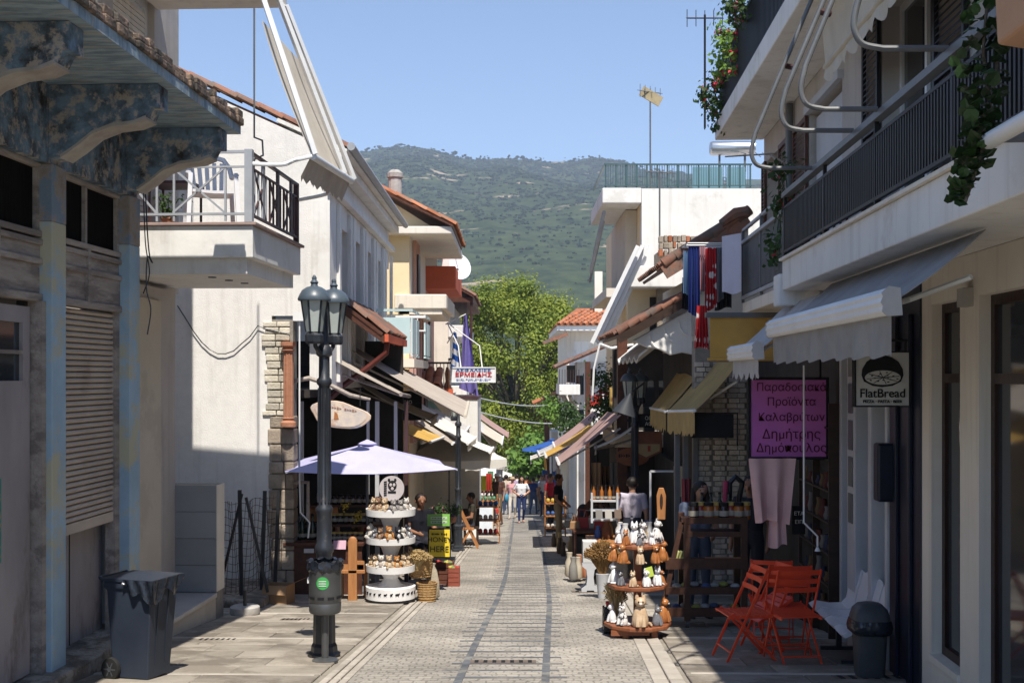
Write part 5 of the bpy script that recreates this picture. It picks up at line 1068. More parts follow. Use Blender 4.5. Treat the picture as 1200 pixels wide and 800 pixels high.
# ================================================================ right: distant tiled houses
t = thing('red_roof_house', 'cream house with bright red hip roof beside the plane tree', 'building', (6, 56, G(56))); y = 52
mb = MB(); mb.box((PX(664, y), y, -6), (9, 62, PZ(384, y))); mb.build('wall', M['cream'], t)
for (px0, px1) in ((672, 690),): mb = MB(); mb.box((PX(px0, y), y - .03, PZ(440, y)), (PX(px1, y), y - .002, PZ(400, y))); mb.build('shuttered_window', M['white'], t)
mb = MB(); mb.box((PX(652, y), y - .8, PZ(388, y)), (9.2, 62.5, PZ(381, y))); mb.build('eave', M['white'], t)
tile_roof(t, (PX(650, y), y - .9, PZ(381, y)), (1, 0, 0), (.35, 1, .216), 17, 8, TILE, pw=.27, pl=.5)
mb = MB(); mb.prism([(PX(650, y), y - .9, PZ(381, y)), (PX(705, y), y - .9, PZ(381, y)), (PX(705, y), y + 3.4, PZ(356, y)), (PX(681, y), y + 3.4, PZ(356, y))], (0, 0, -.05)); mb.build('roof_deck', M['tile'], t)
mb = MB(); mb.prism([(PX(650, y), y - .9, PZ(381, y)), (PX(681, y), y + 3.4, PZ(356, y)), (PX(681, y), 62, PZ(356, y)), (PX(650, y), 62, PZ(381, y))], (0, 0, -.05)); mb.build('roof_side', M['tile'], t)
mb = MB(); mb.box((PX(697, 54), 54, 2), (PX(706, 54), 54.4, PZ(318, 54))); mb.build('chimney', M['cream'], t)
mb = MB(); mb.bar((PX(636, y), y - .5, PZ(402, y)), (PX(664, y), y - .5, PZ(392, y)), .6, .15); mb.build('side_eave', M['tile_old'], t)
t = thing('porch_house', 'white house with wooden tiled porch roof and small white balcony', 'building', (4, 46, G(46))); y = 44
mb = MB(); mb.box((PX(676, y), y, -6), (8, 50, PZ(424, y))); mb.build('wall', M['white'], t)
tile_roof(t, at(652, 430, y - 1), (0, 1, 0), (1, 0, .42), 10, 6, TILE_OLD, pw=.25)
mb = MB(); mb.box((PX(654, y), y - 1, PZ(462, y)), (PX(678, y), y + 2, PZ(450, y))); mb.build('balcony', M['white'], t, bevel=.02)
for k in range(8): mb = MB(); x = PX(654, y) + k * .1; mb.box((x, y - 1, PZ(450, y)), (x + .02, y - .98, PZ(433, y))); mb.build('baluster', M['maroon_rail'], t)
mb = MB(); mb.box((PX(684, y), y - 1.0, -5), (PX(690, y), y - .8, PZ(424, y))); mb.build('post', M['brown_wood'], t)
mb = MB(); mb.box((PX(664, y), y - .05, PZ(448, y)), (PX(674, y), y - .01, PZ(428, y))); mb.build('window', M['glass'], t)
mb = MB(); mb.box((PX(690, y), y - .06, PZ(475, y)), (PX(706, y), y - .01, PZ(463, y))); mb.build('red_panel', solid('bright red panel', (.5, .03, .02)), t)
for px0, px1, py0, py1 in ((679, 684, 440, 462), (693, 699, 432, 452), (679, 684, 480, 505)):
    mb = MB(); mb.box((PX(px0, y), y - .03, PZ(py1, y)), (PX(px1, y), y - .004, PZ(py0, y))); w_ = mb.build('window', M['glass'], t); mb = MB(); mb.box((PX(px0, y) - .12, y - .05, PZ(py1, y)), (PX(px0, y) - .01, y - .012, PZ(py0, y))); mb.build('shutter', M['brown_wood'], w_)
for k in range(2): mb = MB(); mb.bar((PX(658 + k * 8, y), y - .9, PZ(462, y)), (PX(676 + k * 2, y), y - .1, PZ(492, y)), .1, .12); mb.build('strut', M['old_wood'], t)
for k, (px, py, yy) in enumerate(((652, 482, 41), (664, 486, 40), (646, 476, 46), (676, 500, 38))):
    c_ = at(px, py, yy); tp = thing('shrub', ('round green shrub under the little white balcony', 'trailing green shrub beside the brown porch post', 'pale green bush below the timber shelter', 'small leafy shrub above the grey awning')[k], 'shrub', c_ - V((0, 0, .5))); mb = MB(); leaves(mb, [c_ + V((random.uniform(-.3, .3), 0, random.uniform(-.25, .25))) for _ in range(5)], 90, .3, .07); mb.build('foliage', (lite_m, dark_m)[k % 2], tp); mb = MB(); mb.tube([c_ - V((0, 0, .6)), c_], .03, 5); mb.build('stem', bark, tp)
t = thing('timber_shelter', 'low timber shelter with orange tiled roof on a brown post', 'shelter', (2.0, 60, G(60))); y = 58
tile_roof(t, at(626, 473, y), (0, 1, 0), (1, 0, .4), 10, 4, TILE, pw=.3, pl=.5); mb = MB(); mb.box((PX(638, y), y, -6), (PX(644, y), y + .25, PZ(462, y))); mb.build('post', M['brown_wood'], t)
mb = MB(); mb.box((PX(646, 62), 62, -6), (9, 66, -1.2)); mb.build('back_wall', M['greybeige'], t)
# ================================================================ street furniture
def scribble(parent, c, xdir, w, h, n, mat):            # a line of print too small to read
    x = V(xdir).normalized(); mb = MB()
    for k in range(n):
        if k % 6 == 5: continue
        p = V(c) + x * (w * ((k + .5) / n - .5)); a = w / n * .32; hh = h * random.uniform(.35, .5)
        mb.obox(p, x * a, (0, .002, 0), (0, 0, hh * .35 if k % 3 else hh)); mb.obox(p - x * a, x * (a * .3), (0, .0022, 0), (0, 0, hh))
    return mb.build('lettering', mat, parent)

def lamp_post(label, x, y, twin=True, rz=0):
    t = thing('street_lamp', label, 'street lamp', (0, 0, 0), 'street lamps along the lane')
    mb = MB(); mb.lathe((0, 0, 0), [(.15, 0), (.15, .05), (.125, .07), (.12, .12), (.105, .15), (.10, .50), (.115, .53), (.115, .58), (.085, .62), (.08, .66)], 8, phase=R(22.5)); mb.build('pedestal', M['lamp_metal'], t)
    mb = MB(); prof = [(.078, .66), (.074, .98), (.088, 1.0), (.088, 1.05), (.07, 1.08), (.07, 1.36), (.08, 1.38), (.08, 1.41), (.055, 1.44), (.052, 2.55), (.07, 2.57), (.07, 2.61), (.052, 2.63), (.05, 2.82), (.075, 2.84), (.075, 2.90), (.04, 2.94), (.035, 3.2), (.015, 3.3)]; mb.lathe((0, 0, 0), prof, 12); mb.build('shaft', M['lamp_metal'], t, smooth=True)
    mb = MB()
    for k in range(10): a = k * .6283; mb.bar((.058 * math.cos(a), .058 * math.sin(a), 1.46), (.054 * math.cos(a), .054 * math.sin(a), 2.53), .012)
    mb.build('flute', M['lamp_metal'], t)
    for s in ((-1, 1) if twin else (1,)):
        c = V((s * .20, 0, 0)); 
        if twin: mb = MB(); mb.tube([(0, 0, 2.87), (s * .1, 0, 2.86), (s * .18, 0, 2.92), (s * .20, 0, 3.0)], .022, 6); mb.build('bracket', M['lamp_metal'], t, smooth=True)
        h = MB(); h.lathe(c, [(.075, 2.94), (.085, 2.96), (.085, 3.02), (.06, 3.05)], 8, phase=R(22.5)); h = h.build('lantern_base', M['lamp_metal'], t)
        n = 6; g = MB(); vs = [c + V((r * math.cos(k * 2 * math.pi / n), r * math.sin(k * 2 * math.pi / n), z)) for (r, z) in ((.075, 3.05), (.118, 3.34)) for k in range(n)]
        for k in range(n):
            g = MB(); g.add([vs[k], vs[(k + 1) % n], vs[n + (k + 1) % n], vs[n + k]], [(0, 1, 2, 3)]); g.build('pane', M['lampglass'], h)
        mb = MB()
        for k in range(n): mb.bar(vs[k], vs[n + k], .014)
        mb.build('glazing_bar', M['lamp_metal'], h)
        mb = MB(); mb.lathe(c, [(.15, 3.335), (.155, 3.35), (.14, 3.385), (.115, 3.43), (.07, 3.46), (.035, 3.47), (.03, 3.49), (.04, 3.505), (.02, 3.53), (.024, 3.545), (.006, 3.575)], 14); mb.build('cap', M['lamp_cap'], h, smooth=True)
    t.location = (x, y, G(y) - .01); t.rotation_euler = (0, 0, rz); return t
lamp_post('twin lantern black lamp post carrying the grey litter bin', PX(380, 11.2), 11.2, True, R(72))
lamp_post('single lantern black lamp post beside the wooden folding chair', PX(537, 27), 27, False, R(120))
lamp_post('twin lantern black lamp post behind the animal stand, under the tile eaves', PX(744, 20.6), 20.6, True, R(55))
# litter bin
lx, ly = PX(381, 10.93), 10.93; g = G(ly); t = thing('litter_bin', 'anthracite litter bin with green sticker and black bag on a short post', 'litter bin', (lx, ly, g))
mb = MB(); z0 = g + .44; mb.lathe((lx, ly, z0), [(.10, 0), (.138, .012), (.146, .03), (.148, .10), (.144, .105), (.144, .115), (.148, .12), (.148, .20), (.148, .40), (.15, .41), (.15, .43), (.13, .43), (.128, .1)], 24); mb.build('drum', M['litter'], t, smooth=True)
mb = MB()
for k in range(10): a = k * .628 + .2; mb.obox((lx + .147 * math.cos(a), ly + .147 * math.sin(a), z0 + .16), (-.03 * math.sin(a), .03 * math.cos(a), 0), (.004 * math.cos(a), .004 * math.sin(a), 0), (0, 0, .012))
mb.build('vent_slot', M['ink'], t)
mb = MB(); vs = []
for j, (r, z) in enumerate(((.12, .36), (.155, .40), (.165, .43), (.158, .465), (.16, .49), (.12, .485))):
    for k in range(28): a = k * 2 * math.pi / 28; rr = r + .012 * math.sin(k * 2.7 + j * 1.3); vs.append((lx + rr * math.cos(a), ly + rr * math.sin(a), z0 + z + .012 * math.sin(k * 1.9 + j)))
mb.add(vs, [(j * 28 + k, j * 28 + (k + 1) % 28, (j + 1) * 28 + (k + 1) % 28, (j + 1) * 28 + k) for j in range(5) for k in range(28)]); mb.build('bin_bag', M['bag'], t, smooth=True)
mb = MB(); vs = [(lx + .151 * math.sin(.055 * 7 * math.cos(k * .2618)), ly - .151 * math.cos(.055 * 7 * math.cos(k * .2618)), z0 + .30 + .058 * math.sin(k * .2618)) for k in range(24)]; mb.add([(lx, ly - .1525, z0 + .30)] + vs, [(0, 1 + k, 1 + (k + 1) % 24) for k in range(24)]); mb.build('sticker', M['green_sticker'], t)
for k in range(3): mb = MB(); mb.box((lx - .034, ly - .1545, z0 + .275 + k * .02), (lx + .034, ly - .153, z0 + .282 + k * .02)); mb.build('sticker_line', solid('sticker white', (.7, .75, .7)), t)
mb = MB(); mb.tube([(lx, ly, g), (lx, ly, z0)], .032, 10); mb.lathe((lx, ly, g), [(.12, 0), (.12, .02), (.05, .04)], 12); mb.build('post', M['litter'], t, smooth=True)
mb = MB(); mb.box((lx - .16, ly - .02, z0 + .28), (lx - .145, ly + .03, z0 + .33)); mb.build('lock', M['white_metal'], t)
# wheelie bin
def wheelie(x, y, rz):
    t = thing('wheelie_bin', 'dark slate blue wheelie bin with bag edge hanging from its lid', 'bin', (0, 0, 0)); B = M['bin_plastic']
    def ring(w, d, z, oy=0): return [(-w / 2, -d / 2 + oy, z), (w / 2, -d / 2 + oy, z), (w / 2, d / 2 + oy, z), (-w / 2, d / 2 + oy, z)]
    mb = MB(); R_ = [ring(.36, .40, .02), ring(.37, .41, .12), ring(.44, .50, .78, -.01), ring(.48, .55, .80, -.01), ring(.48, .55, .86, -.01)]; vs = [p for r in R_ for p in r]
    mb.add(vs, [(j * 4 + k, j * 4 + (k + 1) % 4, j * 4 + 4 + (k + 1) % 4, j * 4 + 4 + k) for j in range(4) for k in range(4)] + [(3, 2, 1, 0), (16, 17, 18, 19)]); mb.build('body', B, t, bevel=.014)
    for sx in (-.08, .08):
        mb = MB(); mb.bar((sx, -.205, .14), (sx, -.262, .78), .02, .012, (0, 1, 0)); mb.build('rib', B, t)
    mb = MB(); mb.sheet(lambda u, v: (-.25 + .5 * u, -.30 + .58 * v, .885 + .035 * math.sin(math.pi * u) * math.sin(math.pi * min(1, v * 1.1))), 8, 8, (0, 0, -.025)); mb.build('lid', B, t, smooth=True)
    mb = MB(); mb.tube([(-.2, .29, .86), (-.2, .33, .88), (.2, .33, .88), (.2, .29, .86)], .016, 6); mb.build('handle', B, t)
    for sx in (-1, 1):
        w = MB(); rot = Matrix.Rotation(R(90), 3, 'Y'); w.lathe((sx * .2, .2, .10), [(.06, -.03), (.095, -.03), (.10, -.02), (.10, .02), (.095, .03), (.06, .03)], 20, rot=rot); w = w.build('wheel', M['rubber'], t, smooth=True)
        h = MB(); h.lathe((sx * .2, .2, .10), [(.012, -.034), (.02, -.036), (.02, .036), (.012, .034)], 12, rot=rot)
        for k in range(6): a = k * 1.047; h.bar((sx * .2 + sx * .025, .2, .10), (sx * .2 + sx * .025, .2 + .065 * math.cos(a), .10 + .065 * math.sin(a)), .012)
        h.build('hub', M['dgrey_plastic'], w)
    mb = MB()
    def bagf(u, v): k = u * 10; return (.02 + .26 * min(1, u * 1.8) if u < .56 else .27, -.30 if u < .56 else -.30 + (u - .56) * 1.1, .87 - v * (.10 + .05 * math.sin(k * 1.3) + .04 * math.sin(k * 2.9)) * min(1, u * 3)) if False else (-.268 + .5 * u, -.318 - .014 * math.sin(k * 2 + v * 2), .885 - v * (.17 + .05 * math.sin(k * 1.1) - .08 * u))
    mb.sheet(bagf, 16, 5, (0, .008, 0)); mb.sheet(lambda u, v: (-.268 - .014 * math.sin(u * 17 + v * 3), -.315 + .34 * u, .885 - v * (.19 - .13 * u + .03 * math.sin(u * 12))), 18, 6, (.008, 0, 0)); mb.build('bag_edge', M['bag'], t, smooth=True)
    t.location = (x, y, G(y)); t.rotation_euler = (0, 0, rz); t.scale = (.88, .86, .97); return t
wheelie(PX(166, 10.1), 10.1, R(72))
# wire fence, posts and rubble strip by the gable
t = thing('wire_fence', 'rusty wire mesh fence on leaning iron posts by the whitewashed gable', 'fence', (-4.0, 15.6, G(15.6)))
mb = MB(); mb.box((-4.5, 15.3, -1.5), (-3.2, 17.0, -1.18)); mb.build('rubble_kerb', M['rubble'], t, bevel=.03)
fp = [(-3.82, 15.45), (-3.55, 15.7), (-3.38, 16.1), (-3.30, 16.6)]
for (x, y), h, lean in zip(fp, (1.25, 1.4, 1.35, 1.3), (.0, -.03, .05, .06)): mb = MB(); mb.bar((x, y, -1.35), (x + lean, y, -1.2 + h), .045); mb.build('post', M['black_metal'], t)
mb = MB(); mb.bar((-3.5, 15.72, 0.1), (-3.22, 15.75, -1.15), .035); mb.bar((-3.55, 15.7, .15), (-3.85, 15.75, -1.1), .03); mb.build('prop', M['black_metal'], t)
mb = MB()
def wp(s, z): k = min(int(s * 3), 2); f = s * 3 - k; a, b = V((*fp[k], 0)), V((*fp[k + 1], 0)); p = a.lerp(b, f); return V((p.x + .03 * math.sin(s * 20 + z * 3), p.y, z + .02 * math.sin(s * 13)))
for j in range(13): mb.tube([wp(i / 24, -1.15 + j * .098 + .02 * math.sin(i)) for i in range(25)], .0035, 4)
for i in range(22): mb.tube([wp(i / 22, -1.15 + j * .24) for j in range(6)], .0035, 4)
mb.build('wire_mesh', pm('rusty wire', (.10, .075, .06), (.07, .05, .04), 9), t)
t = thing('concrete_foot', 'round concrete foot of a parasol with iron stub by the fence', 'concrete foot', (PX(287, 14.6), 14.6, G(14.6))); mb = MB(); x, y = PX(287, 14.6), 14.6; mb.lathe((x, y, G(y)), [(.17, 0), (.185, .03), (.18, .10), (.16, .115), (.02, .115)], 18); mb.build('foot', M['concrete'], t, smooth=True); mb = MB(); mb.tube([(x, y, G(y) + .1), (x, y, G(y) + .3)], .022, 6); mb.build('stub', M['black_metal'], t)
def carton(x, y, w, d, h, rz, label, flaps=True):
    t = thing('cardboard_box', label, 'box', (0, 0, 0)); c = M['cardboard']; th = .006
    for nm, a, b in (('side', (-w / 2, -d / 2, 0), (w / 2, -d / 2 + th, h)), ('side', (-w / 2, d / 2 - th, 0), (w / 2, d / 2, h)), ('side', (-w / 2, -d / 2 + th, 0), (-w / 2 + th, d / 2 - th, h)), ('side', (w / 2 - th, -d / 2 + th, 0), (w / 2, d / 2 - th, h)), ('bottom', (-w / 2 + th, -d / 2 + th, 0), (w / 2 - th, d / 2 - th, th))):
        mb = MB(); mb.box(a, b); mb.build(nm, c, t)
    if flaps:
        mb = MB(); mb.sheet(lambda u, v: (w / 2 + v * .16, -d / 2 + d * u, h + v * .07), 1, 1, (0, 0, .005)); mb.sheet(lambda u, v: (-w / 2 + w * u, -d / 2 - v * .06, h - v * .11), 1, 1, (0, .005, 0)); mb.build('flap', c, t)
    t.location = (x, y, G(y)); t.rotation_euler = (0, 0, rz)
carton(PX(327, 15.9), 15.9, .33, .28, .26, R(-12), 'open cardboard box with bent flaps below the stone quoin')
carton(PX(394, 16.6), 16.6, .2, .2, .42, R(5), 'tall cardboard carton between stall counter and pine chair', False)

# ================================================================ left shop: parasol, awnings, counter and goods
def parasol(label, x, y, zt, rx, ry, drop, mat, nseg=4, pole=True, rz=0, val=0, valm=None, g=None):
    g = G(y) if g is None else g; t = thing('parasol', label, 'parasol', (0, 0, 0)); n = nseg; vs = []
    ph = math.pi / n
    cr = [V((rx * math.cos(ph + k * 2 * math.pi / n) * 1.25, ry * math.sin(ph + k * 2 * math.pi / n) * 1.25, -drop)) for k in range(n)]
    for k in range(n):
        a, b = cr[k], cr[(k + 1) % n]; mb = MB()
        def fn(u, v, a=a, b=b): p = a.lerp(b, u) * v; return V((p.x, p.y, zt - g - drop * v ** .92 - .05 * math.sin(math.pi * u) * v))
        mb.sheet(fn, 6, 6, (0, 0, -.004)); mb.build('canopy_panel', mat, t, smooth=True)
        mb = MB(); mb.tube([V((0, 0, zt - g - .06)), V((a.x, a.y, zt - g - drop - .02))], .011, 5); mb.build('rib', M['grey_rail'], t)
        if val:
            mb = MB(); A_, B_ = fn(0, 1), fn(1, 1); mb.sheet(lambda u, v: A_.lerp(B_, u) + V((0, 0, -val * v * (.8 + .2 * abs(math.sin(u * 16))) - .05 * math.sin(math.pi * u))), 24, 2); mb.build('valance', valm or mat, t)
    mb = MB(); mb.lathe((0, 0, zt - g), [(.13, -.03), (.14, -.01), (.08, .02), (.04, .035), (.015, .05)], 12); mb.build('vent_cap', mat, t, smooth=True)
    mb = MB(); mb.tube([(0, 0, 0), (0, 0, zt - g)], .022, 8); mb.lathe((0, 0, 0), [(.25, 0), (.25, .06), (.05, .1)], 14); mb.build('pole', M['pipe'], t, smooth=True)
    t.location = (x, y, g); t.rotation_euler = (0, 0, rz); return t
parasol('lilac white square parasol shading the souvenir stall by the litter bin lamp', PX(430, 17.3), 17.35, PZ(519, 17.3), 1.34, .98, .33, M['parasol'], 4, rz=R(12))
awning('long taupe awning rolled far out over the souvenir shop', V((-2.95, 19.0, 2.36)), V((-2.95, 23.4, 2.36)), at(545, 488, 19.2), at(549, 471, 23.4), M['taupe'], M['cream_canvas'], .0, sag=.06)
awning('narrow taupe awning below the long one, close to the stone quoin', V((-3.0, 17.6, 2.15)), V((-2.9, 19.3, 2.1)), V((PX(470, 17.8), 17.8, PZ(462, 17.8))), V((PX(480, 19.3), 19.3, PZ(464, 19.3))), M['taupe'], M['old_wood'], 0, sag=.03)
awning('sunlit mustard awning folded out under the taupe awning', at(408, 470, 24.0), at(420, 462, 26.4), at(504, 518, 24.0), at(520, 512, 26.4), M['mustard'], M['white_metal'], 0, sag=.10)
awning('brown striped awning next to the mustard one', at(448, 464, 26.8), at(462, 460, 28.6), at(530, 520, 26.8), at(540, 514, 28.6), M['taupe'], M['white_metal'], 0, sag=.06)
awning('off white awning slanting down to the second lamp post', at(478, 478, 27.5), at(490, 470, 29), at(548, 520, 27.5), at(558, 512, 29), M['offwhite'], M['white_metal'], .16, sag=.03)
awning('faded teal awning hung between the cream awnings', at(490, 462, 30), at(497, 458, 32), at(545, 520, 30), at(550, 514, 32), M['teal_canvas'], M['white_metal'], 0, sag=.08)
awning('white awning with long strut beyond the cafe wall', at(545, 475, 37), at(550, 472, 39), at(578, 526, 37), at(582, 520, 39), M['offwhite'], M['white_metal'], .1)
awning('dusty pink awning far down the lane in front of the plane tree', at(552, 482, 42), at(556, 478, 50), at(595, 512, 42), at(596, 506, 50), M['pink_canvas'], M['pink_canvas'], .18)
awning('cream awning with sagging cloth tucked under the long taupe one', at(395, 432, 20.2), at(404, 428, 21.6), at(505, 492, 20.2), at(512, 486, 21.6), M['cream_canvas'], M['old_wood'], .1, sag=.12)
awning('pale grey awning stepping down behind the mustard one', at(455, 452, 29.2), at(466, 448, 31), at(545, 506, 29.2), at(550, 500, 31), M['lgrey_canvas'], M['white_metal'], .12, sag=.08)
awning('long beige awning reaching out beyond the cafe wall towards the tree', at(528, 478, 36.7), at(540, 472, 41), at(588, 520, 36.7), at(590, 511, 41), M['cream_canvas'], M['white_metal'], .15, sag=.1)
awning('wide white canopy cloth over the cafe terrace', at(498, 486, 28), at(508, 482, 30), at(574, 530, 28), at(578, 524, 30), M['offwhite'], M['white_metal'], .2, scallop=8, sag=.14)
parasol('big white market parasol with valance over the cafe tables', -1.55, 29.5, PZ(508, 29.5), 1.45, 1.3, .55, M['offwhite'], 4, rz=R(8), val=.22)
t = thing('cafe_screen', 'white canvas side screen of the cafe behind the second lamp', 'screen', at(530, 600, 31.0)); mb = MB(); a, b = at(494, 600, 31), at(562, 600, 31); mb.sheet(lambda u, v: a.lerp(b, u) + V((0, .03 * math.sin(u * 14), 1.3 * v)), 16, 4, (0, .006, 0)); mb.build('canvas', M['offwhite'], t, smooth=True); mb = MB(); mb.tube([a, a + V((0, 0, 1.35))], .03, 6); mb.build('post', M['pipe'], t)
# wooden pole frame of the shop with hanging oval sign
t = thing('branch_rail', 'crooked dry branch tied under the taupe awning as a rail', 'branch', at(400, 440, 17.2)); mb = MB(); mb.tube([at(340, 447, 17.1), at(362, 443, 17.1), at(385, 450, 17.1), at(410, 463, 17.1), at(434, 468, 17.1)], [.03, .035, .03, .035, .02], 7); mb.build('wood', M['old_wood'], t, smooth=True)
t = thing('hanging_sign', 'oval pale wooden sign with painted scene hanging under the branch', 'sign', at(398, 486, 16.9)); c = at(398, 486, 16.9); mb = MB(); pts = []
for k in range(26): a = k * 2 * math.pi / 26; r = 1 + .05 * math.sin(3 * a + 1) + .04 * math.sin(5 * a); pts.append(c + V((.42 * r * math.cos(a), 0, (.19 * r) * math.sin(a) - .06 * math.cos(a))))
mb.prism(pts, (0, .04, 0)); mb.build('board', pm('painted pale board', (.62, .50, .40), (.50, .38, .30), 4, stains=(.30, .33, .40), samt=.25, sscale=6), t, bevel=.012)
mb = MB(); mb.prism([c + (p - c) * .86 + V((0, -.006, 0)) for p in pts], (0, .004, 0)); mb.build('painted_panel', pm('painted landscape', (.66, .56, .46), (.48, .44, .44), 7, stains=(.45, .20, .10), samt=.18, sscale=5), t)
for px in (375, 422): mb = MB(); mb.tube([at(px, 476, 16.92), at(px, 455, 17.1)], .006, 4); mb.build('cord', M['ink'], t)
scribble(t, c + V((.05, -.012, .085)), (1, 0, -.16), .40, .035, 11, solid('rust lettering', (.30, .16, .12)))
mb = MB(); mb.prism([c + V((-.08, -.012, -.06)), c + V((-.01, -.012, -.06)), c + V((-.03, -.012, .02)), c + V((-.07, -.012, .05))], (0, .003, 0)); mb.build('painted_house', solid('painted house', (.40, .16, .06)), t)
t = thing('shop_board', 'black shop fascia board with white lettering under the taupe awning', 'sign', at(470, 470, 22)); c = at(470, 472, 22); mb = MB(); mb.box((c.x - .35, 22, c.z - .32), (c.x + .38, 22.05, c.z + .22)); mb.build('board', M['ink'], t)
text('τήμανο', .12, (c.x + .0, 21.99, c.z + .02), (1, 0, 0), (0, 0, 1), solid('white lettering', (.7, .7, .66)), t); text('Y', .2, (c.x + .12, 21.99, c.z - .16), (1, 0, 0), (0, 0, 1), solid('white lettering', (.7, .7, .66)), t)
# shop back wall, posts
t = thing('souvenir_shop_front', 'dark open front of the souvenir shop with white posts and doors', 'shop front', (-2.9, 19, G(19)))
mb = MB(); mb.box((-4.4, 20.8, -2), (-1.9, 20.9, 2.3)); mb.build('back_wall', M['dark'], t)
for px, w, m in ((352, .05, 'white_metal'), (440, .06, 'greywhite'), (462, .05, 'greywhite'), (474, .06, 'maroon_rail'), (430, .04, 'greywhite')): mb = MB(); x = PX(px, 18.6); mb.box((x, 18.55, -1.6), (x + w, 18.62, 1.3)); mb.build('post', M[m], t)
mb = MB(); mb.tube([at(351, 376, 16.6), at(351, 560, 16.6), at(352, 600, 16.6), at(363, 612, 16.6), at(361, 630, 16.6)], .012, 6); mb.build('crank_rod', M['white_metal'], t); mb = MB(); mb.box((PX(344, 16.6), 16.55, PZ(376, 16.6)), (PX(356, 16.6), 16.7, PZ(366, 16.6))); mb.build('motor_box', M['white_metal'], t)
mb = MB(); mb.tube([at(340, 565, 17), at(361, 565, 17), at(361, 610, 17)], .03, 6); mb.build('timber_frame', M['old_wood'], t)
# counter with jars
t = thing('stall_counter', 'dark brown stall counter with shelves at the souvenir shop', 'counter', (PX(385, 17.2), 17.2, G(17.2))); x0, x1 = PX(338, 17.2), PX(426, 17.2); g = G(17.2)
mb = MB(); mb.box((x0, 17.0, g), (x1, 17.05, g + .72)); mb.build('front', M['brown_wood'], t); mb = MB(); mb.box((x0 - .03, 16.95, g + .72), (x1 + .03, 17.7, g + .77)); mb.build('top', M['brown_wood'], t, bevel=.006)
mb = MB(); mb.box((x0 + .2, 17.3, g + .95), (x1 + .3, 17.7, g + .98)); mb.box((x0 + .2, 17.6, g + 1.2), (x1 + .3, 17.85, g + 1.23)); mb.build('shelf', M['brown_wood'], t)
jar_l = MB(); jar_l.lathe((0, 0, 0), [(.034, 0), (.038, .01), (.038, .09), (.03, .105)], 10)
def jar(p, label, body, lid, group, s=1.0, tall=False):
    t = thing('jar' if not tall else 'bottle', label, 'jar' if not tall else 'bottle', p, group); p = V(p); mb = MB()
    if tall: mb.lathe(p, [(.035 * s, 0), (.038 * s, .01), (.038 * s, .17 * s), (.014 * s, .22 * s), (.014 * s, .27 * s)], 10)
    else: mb.lathe(p, [(.036 * s, 0), (.04 * s, .01), (.04 * s, .09 * s), (.032 * s, .105 * s)], 10)
    mb.build('glass', body, t, smooth=True); mb = MB(); zz = .27 * s if tall else .105 * s; rr = .018 * s if tall else .037 * s; mb.lathe(p + V((0, 0, zz)), [(rr, 0), (rr, .025 * s)], 10); mb.build('lid', lid, t)
    mb = MB(); mb.lathe(p + V((0, 0, .03 * s)), [(.0405 * s, 0), (.0405 * s, .04 * s)], 10); mb.build('paper_label', solid('cream label', (.36, .33, .27)), t)
darkjar = pm('dark jam glass', (.03, .014, .01), (.02, .01, .008), 6, rough=.15, spec=.6); honeyjar = pm('honey glass', (.40, .14, .02), (.32, .10, .015), 6, rough=.15, spec=.6); redjar = pm('red preserve glass', (.30, .03, .015), (.22, .02, .01), 6, rough=.15, spec=.6)
greenb = pm('green bottle glass', (.015, .03, .015), (.01, .02, .01), 6, rough=.12, spec=.6); gold = solid('gold lid', (.45, .33, .1), .35)
for k in range(9): jar((PX(378, 17.4) + k * .085, 17.45, g + .98), 'dark jam jar with cream label on the lower counter shelf', darkjar, gold, 'jam jars on the lower counter shelf', 1.15)
for k in range(9): jar((PX(378, 17.7) + k * .09, 17.72, g + 1.23), 'dark jam jar with cream label on the upper counter shelf', darkjar, M['ink'], 'jam jars on the upper counter shelf', 1.15)
for k in range(6): jar((PX(342, 17.3) + k * .075, 17.3 + .05 * (k % 2), g + .77), 'dark green bottle standing at the quoin end of the counter', greenb, M['ink'], 'green bottles on the counter', 1.25, True)
for k in range(7): jar((PX(385, 17.05) + k * .075, 17.12, g + .77), 'dark jam jar in the front row on the counter top', darkjar, gold, 'jam jars along the counter front', 1.0)
t = thing('price_card', 'pink handwritten price card standing on the stall counter', 'card', (PX(398, 16.96), 16.96, g + .77)); mb = MB(); p = at(398, 638, 16.93); mb.obox(p, (.09, 0, 0), (0, .004, 0), (0, .02, .06)); mb.build('card', solid('pink card', (.6, .38, .48)), t)
t = thing('price_card', 'small white price card fixed to the counter front', 'card', at(362, 647, 16.96)); mb = MB(); p = at(362, 645, 16.96); mb.obox(p, (.07, 0, 0), (0, .004, 0), (0, .0, .03)); mb.build('card', solid('white card', (.65, .65, .65)), t)
yf = solid('yellow flower', (.6, .42, .03))
for px, py in ((403, 593), (419, 605)):
    t = thing('flower_bunch', 'small bunch of yellow flowers above the jam jars', 'flowers', at(px, py + 6, 17.3), 'yellow flowers over the jars'); mb = MB(); leaves(mb, [at(px, py, 17.3)], 30, .06, .025); mb.build('blossom', yf, t); mb = MB(); mb.tube([at(px, py + 14, 17.35), at(px, py, 17.3)], .006, 4); mb.build('stem', dark_m, t)
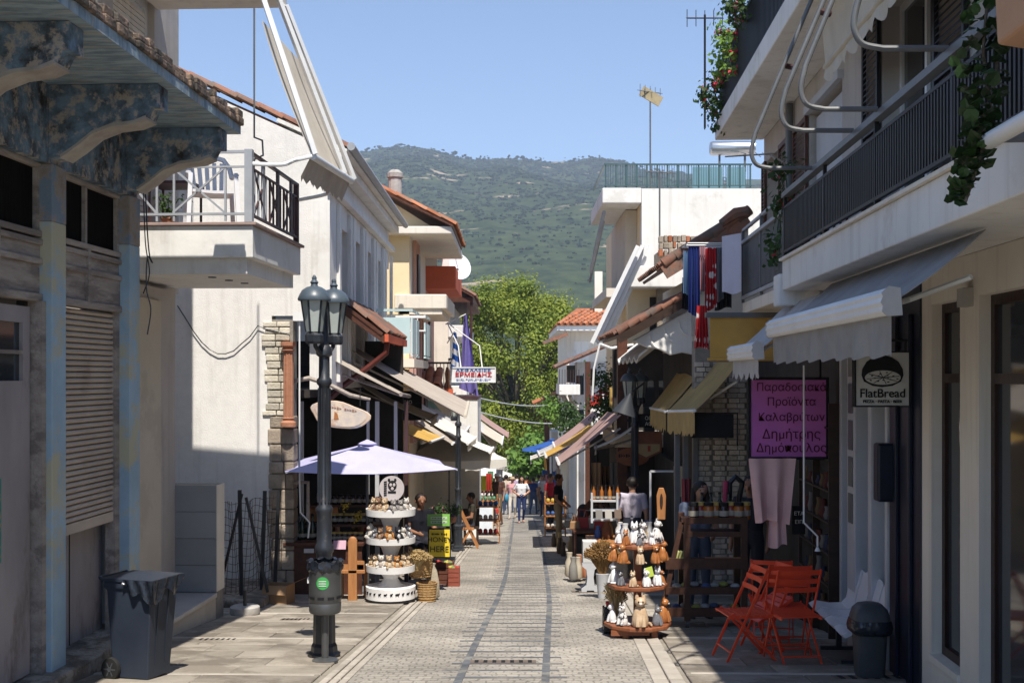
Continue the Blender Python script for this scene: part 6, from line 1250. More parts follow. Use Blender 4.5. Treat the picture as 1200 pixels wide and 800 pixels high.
# pine chair
t = thing('pine_chair', 'orange pine plank chair seen from the side beside the counter', 'chair', (PX(412, 16.3), 16.3, G(16.3))); g = G(16.3); x = PX(415, 16.3)
mb = MB(); mb.box((x - .07, 16.2, g), (x + .05, 16.26, g + .83)); mb.lathe((x - .01, 16.23, g + .83), [(.06, 0), (.05, .03), (.02, .05)], 10, sy=.5); mb.build('back_plank', M['pine'], t, bevel=.01)
mb = MB(); mb.box((x - .28, 16.2, g + .38), (x + .16, 16.6, g + .43)); mb.build('seat', M['pine'], t, bevel=.008); mb = MB(); mb.box((x - .28, 16.22, g + .43), (x + .14, 16.25, g + .50)); mb.box((x + .0, 16.22, g + .42), (x + .15, 16.25, g + .55)); mb.build('arm', M['pine'], t); 
for dx, dy in ((-.26, 16.25), (-.26, 16.55), (.10, 16.55)): mb = MB(); mb.box((x + dx, dy, g), (x + dx + .05, dy + .05, g + .38)); mb.build('leg', M['pine'], t)
# white tiered display
dx_, dy_ = PX(457, 16.0), 16.1; g = G(dy_); t = thing('display_stand', 'round white four tier display stand full of plush toys', 'display stand', (dx_, dy_, g))
wb = solid('white laminate', (.76, .75, .74), .45); wb2 = M['white_plastic']
mb = MB(); mb.lathe((dx_, dy_, g), [(.31, .06), (.335, .065), (.335, .22), (.31, .225)], 36); mb.build('base_drum', wb, t, smooth=True)
mb = MB(); mb.lathe((dx_, dy_, g), [(.32, .02), (.335, .03), (.335, .062), (.3, .064)], 30); mb.build('base_ring', M['ink'], t)
for k in range(12):
    a = -math.pi / 2 + (k - 5.5) * .24; mb = MB(); c = V((dx_ + .3365 * math.cos(a), dy_ + .3365 * math.sin(a), g + .15)); ta = V((-math.sin(a), math.cos(a), 0)); w = random.uniform(.014, .03); h = random.uniform(.012, .02)
    mb.ell(c, (w, .003, h), 8, 5, rot=Matrix.Rotation(a + math.pi / 2, 3, 'Z')); mb.ell(c + ta * w * .9 + V((0, 0, h * .8)), (.009, .003, .009), 6, 4); mb.bar(c - ta * w * .6, c - ta * w * .6 - V((0, 0, .028)), .005); mb.bar(c + ta * w * .6, c + ta * w * .6 - V((0, 0, .028)), .005); mb.build('animal_print', M['ink'], t)
for k, a in enumerate((-1.57, -.3, -2.8)): mb = MB(); mb.lathe((dx_ + .26 * math.cos(a), dy_ + .26 * math.sin(a), g + .035), [(.035, -.012), (.035, .012)], 12, rot=Matrix.Rotation(R(90), 3, 'Y')); mb.build('castor', M['dgrey_plastic'], t)
tiers = [(.42, .49), (.80, .865), (1.17, 1.24)]
for z0, z1 in tiers: 
    mb = MB(); mb.lathe((dx_, dy_, g), [(.30, z0), (.33, z0 + .002), (.335, z1 + .02), (.325, z1 + .02), (.32, z1 - .02), (.05, z1 - .02)], 36); mb.build('tier', wb, t, smooth=True)
lev = [.225, .42, .49 - .02, .80, .865 - .02, 1.17]
for zb, zt in ((.225, .42), (.475, .80), (.85, 1.17)):
    for s in (-1, 1, 0):
        mb = MB(); H_ = zt - zb
        if s: 
            mb.lathe((dx_, dy_, 0 + g), [(.19, zb), (.13, zb + H_ * .2), (.095, zb + H_ * .5), (.13, zb + H_ * .8), (.19, zt)], 28) if s == 1 else None
        if mb.v: mb.build('waisted_column', wb, t, smooth=True)
def plush(kind):
    c1, c2 = dict(beige=((.52, .38, .24), (.66, .54, .40)), brown=((.24, .14, .09), (.45, .33, .22)), husky=((.20, .20, .22), (.70, .70, .70)), white=((.66, .63, .58), (.50, .42, .36)), black=((.03, .03, .035), (.66, .66, .66)), ginger=((.45, .20, .06), (.62, .48, .32)), grey=((.28, .26, .25), (.5, .46, .42)))[kind]
    m1 = pm('plush ' + kind, c1, tuple(x * .75 for x in c1), 30, rough=.95, bump=.7, bscale=120, spec=.05); m2 = pm('plush face ' + kind, c2, tuple(x * .8 for x in c2), 30, rough=.95, bump=.6, bscale=120, spec=.05)
    t = thing('plush_toy', 'x', 'plush toy', (0, 0, 0)); mb = MB(); mb.ell((0, 0, .065), (.055, .05, .068), 10, 7); mb.build('body', m1, t, smooth=True)
    mb = MB(); mb.ell((0, -.045, .055), (.035, .015, .045), 8, 6); mb.build('belly', m2, t, smooth=True)
    h = MB(); h.ell((0, -.015, .155), (.05, .046, .045), 10, 7); h = h.build('head', m1, t, smooth=True)
    mb = MB(); mb.ell((0, -.055, .145), (.028, .02, .02), 8, 6); mb.build('muzzle', m2, h, smooth=True); mb = MB(); mb.ell((0, -.075, .152), (.008, .006, .006), 6, 4); mb.build('nose', M['ink'], h)
    for s in (-1, 1):
        mb = MB(); mb.ell((s * .036, -.01, .195), (.018, .01, .02), 8, 5); mb.build('ear', m1 if kind != 'husky' else m2, h, smooth=True)
        mb = MB(); mb.ell((s * .02, -.058, .168), (.007, .005, .008), 6, 4); mb.build('eye', M['ink'], h)
        mb = MB(); mb.tube([(s * .05, -.01, .10), (s * .066, -.04, .07), (s * .05, -.065, .05)], [.018, .02, .014], 7); mb.build('arm', m1, t, smooth=True)
        mb = MB(); mb.tube([(s * .03, -.03, .025), (s * .048, -.075, .022), (s * .05, -.09, .028)], [.022, .022, .018], 7); mb.build('leg', m1, t, smooth=True)
    return t
PL = {k: plush(k) for k in ('beige', 'brown', 'husky', 'white', 'black', 'ginger', 'grey')}; usedp = set()
def put(proto, used, key, p, rz, s, label, group):
    o = proto if key not in used else copy_tree(proto); used.add(key); o.location = p; o.rotation_euler = (0, 0, rz); o.scale = (s, s, s); o['label'] = label; o['group'] = group; return o
for ti, (zt, kinds, nm) in enumerate(((1.26, ('beige', 'brown', 'beige', 'grey', 'grey', 'white'), 'top'), (.885, ('white', 'husky', 'brown', 'ginger', 'black', 'white', 'husky'), 'middle'), (.51, ('beige', 'beige', 'white', 'beige', 'ginger', 'beige', 'beige'), 'bottom'))):
    for k, kd in enumerate(kinds):
        a = -math.pi / 2 + (k - (len(kinds) - 1) / 2) * .42; r = .25 + random.uniform(-.02, .015)
        put(PL[kd], usedp, kd, (dx_ + r * math.cos(a), dy_ + r * math.sin(a), g + zt - .005 - (.012)), a + math.pi / 2 + random.uniform(-.5, .5), random.uniform(.72, .95), f'{kd} plush animal sitting on the {nm} tier of the white display', 'plush toys on the white display')
        if False:
            r2 = .16; put(PL[kinds[(k + 3) % len(kinds)]], usedp, kinds[(k + 3) % len(kinds)], (dx_ + r2 * math.cos(a + .2), dy_ + r2 * math.sin(a + .2), g + zt - .005 + .05), a + math.pi / 2, 1.05, f'{kinds[(k + 3) % len(kinds)]} plush animal in the back row of the {nm} tier', 'plush toys on the white display')
# round sign with a striped-tail animal
t = thing('round_sign', 'round pale disc sign with a black striped tail animal above the white display', 'sign', at(459, 572, 16.3)); c = at(459, 572, 16.2); mb = MB(); mb.lathe(c, [(.17, -.01), (.17, .01)], 32, rot=Matrix.Rotation(R(90), 3, 'X')); mb.build('disc', solid('pale lilac disc', (.52, .47, .47)), t)
mb = MB(); y = c.y - .014
for k in range(7): mb.obox((c.x - .085, y, c.z + .09 - k * .03), (.02, 0, .004), (0, .002, 0), (0, 0, .009))
mb.ell((c.x + .01, y, c.z + .04), (.06, .003, .07), 14, 8); mb.ell((c.x - .035, y, c.z + .115), (.018, .003, .022), 8, 6); mb.ell((c.x + .05, y, c.z + .115), (.018, .003, .022), 8, 6); mb.bar((c.x - .05, y, c.z - .05), (c.x + .06, y, c.z - .05), .003, .03); mb.build('animal_print', M['ink'], t)
mb = MB(); y -= .004; mb.ell((c.x - .012, y, c.z + .05), (.018, .003, .022), 8, 6); mb.ell((c.x + .034, y, c.z + .05), (.018, .003, .022), 8, 6); mb.ell((c.x + .01, y, c.z + .0), (.02, .003, .022), 8, 6); mb.build('animal_face', solid('pale lilac disc', (.52, .47, .47)), t)
mb = MB(); mb.tube([c - V((0, -.02, .15)), c - V((0, -.02, .30))], .012, 6); mb.build('stem', M['black_metal'], t)
# baskets, dried wheat, bag, crates
def basket(label, x, y, z, r, h):
    t = thing('wicker_basket', label, 'basket', (x, y, z)); mb = MB(); mb.lathe((x, y, z), [(r * .8, 0), (r * .95, h * .5), (r, h * .93), (r * 1.06, h * .95), (r * 1.06, h), (r * .9, h), (r * .85, h * .3)], 20); mb.build('basket_wall', M['wicker'], t, smooth=True); mb = MB()
    for k in range(7): zz = h * (k + .5) / 7.5; rr = r * (.81 + .19 * zz / h); mb.tube([(x + rr * math.cos(i * .3142), y + rr * math.sin(i * .3142), z + zz) for i in range(21)], .009, 5)
    mb.build('woven_ring', M['wicker'], t); return t
basket('wicker basket standing on the ground beside the white display', PX(500, 16.1), 16.15, G(16.15), .135, .26); basket('tilted wicker basket on top of the lower one, filled with plush toys', PX(492, 16.2), 16.3, G(16.3) + .32, .17, .27)
def wheat(label, p, n, l, spread, mat=None, down=False, pot=None):
    p = V(p); t = thing('dried_wheat', label, 'dried grass', p); mb = MB()
    for k in range(n):
        a = random.uniform(0, 6.28); s = spread * math.sqrt(random.random()); q = p + V((s * math.cos(a), s * math.sin(a) * .6, l * random.uniform(.75, 1) * (1 - .35 * (s / spread) ** 2)))
        m_ = p.lerp(q, .6) + V((0, 0, .06)); mb.tube([p + V((random.uniform(-.03, .03), random.uniform(-.03, .03), 0)), m_, q], [.0035, .004, .009], 4)
        for j in range(3): e = m_.lerp(q, .4 + .3 * j) + V((random.gauss(0, .02), random.gauss(0, .02), random.gauss(0, .015))); mb.tube([m_.lerp(q, .3 + .3 * j), e], [.005, .002], 3)
    mb.build('stalks', mat or M['straw_dry'], t)
    if pot: mb = MB(); mb.lathe(p - V((0, 0, .32)), [(.06, 0), (.09, .34), (.095, .36), (.08, .36)], 14); mb.build('pot', pot, t, smooth=True)
    return t
wheat('bushy bunch of dried wheat sticking out of the baskets', at(488, 668, 16.1), 260, .30, .20)
t = thing('cloth_bag', 'upright beige cloth bag leaning on the baskets', 'bag', (PX(508, 16.3), 16.3, G(16.3))); x, y, g2 = PX(507, 16.4), 16.4, G(16.4); mb = MB(); mb.lathe((x, y, g2), [(.05, 0), (.10, .05), (.09, .25), (.06, .40), (.03, .46), (.045, .5)], 12, sy=.6); mb.build('sack', pm('beige sack', (.42, .36, .27), (.34, .29, .21), 9, bump=.5), t, smooth=True)
# honey signs
t = thing('honey_sign', 'yellow sandwich board with black lettering about honey', 'sign', at(515, 650, 18.0)); c = at(515, 636, 18.0); mb = MB(); mb.obox(c, (.155, 0, 0), (0, .012, 0), (0, .03, .20)); mb.build('board', solid('yellow board', (.72, .52, .03)), t); mb = MB(); mb.obox(c + V((0, .02, 0)), (.172, 0, 0), (0, .008, 0), (0, .03, .22)); mb.build('frame', M['ink'], t)
scribble(t, c + V((0, -.002, .135)), (1, 0, 0), .24, .04, 10, M['ink'])
for s_, dz, sz in (('HONEY', .05, .105), ('HERE', -.09, .125)): text(s_, sz, c + V((0, -.015 + dz * .15 - .006, dz)), (1, 0, 0), (0, .15, 1), M['ink'], t)
t = thing('green_sign', 'bright green notice board above the yellow honey sign', 'sign', at(514, 615, 18.2)); c = at(514, 609, 18.2); mb = MB(); mb.obox(c, (.17, 0, 0), (0, .01, 0), (0, 0, .09)); mb.build('board', solid('lime green board', (.22, .50, .10)), t)
for k in range(2): mb = MB(); mb.box((c.x - .12, c.y - .014, c.z + .012 - k * .06), (c.x + .13, c.y - .011, c.z + .05 - k * .06)); mb.build('printed_panel', solid('pale print', (.55, .62, .5)), t); scribble(t, c + V((0, -.016, .03 - k * .06)), (1, 0, 0), .2, .018, 14, solid('dark green print', (.03, .12, .03)))
for i, (px, py, w, h, cc, lb) in enumerate(((520, 676, .30, .36, (.14, .05, .03), 'brown wooden crate of produce below the honey sign'), (532, 678, .16, .30, (.30, .08, .05), 'small red crate next to the brown produce crate'))):
    y = 2380 / (py + 8 - 557); t = thing('crate', lb, 'crate', (PX(px, y), y, G(y))); x = PX(px, y); m_ = pm('crate ' + str(i), cc, None, 5, stretch=(1, 1, 4))
    for k in range(4): mb = MB(); mb.box((x - w / 2, y - .12, G(y) + k * h / 4), (x + w / 2, y - .10, G(y) + k * h / 4 + h / 4.6)); mb.box((x - w / 2, y + .10, G(y) + k * h / 4), (x + w / 2, y + .12, G(y) + k * h / 4 + h / 4.6)); mb.build('slat', m_, t)
    for sx in (-1, 1): mb = MB(); mb.box((x + sx * w / 2 - .01, y - .1, G(y)), (x + sx * w / 2 + .01, y + .1, G(y) + h)); mb.build('end', m_, t)
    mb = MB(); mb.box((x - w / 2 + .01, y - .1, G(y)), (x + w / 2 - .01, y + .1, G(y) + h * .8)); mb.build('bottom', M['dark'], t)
    for k in range(9): p_ = (x + random.uniform(-w / 2.6, w / 2.6), y + random.uniform(-.08, .08), G(y) + h * .95); fo = thing('packet', f'small {("red", "green", "yellow")[k % 3]} produce packet lying in the {("brown", "red")[i]} crate', 'packet', p_, 'produce in the crates'); mb = MB(); mb.ell(p_, (.04, .03, .03), 8, 5); mb.build('wrap', solid(('red packet', 'green packet', 'yellow packet')[k % 3], ((.4, .04, .03), (.12, .28, .08), (.5, .4, .08))[k % 3]), fo)
pot_plant('pink flowering plant standing behind the green notice board', at(515, 612, 20), .07, .16, 12, dark_m, .03, flowers=pinkp)
pot_plant('purple flowering pot plant on the cafe table by the second lamp', at(531, 612, 21), .07, .2, 12, dark_m, .03, flowers=solid('purple petals', (.25, .08, .25)))
# cafe table, folding chair, easel board
t = thing('folding_chair', 'orange wooden folding chair leaning open beside the second lamp', 'chair', (PX(545, 27.8), 27.8, G(27.8))); x, y, g = PX(547, 27.8), 27.8, G(27.8)
for dy in (0, .38): mb = MB(); mb.bar((x + .26, y + dy, g), (x - .14, y + dy, g + .85), .045, .03, (0, 1, 0)); mb.build('leg', M['pine'], t); mb = MB(); mb.bar((x - .2, y + dy, g), (x + .1, y + dy, g + .45), .045, .03, (0, 1, 0)); mb.build('leg', M['pine'], t)
for k in range(5): mb = MB(); mb.box((x - .2 + k * .075, y - .01, g + .43), (x - .14 + k * .075, y + .4, g + .45)); mb.build('seat_slat', M['pine'], t)
for k in range(2): mb = MB(); mb.bar((x - .09 - k * .04, y, g + .66 + k * .12), (x - .09 - k * .04, y + .38, g + .66 + k * .12), .02, .07); mb.build('back_slat', M['pine'], t)
t = thing('menu_easel', 'white framed sandwich board menu standing open by the cafe', 'menu board', (PX(567, 33.5), 33.5, G(33.5))); x, y, g = PX(567, 33.5), 33.5, G(33.5)
for s in (1, -1):
    mb = MB(); c = V((x, y + s * .12, g + .42)); mb.obox(c, (.24, 0, 0), (0, .012, 0), (0, -s * .09, .42)); mb.build('panel', solid('pale blue menu', (.55, .60, .66)), t); mb = MB(); u = V((0, -s * .09, .42))
    for dx in (-.25, .25): mb.bar(c + V((dx, -.01 * s, 0)) - u, c + V((dx, -.01 * s, 0)) + u, .03, .035)
    mb.bar(c - V((.25, 0, 0)) + u, c + V((.25, 0, 0)) + u, .03, .035); mb.bar(c - V((.25, 0, 0)) - u * .95, c + V((.25, 0, 0)) - u * .95, .03, .035); mb.build('frame', solid('pale wood frame', (.55, .47, .38)), t)
def cafe_table(label, px, y, h=.72, r=.35, mat='maroon_rail'):
    x = PX(px, y); g = G(y); t = thing('cafe_table', label, 'table', (x, y, g)); mb = MB(); mb.lathe((x, y, g + h), [(r, 0), (r, .03)], 20); mb.build('table_top', M[mat], t); mb = MB(); mb.tube([(x, y, g), (x, y, g + h)], .03, 8); mb.build('column', M['black_metal'], t); mb = MB(); mb.lathe((x, y, g), [(.22, 0), (.2, .03), (.03, .05)], 14); mb.build('foot', M['black_metal'], t)
cafe_table('dark round cafe table under the white market parasol', 524, 28.6); cafe_table('round cafe table in front of the white canvas screen', 545, 30.4, mat='paleblue')
# hanging shop sign and flags
t = thing('projecting_sign', 'white double line sign board with blue and red Greek lettering over the lane', 'sign', at(555, 439, 33)); c = at(555, 439, 33); mb = MB(); mb.box((c.x - .59, 33, c.z - .2), (c.x + .59, 33.08, c.z + .2)); mb.build('board', solid('white sign face', (.74, .75, .78)), t); mb = MB()
for z in (-.2, .2): mb.box((c.x - .61, 32.98, c.z + z - .015), (c.x + .61, 33.1, c.z + z + .015))
for x in (-.6, .6): mb.box((c.x + x - .012, 32.985, c.z - .185), (c.x + x + .012, 33.095, c.z + .185))
mb.build('frame', M['white_metal'], t)
text('ΑΣΦΑΛΕΙΕΣ', .10, (c.x + .0, 32.985, c.z + .125), (1, 0, 0), (0, 0, 1), solid('blue lettering', (.03, .10, .35)), t, sx=1.7, bold=.002); text('ΕΡΜΕΙΔΗΣ', .155, (c.x + .0, 32.985, c.z + .0), (1, 0, 0), (0, 0, 1), solid('red lettering', (.5, .02, .04)), t, sx=1.3, bold=.003); scribble(t, V((c.x, 32.985, c.z - .125)), (1, 0, 0), .95, .03, 22, solid('blue lettering', (.03, .10, .35))); scribble(t, V((c.x, 32.985, c.z - .168)), (1, 0, 0), .95, .03, 18, solid('blue lettering', (.03, .10, .35)))
for px in (540, 565): mb = MB(); mb.tube([at(px, 430, 33.04), at(px - 3, 405, 33.2), at(524, 378, 33.4)], .018, 5); mb.build('bracket', M['white_metal'], t)
def flag(label, p, q, w, hgt, mats, y, n=0):
    t = thing('flag', label, 'flag', p); p, q = V(p), V(q); mb = MB(); mb.tube([p, q], .018, 6); mb.build('pole', M['white_metal'], t)
    for k, (v0, v1, m_) in enumerate(mats):
        mb = MB()
        def fn(u, v): vv = v0 + (v1 - v0) * v; return q.lerp(p, .02 + .35 * u * .3) + V((w * (.25 + .75 * vv) * (u - .3), .10 * math.sin(u * 9 + vv * 3), -hgt * vv - .2 * u * vv))
        mb.sheet(fn, 12, 6, (0, .005, 0)); mb.build('cloth', m_, t, smooth=True)
fb = cloth('flag blue', (.03, .12, .45)); fw = cloth('flag white', (.72, .74, .78))
flag('blue and white striped flag hanging limp above the sign', at(524, 402, 33.6), at(533, 388, 33.6), .38, 1.05, [(k / 7, (k + 1) / 7, fb if k % 2 == 0 else fw) for k in range(7)], 33.6)
flag('big violet blue flag hanging limp behind the sign board', at(522, 380, 34), at(546, 368, 34), .62, 2.1, [(0, 1, cloth('violet flag', (.20, .17, .46)))], 34)
# overhead cables
t = thing('overhead_cable', 'thin pale cable strung across the lane before the plane tree', 'cable', at(620, 480, 45)); mb = MB()
for (a, b, s) in ((at(545, 462, 40), at(690, 466, 46), .35), (at(545, 478, 40), at(700, 492, 44), .3)): mb.tube([V(a).lerp(V(b), k / 12) - V((0, 0, s * math.sin(math.pi * k / 12))) for k in range(13)], .022, 4)
mb.build('wire', M['grey_rail'], t)
HAZE = 1.9e-4
def heap(label, px, y, z, n, w, d, hh, colset, group, kind='goods'):
    x = PX(px, y); b = G(y) + z
    for k in range(n):
        c = colset[k % len(colset)]; p = V((x + random.uniform(-w, w), y + random.uniform(0, d), b)); nm_ = c[0]; t = thing(kind, f'{nm_} {label}', kind.replace('_', ' '), p, group); s_ = random.uniform(.75, 1.2); mb = MB()
        if kind == 'hand_bag':
            mb.prism([p + V((a * s_, 0, e * s_)) for a, e in ((-.13, 0), (.13, 0), (.11, .2), (-.11, .2))], (0, .07, 0)); mb.build('pouch', solid('goods ' + nm_, c[1]), t, bevel=.02); mb = MB(); mb.tube([p + V((a * s_, .035, e * s_)) for a, e in ((-.08, .2), (-.05, .33), (.05, .33), (.08, .2))], .008, 5); mb.build('strap', solid('goods ' + nm_, c[1]), t)
        else: mb.lathe(p, [(.05 * s_, 0), (.07 * s_, .03), (.06 * s_, hh * s_ * .6), (.035 * s_, hh * s_ * .8), (.045 * s_, hh * s_)], 10); mb.build('body', solid('goods ' + nm_, c[1]), t, smooth=True)
# ================================================================ right pavement: signs, seats, chairs
t = thing('pizza_sign', 'square white hanging sign with a black oven dome, pizza and shop lettering', 'sign', at(1034, 444, 9.7)); c = at(1034, 444, 9.7); k = .215
mb = MB(); mb.box((c.x - k, 9.7, c.z - k), (c.x + k, 9.76, c.z + k)); mb.build('board', solid('sign white', (.55, .55, .53)), t)
mb = MB()
for a, b in (((-k - .012, -k - .012), (k + .012, -k)), ((-k - .012, k), (k + .012, k + .012)), ((-k - .012, -k), (-k, k)), ((k, -k), (k + .012, k))): mb.box((c.x + a[0], 9.69, c.z + a[1]), (c.x + b[0], 9.77, c.z + b[1]))
mb.build('frame', M['ink'], t); y = 9.694
dm = [(-.17, .02), (-.165, .07), (-.13, .13), (-.08, .165), (-.03, .18), (-.035, .20), (.035, .20), (.03, .18), (.08, .165), (.13, .13), (.165, .07), (.17, .02), (.15, -.03), (.08, -.065), (0, -.075), (-.08, -.065), (-.15, -.03)]
mb = MB(); mb.prism([(c.x + a, y, c.z + b + .01) for a, b in dm], (0, .004, 0)); mb.build('oven_dome', M['ink'], t)
mb = MB(); mb.lathe((c.x, y - .004, c.z + .012), [(.145, 0), (.145, .003)], 28, rot=Matrix.Rotation(R(90), 3, 'X'), sy=.4); mb.build('pizza', solid('sign white', (.55, .55, .53)), t)
mb = MB()
for j in range(8): a = j * .7854 + .2; mb.bar((c.x, y - .009, c.z + .012), (c.x + .135 * math.cos(a), y - .009, c.z + .012 + .053 * math.sin(a)), .003, .005)
for j in range(14): a = j * 2.4; r = .3 + .6 * (j / 14); mb.ell((c.x + .14 * r * math.cos(a), y - .009, c.z + .012 + .055 * r * math.sin(a)), (.011, .002, .005), 6, 4)
mb.build('topping', M['ink'], t)
text('FlatBread', .098, (c.x, y, c.z - .118), (1, 0, 0), (0, 0, 1), M['ink'], t, bold=.001); text('PIZZA · PASTA · BEER', .033, (c.x, y, c.z - .183), (1, 0, 0), (0, 0, 1), M['ink'], t, sx=1.02, bold=.0008)
mb = MB(); mb.tube([(c.x + .2, 9.73, c.z + k), (c.x + .2, 9.73, c.z + k + .1)], .01, 5); mb.tube([(c.x - .15, 9.73, c.z + k + .1), (3.28, 9.73, c.z + k + .1)], .012, 5); mb.build('bracket', M['black_metal'], t)
t = thing('banner', 'purple banner with dark red Greek shop lettering under the light grey awning', 'banner', at(925, 535, 12.6)); a, b = at(880, 445, 12.6), at(968, 535, 12.6)
pb = pm('purple banner print', (.54, .15, .47), (.45, .12, .40), 1.5, rough=.5); mb = MB(); mb.box((a.x, 12.6, b.z), (b.x, 12.62, a.z)); mb.build('sheet', pb, t)
mb = MB(); mb.box((a.x - .03, 12.59, b.z - .03), (b.x + .03, 12.605, b.z)); mb.box((a.x - .03, 12.59, a.z), (b.x + .03, 12.605, a.z + .03)); mb.box((b.x, 12.59, b.z), (b.x + .03, 12.605, a.z)); mb.box((a.x - .03, 12.59, b.z), (a.x, 12.605, a.z)); mb.build('frame', M['ink'], t); rl = solid('dark crimson lettering', (.10, .008, .03)); cx_ = (a.x + b.x) / 2
for s_, py, sz in (('Παραδοσιακά', 454, .118), ('Προϊόντα', 471, .12), ('Καλαβρύτων', 489, .118), ('Δημήτρης', 509, .14), ('Δημόπουλος', 525, .13)): text(s_, sz, (cx_ + .03, 12.594, PZ(py, 12.6)), (1, 0, 0), (0, 0, 1), rl, t, sx=.96)
mb = MB(); mb.bar((a.x + .05, 12.64, a.z), (a.x + .05, 12.64, a.z + .4), .02); mb.bar((b.x - .05, 12.64, a.z), (b.x - .05, 12.64, a.z + .4), .02); mb.build('hanger', M['ink'], t)
hang('hanging_cloth', 'dusty pink cloth hanging in folds below the purple banner', 886, 924, 537, 612, 12.5, M['pinkcloth'], -.45, .05, None, 2.2)
hang('hanging_cloth', 'second dusty pink cloth with pointed corner under the banner', 900, 922, 560, 640, 12.55, M['pinkcloth'], .4, .03, None, 1.5)
t = thing('shop_notice', 'small black notice with white capital letters by the pink cloth', 'sign', at(935, 612, 12.8)); c = at(935, 608, 12.8); mb = MB(); mb.box((c.x - .06, 12.8, c.z - .16), (c.x + .08, 12.82, c.z + .14)); mb.build('board', M['ink'], t)
for k_, s_ in enumerate(('ΕΤΑ', 'ΕΙΠ')): text(s_, .055, (c.x + .01, 12.795, c.z + .06 - k_ * .09), (1, 0, 0), (0, 0, 1), solid('white lettering', (.7, .7, .66)), t)
# open shelving in the shop gloom
t = thing('shop_shelf', 'dark shelving full of small souvenirs behind the red chairs', 'shelf', FR(13.0, .1, G(13))); 
for k in range(7): mb = MB(); FR.box(mb, 12.4, 14.0, -.3, .12, G(13) + .25 + k * .33, G(13) + .27 + k * .33); mb.build('board', M['dark_wood'], t)
for a in (12.38, 13.2, 14.0): mb = MB(); FR.box(mb, a, a + .03, -.3, .12, G(13), G(13) + 2.5); mb.build('upright', M['dark_wood'], t)
sv = [solid('souvenir ' + n_, c_) for n_, c_ in (('white', (.16, .15, .14)), ('red', (.10, .02, .015)), ('ochre', (.12, .07, .03)), ('blue', (.02, .03, .06)))]
for k in range(6):
    for j in range(7):
        p = FR(12.5 + j * .21, .06, G(13) + .271 + k * .33); h = random.uniform(.10, .22); o = thing('souvenir', f'small {("white", "red", "ochre", "blue")[(k + j) % 4]} souvenir on the dark shop shelf', 'souvenir', p, 'souvenirs on the dark shelf'); mb = MB(); mb.lathe(p, [(.04, 0), (.05, h * .3), (.03, h * .7), (.035, h)], 8); mb.build('figure', sv[(k + j) % 4], o, smooth=True)
# moulded seat bench
t = thing('seat_bench', 'row of four white moulded plastic seats on a black beam by the navy front', 'bench', FR(11, .25, G(11)))
prof = [(.42, .40), (.36, .43), (.22, .405), (.10, .41), (.05, .46), (.02, .60), (-.03, .78), (-.045, .80)]
for k in range(4):
    a0 = 10.42 + k * .38; mb = MB(); gz_ = -.965
    mb.sheet(lambda u, v: FR(a0 + .35 * u, float(np.interp(v * 7, range(8), [p[0] for p in prof])) + .0, gz_ + float(np.interp(v * 7, range(8), [p[1] for p in prof])) - .012 * math.sin(math.pi * u) * (1 if v < .5 else 0) - (.06 * (abs(u - .5) * 2) ** 3 if v > .9 else 0)), 8, 14, (.028, 0, -.03)); mb.build('seat_shell', M['white_plastic'], t, smooth=True)
mb = MB(); FR.box(mb, 10.42, 11.9, .15, .22, -.68, -.63); mb.build('beam', M['black_metal'], t)
for a in (10.7, 11.6): mb = MB(); FR.box(mb, a, a + .05, .16, .21, G(a), -.68); FR.box(mb, a, a + .05, .02, .36, G(a), G(a) + .04); mb.build('leg', M['black_metal'], t)
x, y = PX(1019, 10.1), 10.1; g = G(y); t = thing('swing_bin', 'dark grey pedal bin with rounded swing lid and black bag', 'bin', (x, y, g))
def rr(w, d, z, n=20): return [(x + w * .5 * math.copysign(abs(math.cos(a)) ** .5, math.cos(a)), y + d * .5 * math.copysign(abs(math.sin(a)) ** .5, math.sin(a)), z) for a in [k * 2 * math.pi / n for k in range(n)]]
def loft(rings): 
    mb = MB(); n = len(rings[0]); mb.add([p for r in rings for p in r], [(j * n + k, j * n + (k + 1) % n, (j + 1) * n + (k + 1) % n, (j + 1) * n + k) for j in range(len(rings) - 1) for k in range(n)] + [tuple(range(n - 1, -1, -1)), tuple((len(rings) - 1) * n + k for k in range(n))]); return mb
loft([rr(.21, .2, g), rr(.23, .22, g + .03), rr(.27, .26, g + .44)]).build('body', M['dgrey_plastic'], t, smooth=True)
loft([rr(.29, .28, g + .37), rr(.335, .32, g + .39), rr(.35, .335, g + .43), rr(.335, .325, g + .47), rr(.32, .31, g + .49)]).build('bin_bag', M['bag'], t, smooth=True)
loft([rr(.31, .3, g + .475), rr(.305, .29, g + .52), rr(.27, .25, g + .58), rr(.19, .18, g + .62), rr(.08, .08, g + .635)]).build('lid', M['dgrey_plastic'], t, smooth=True)
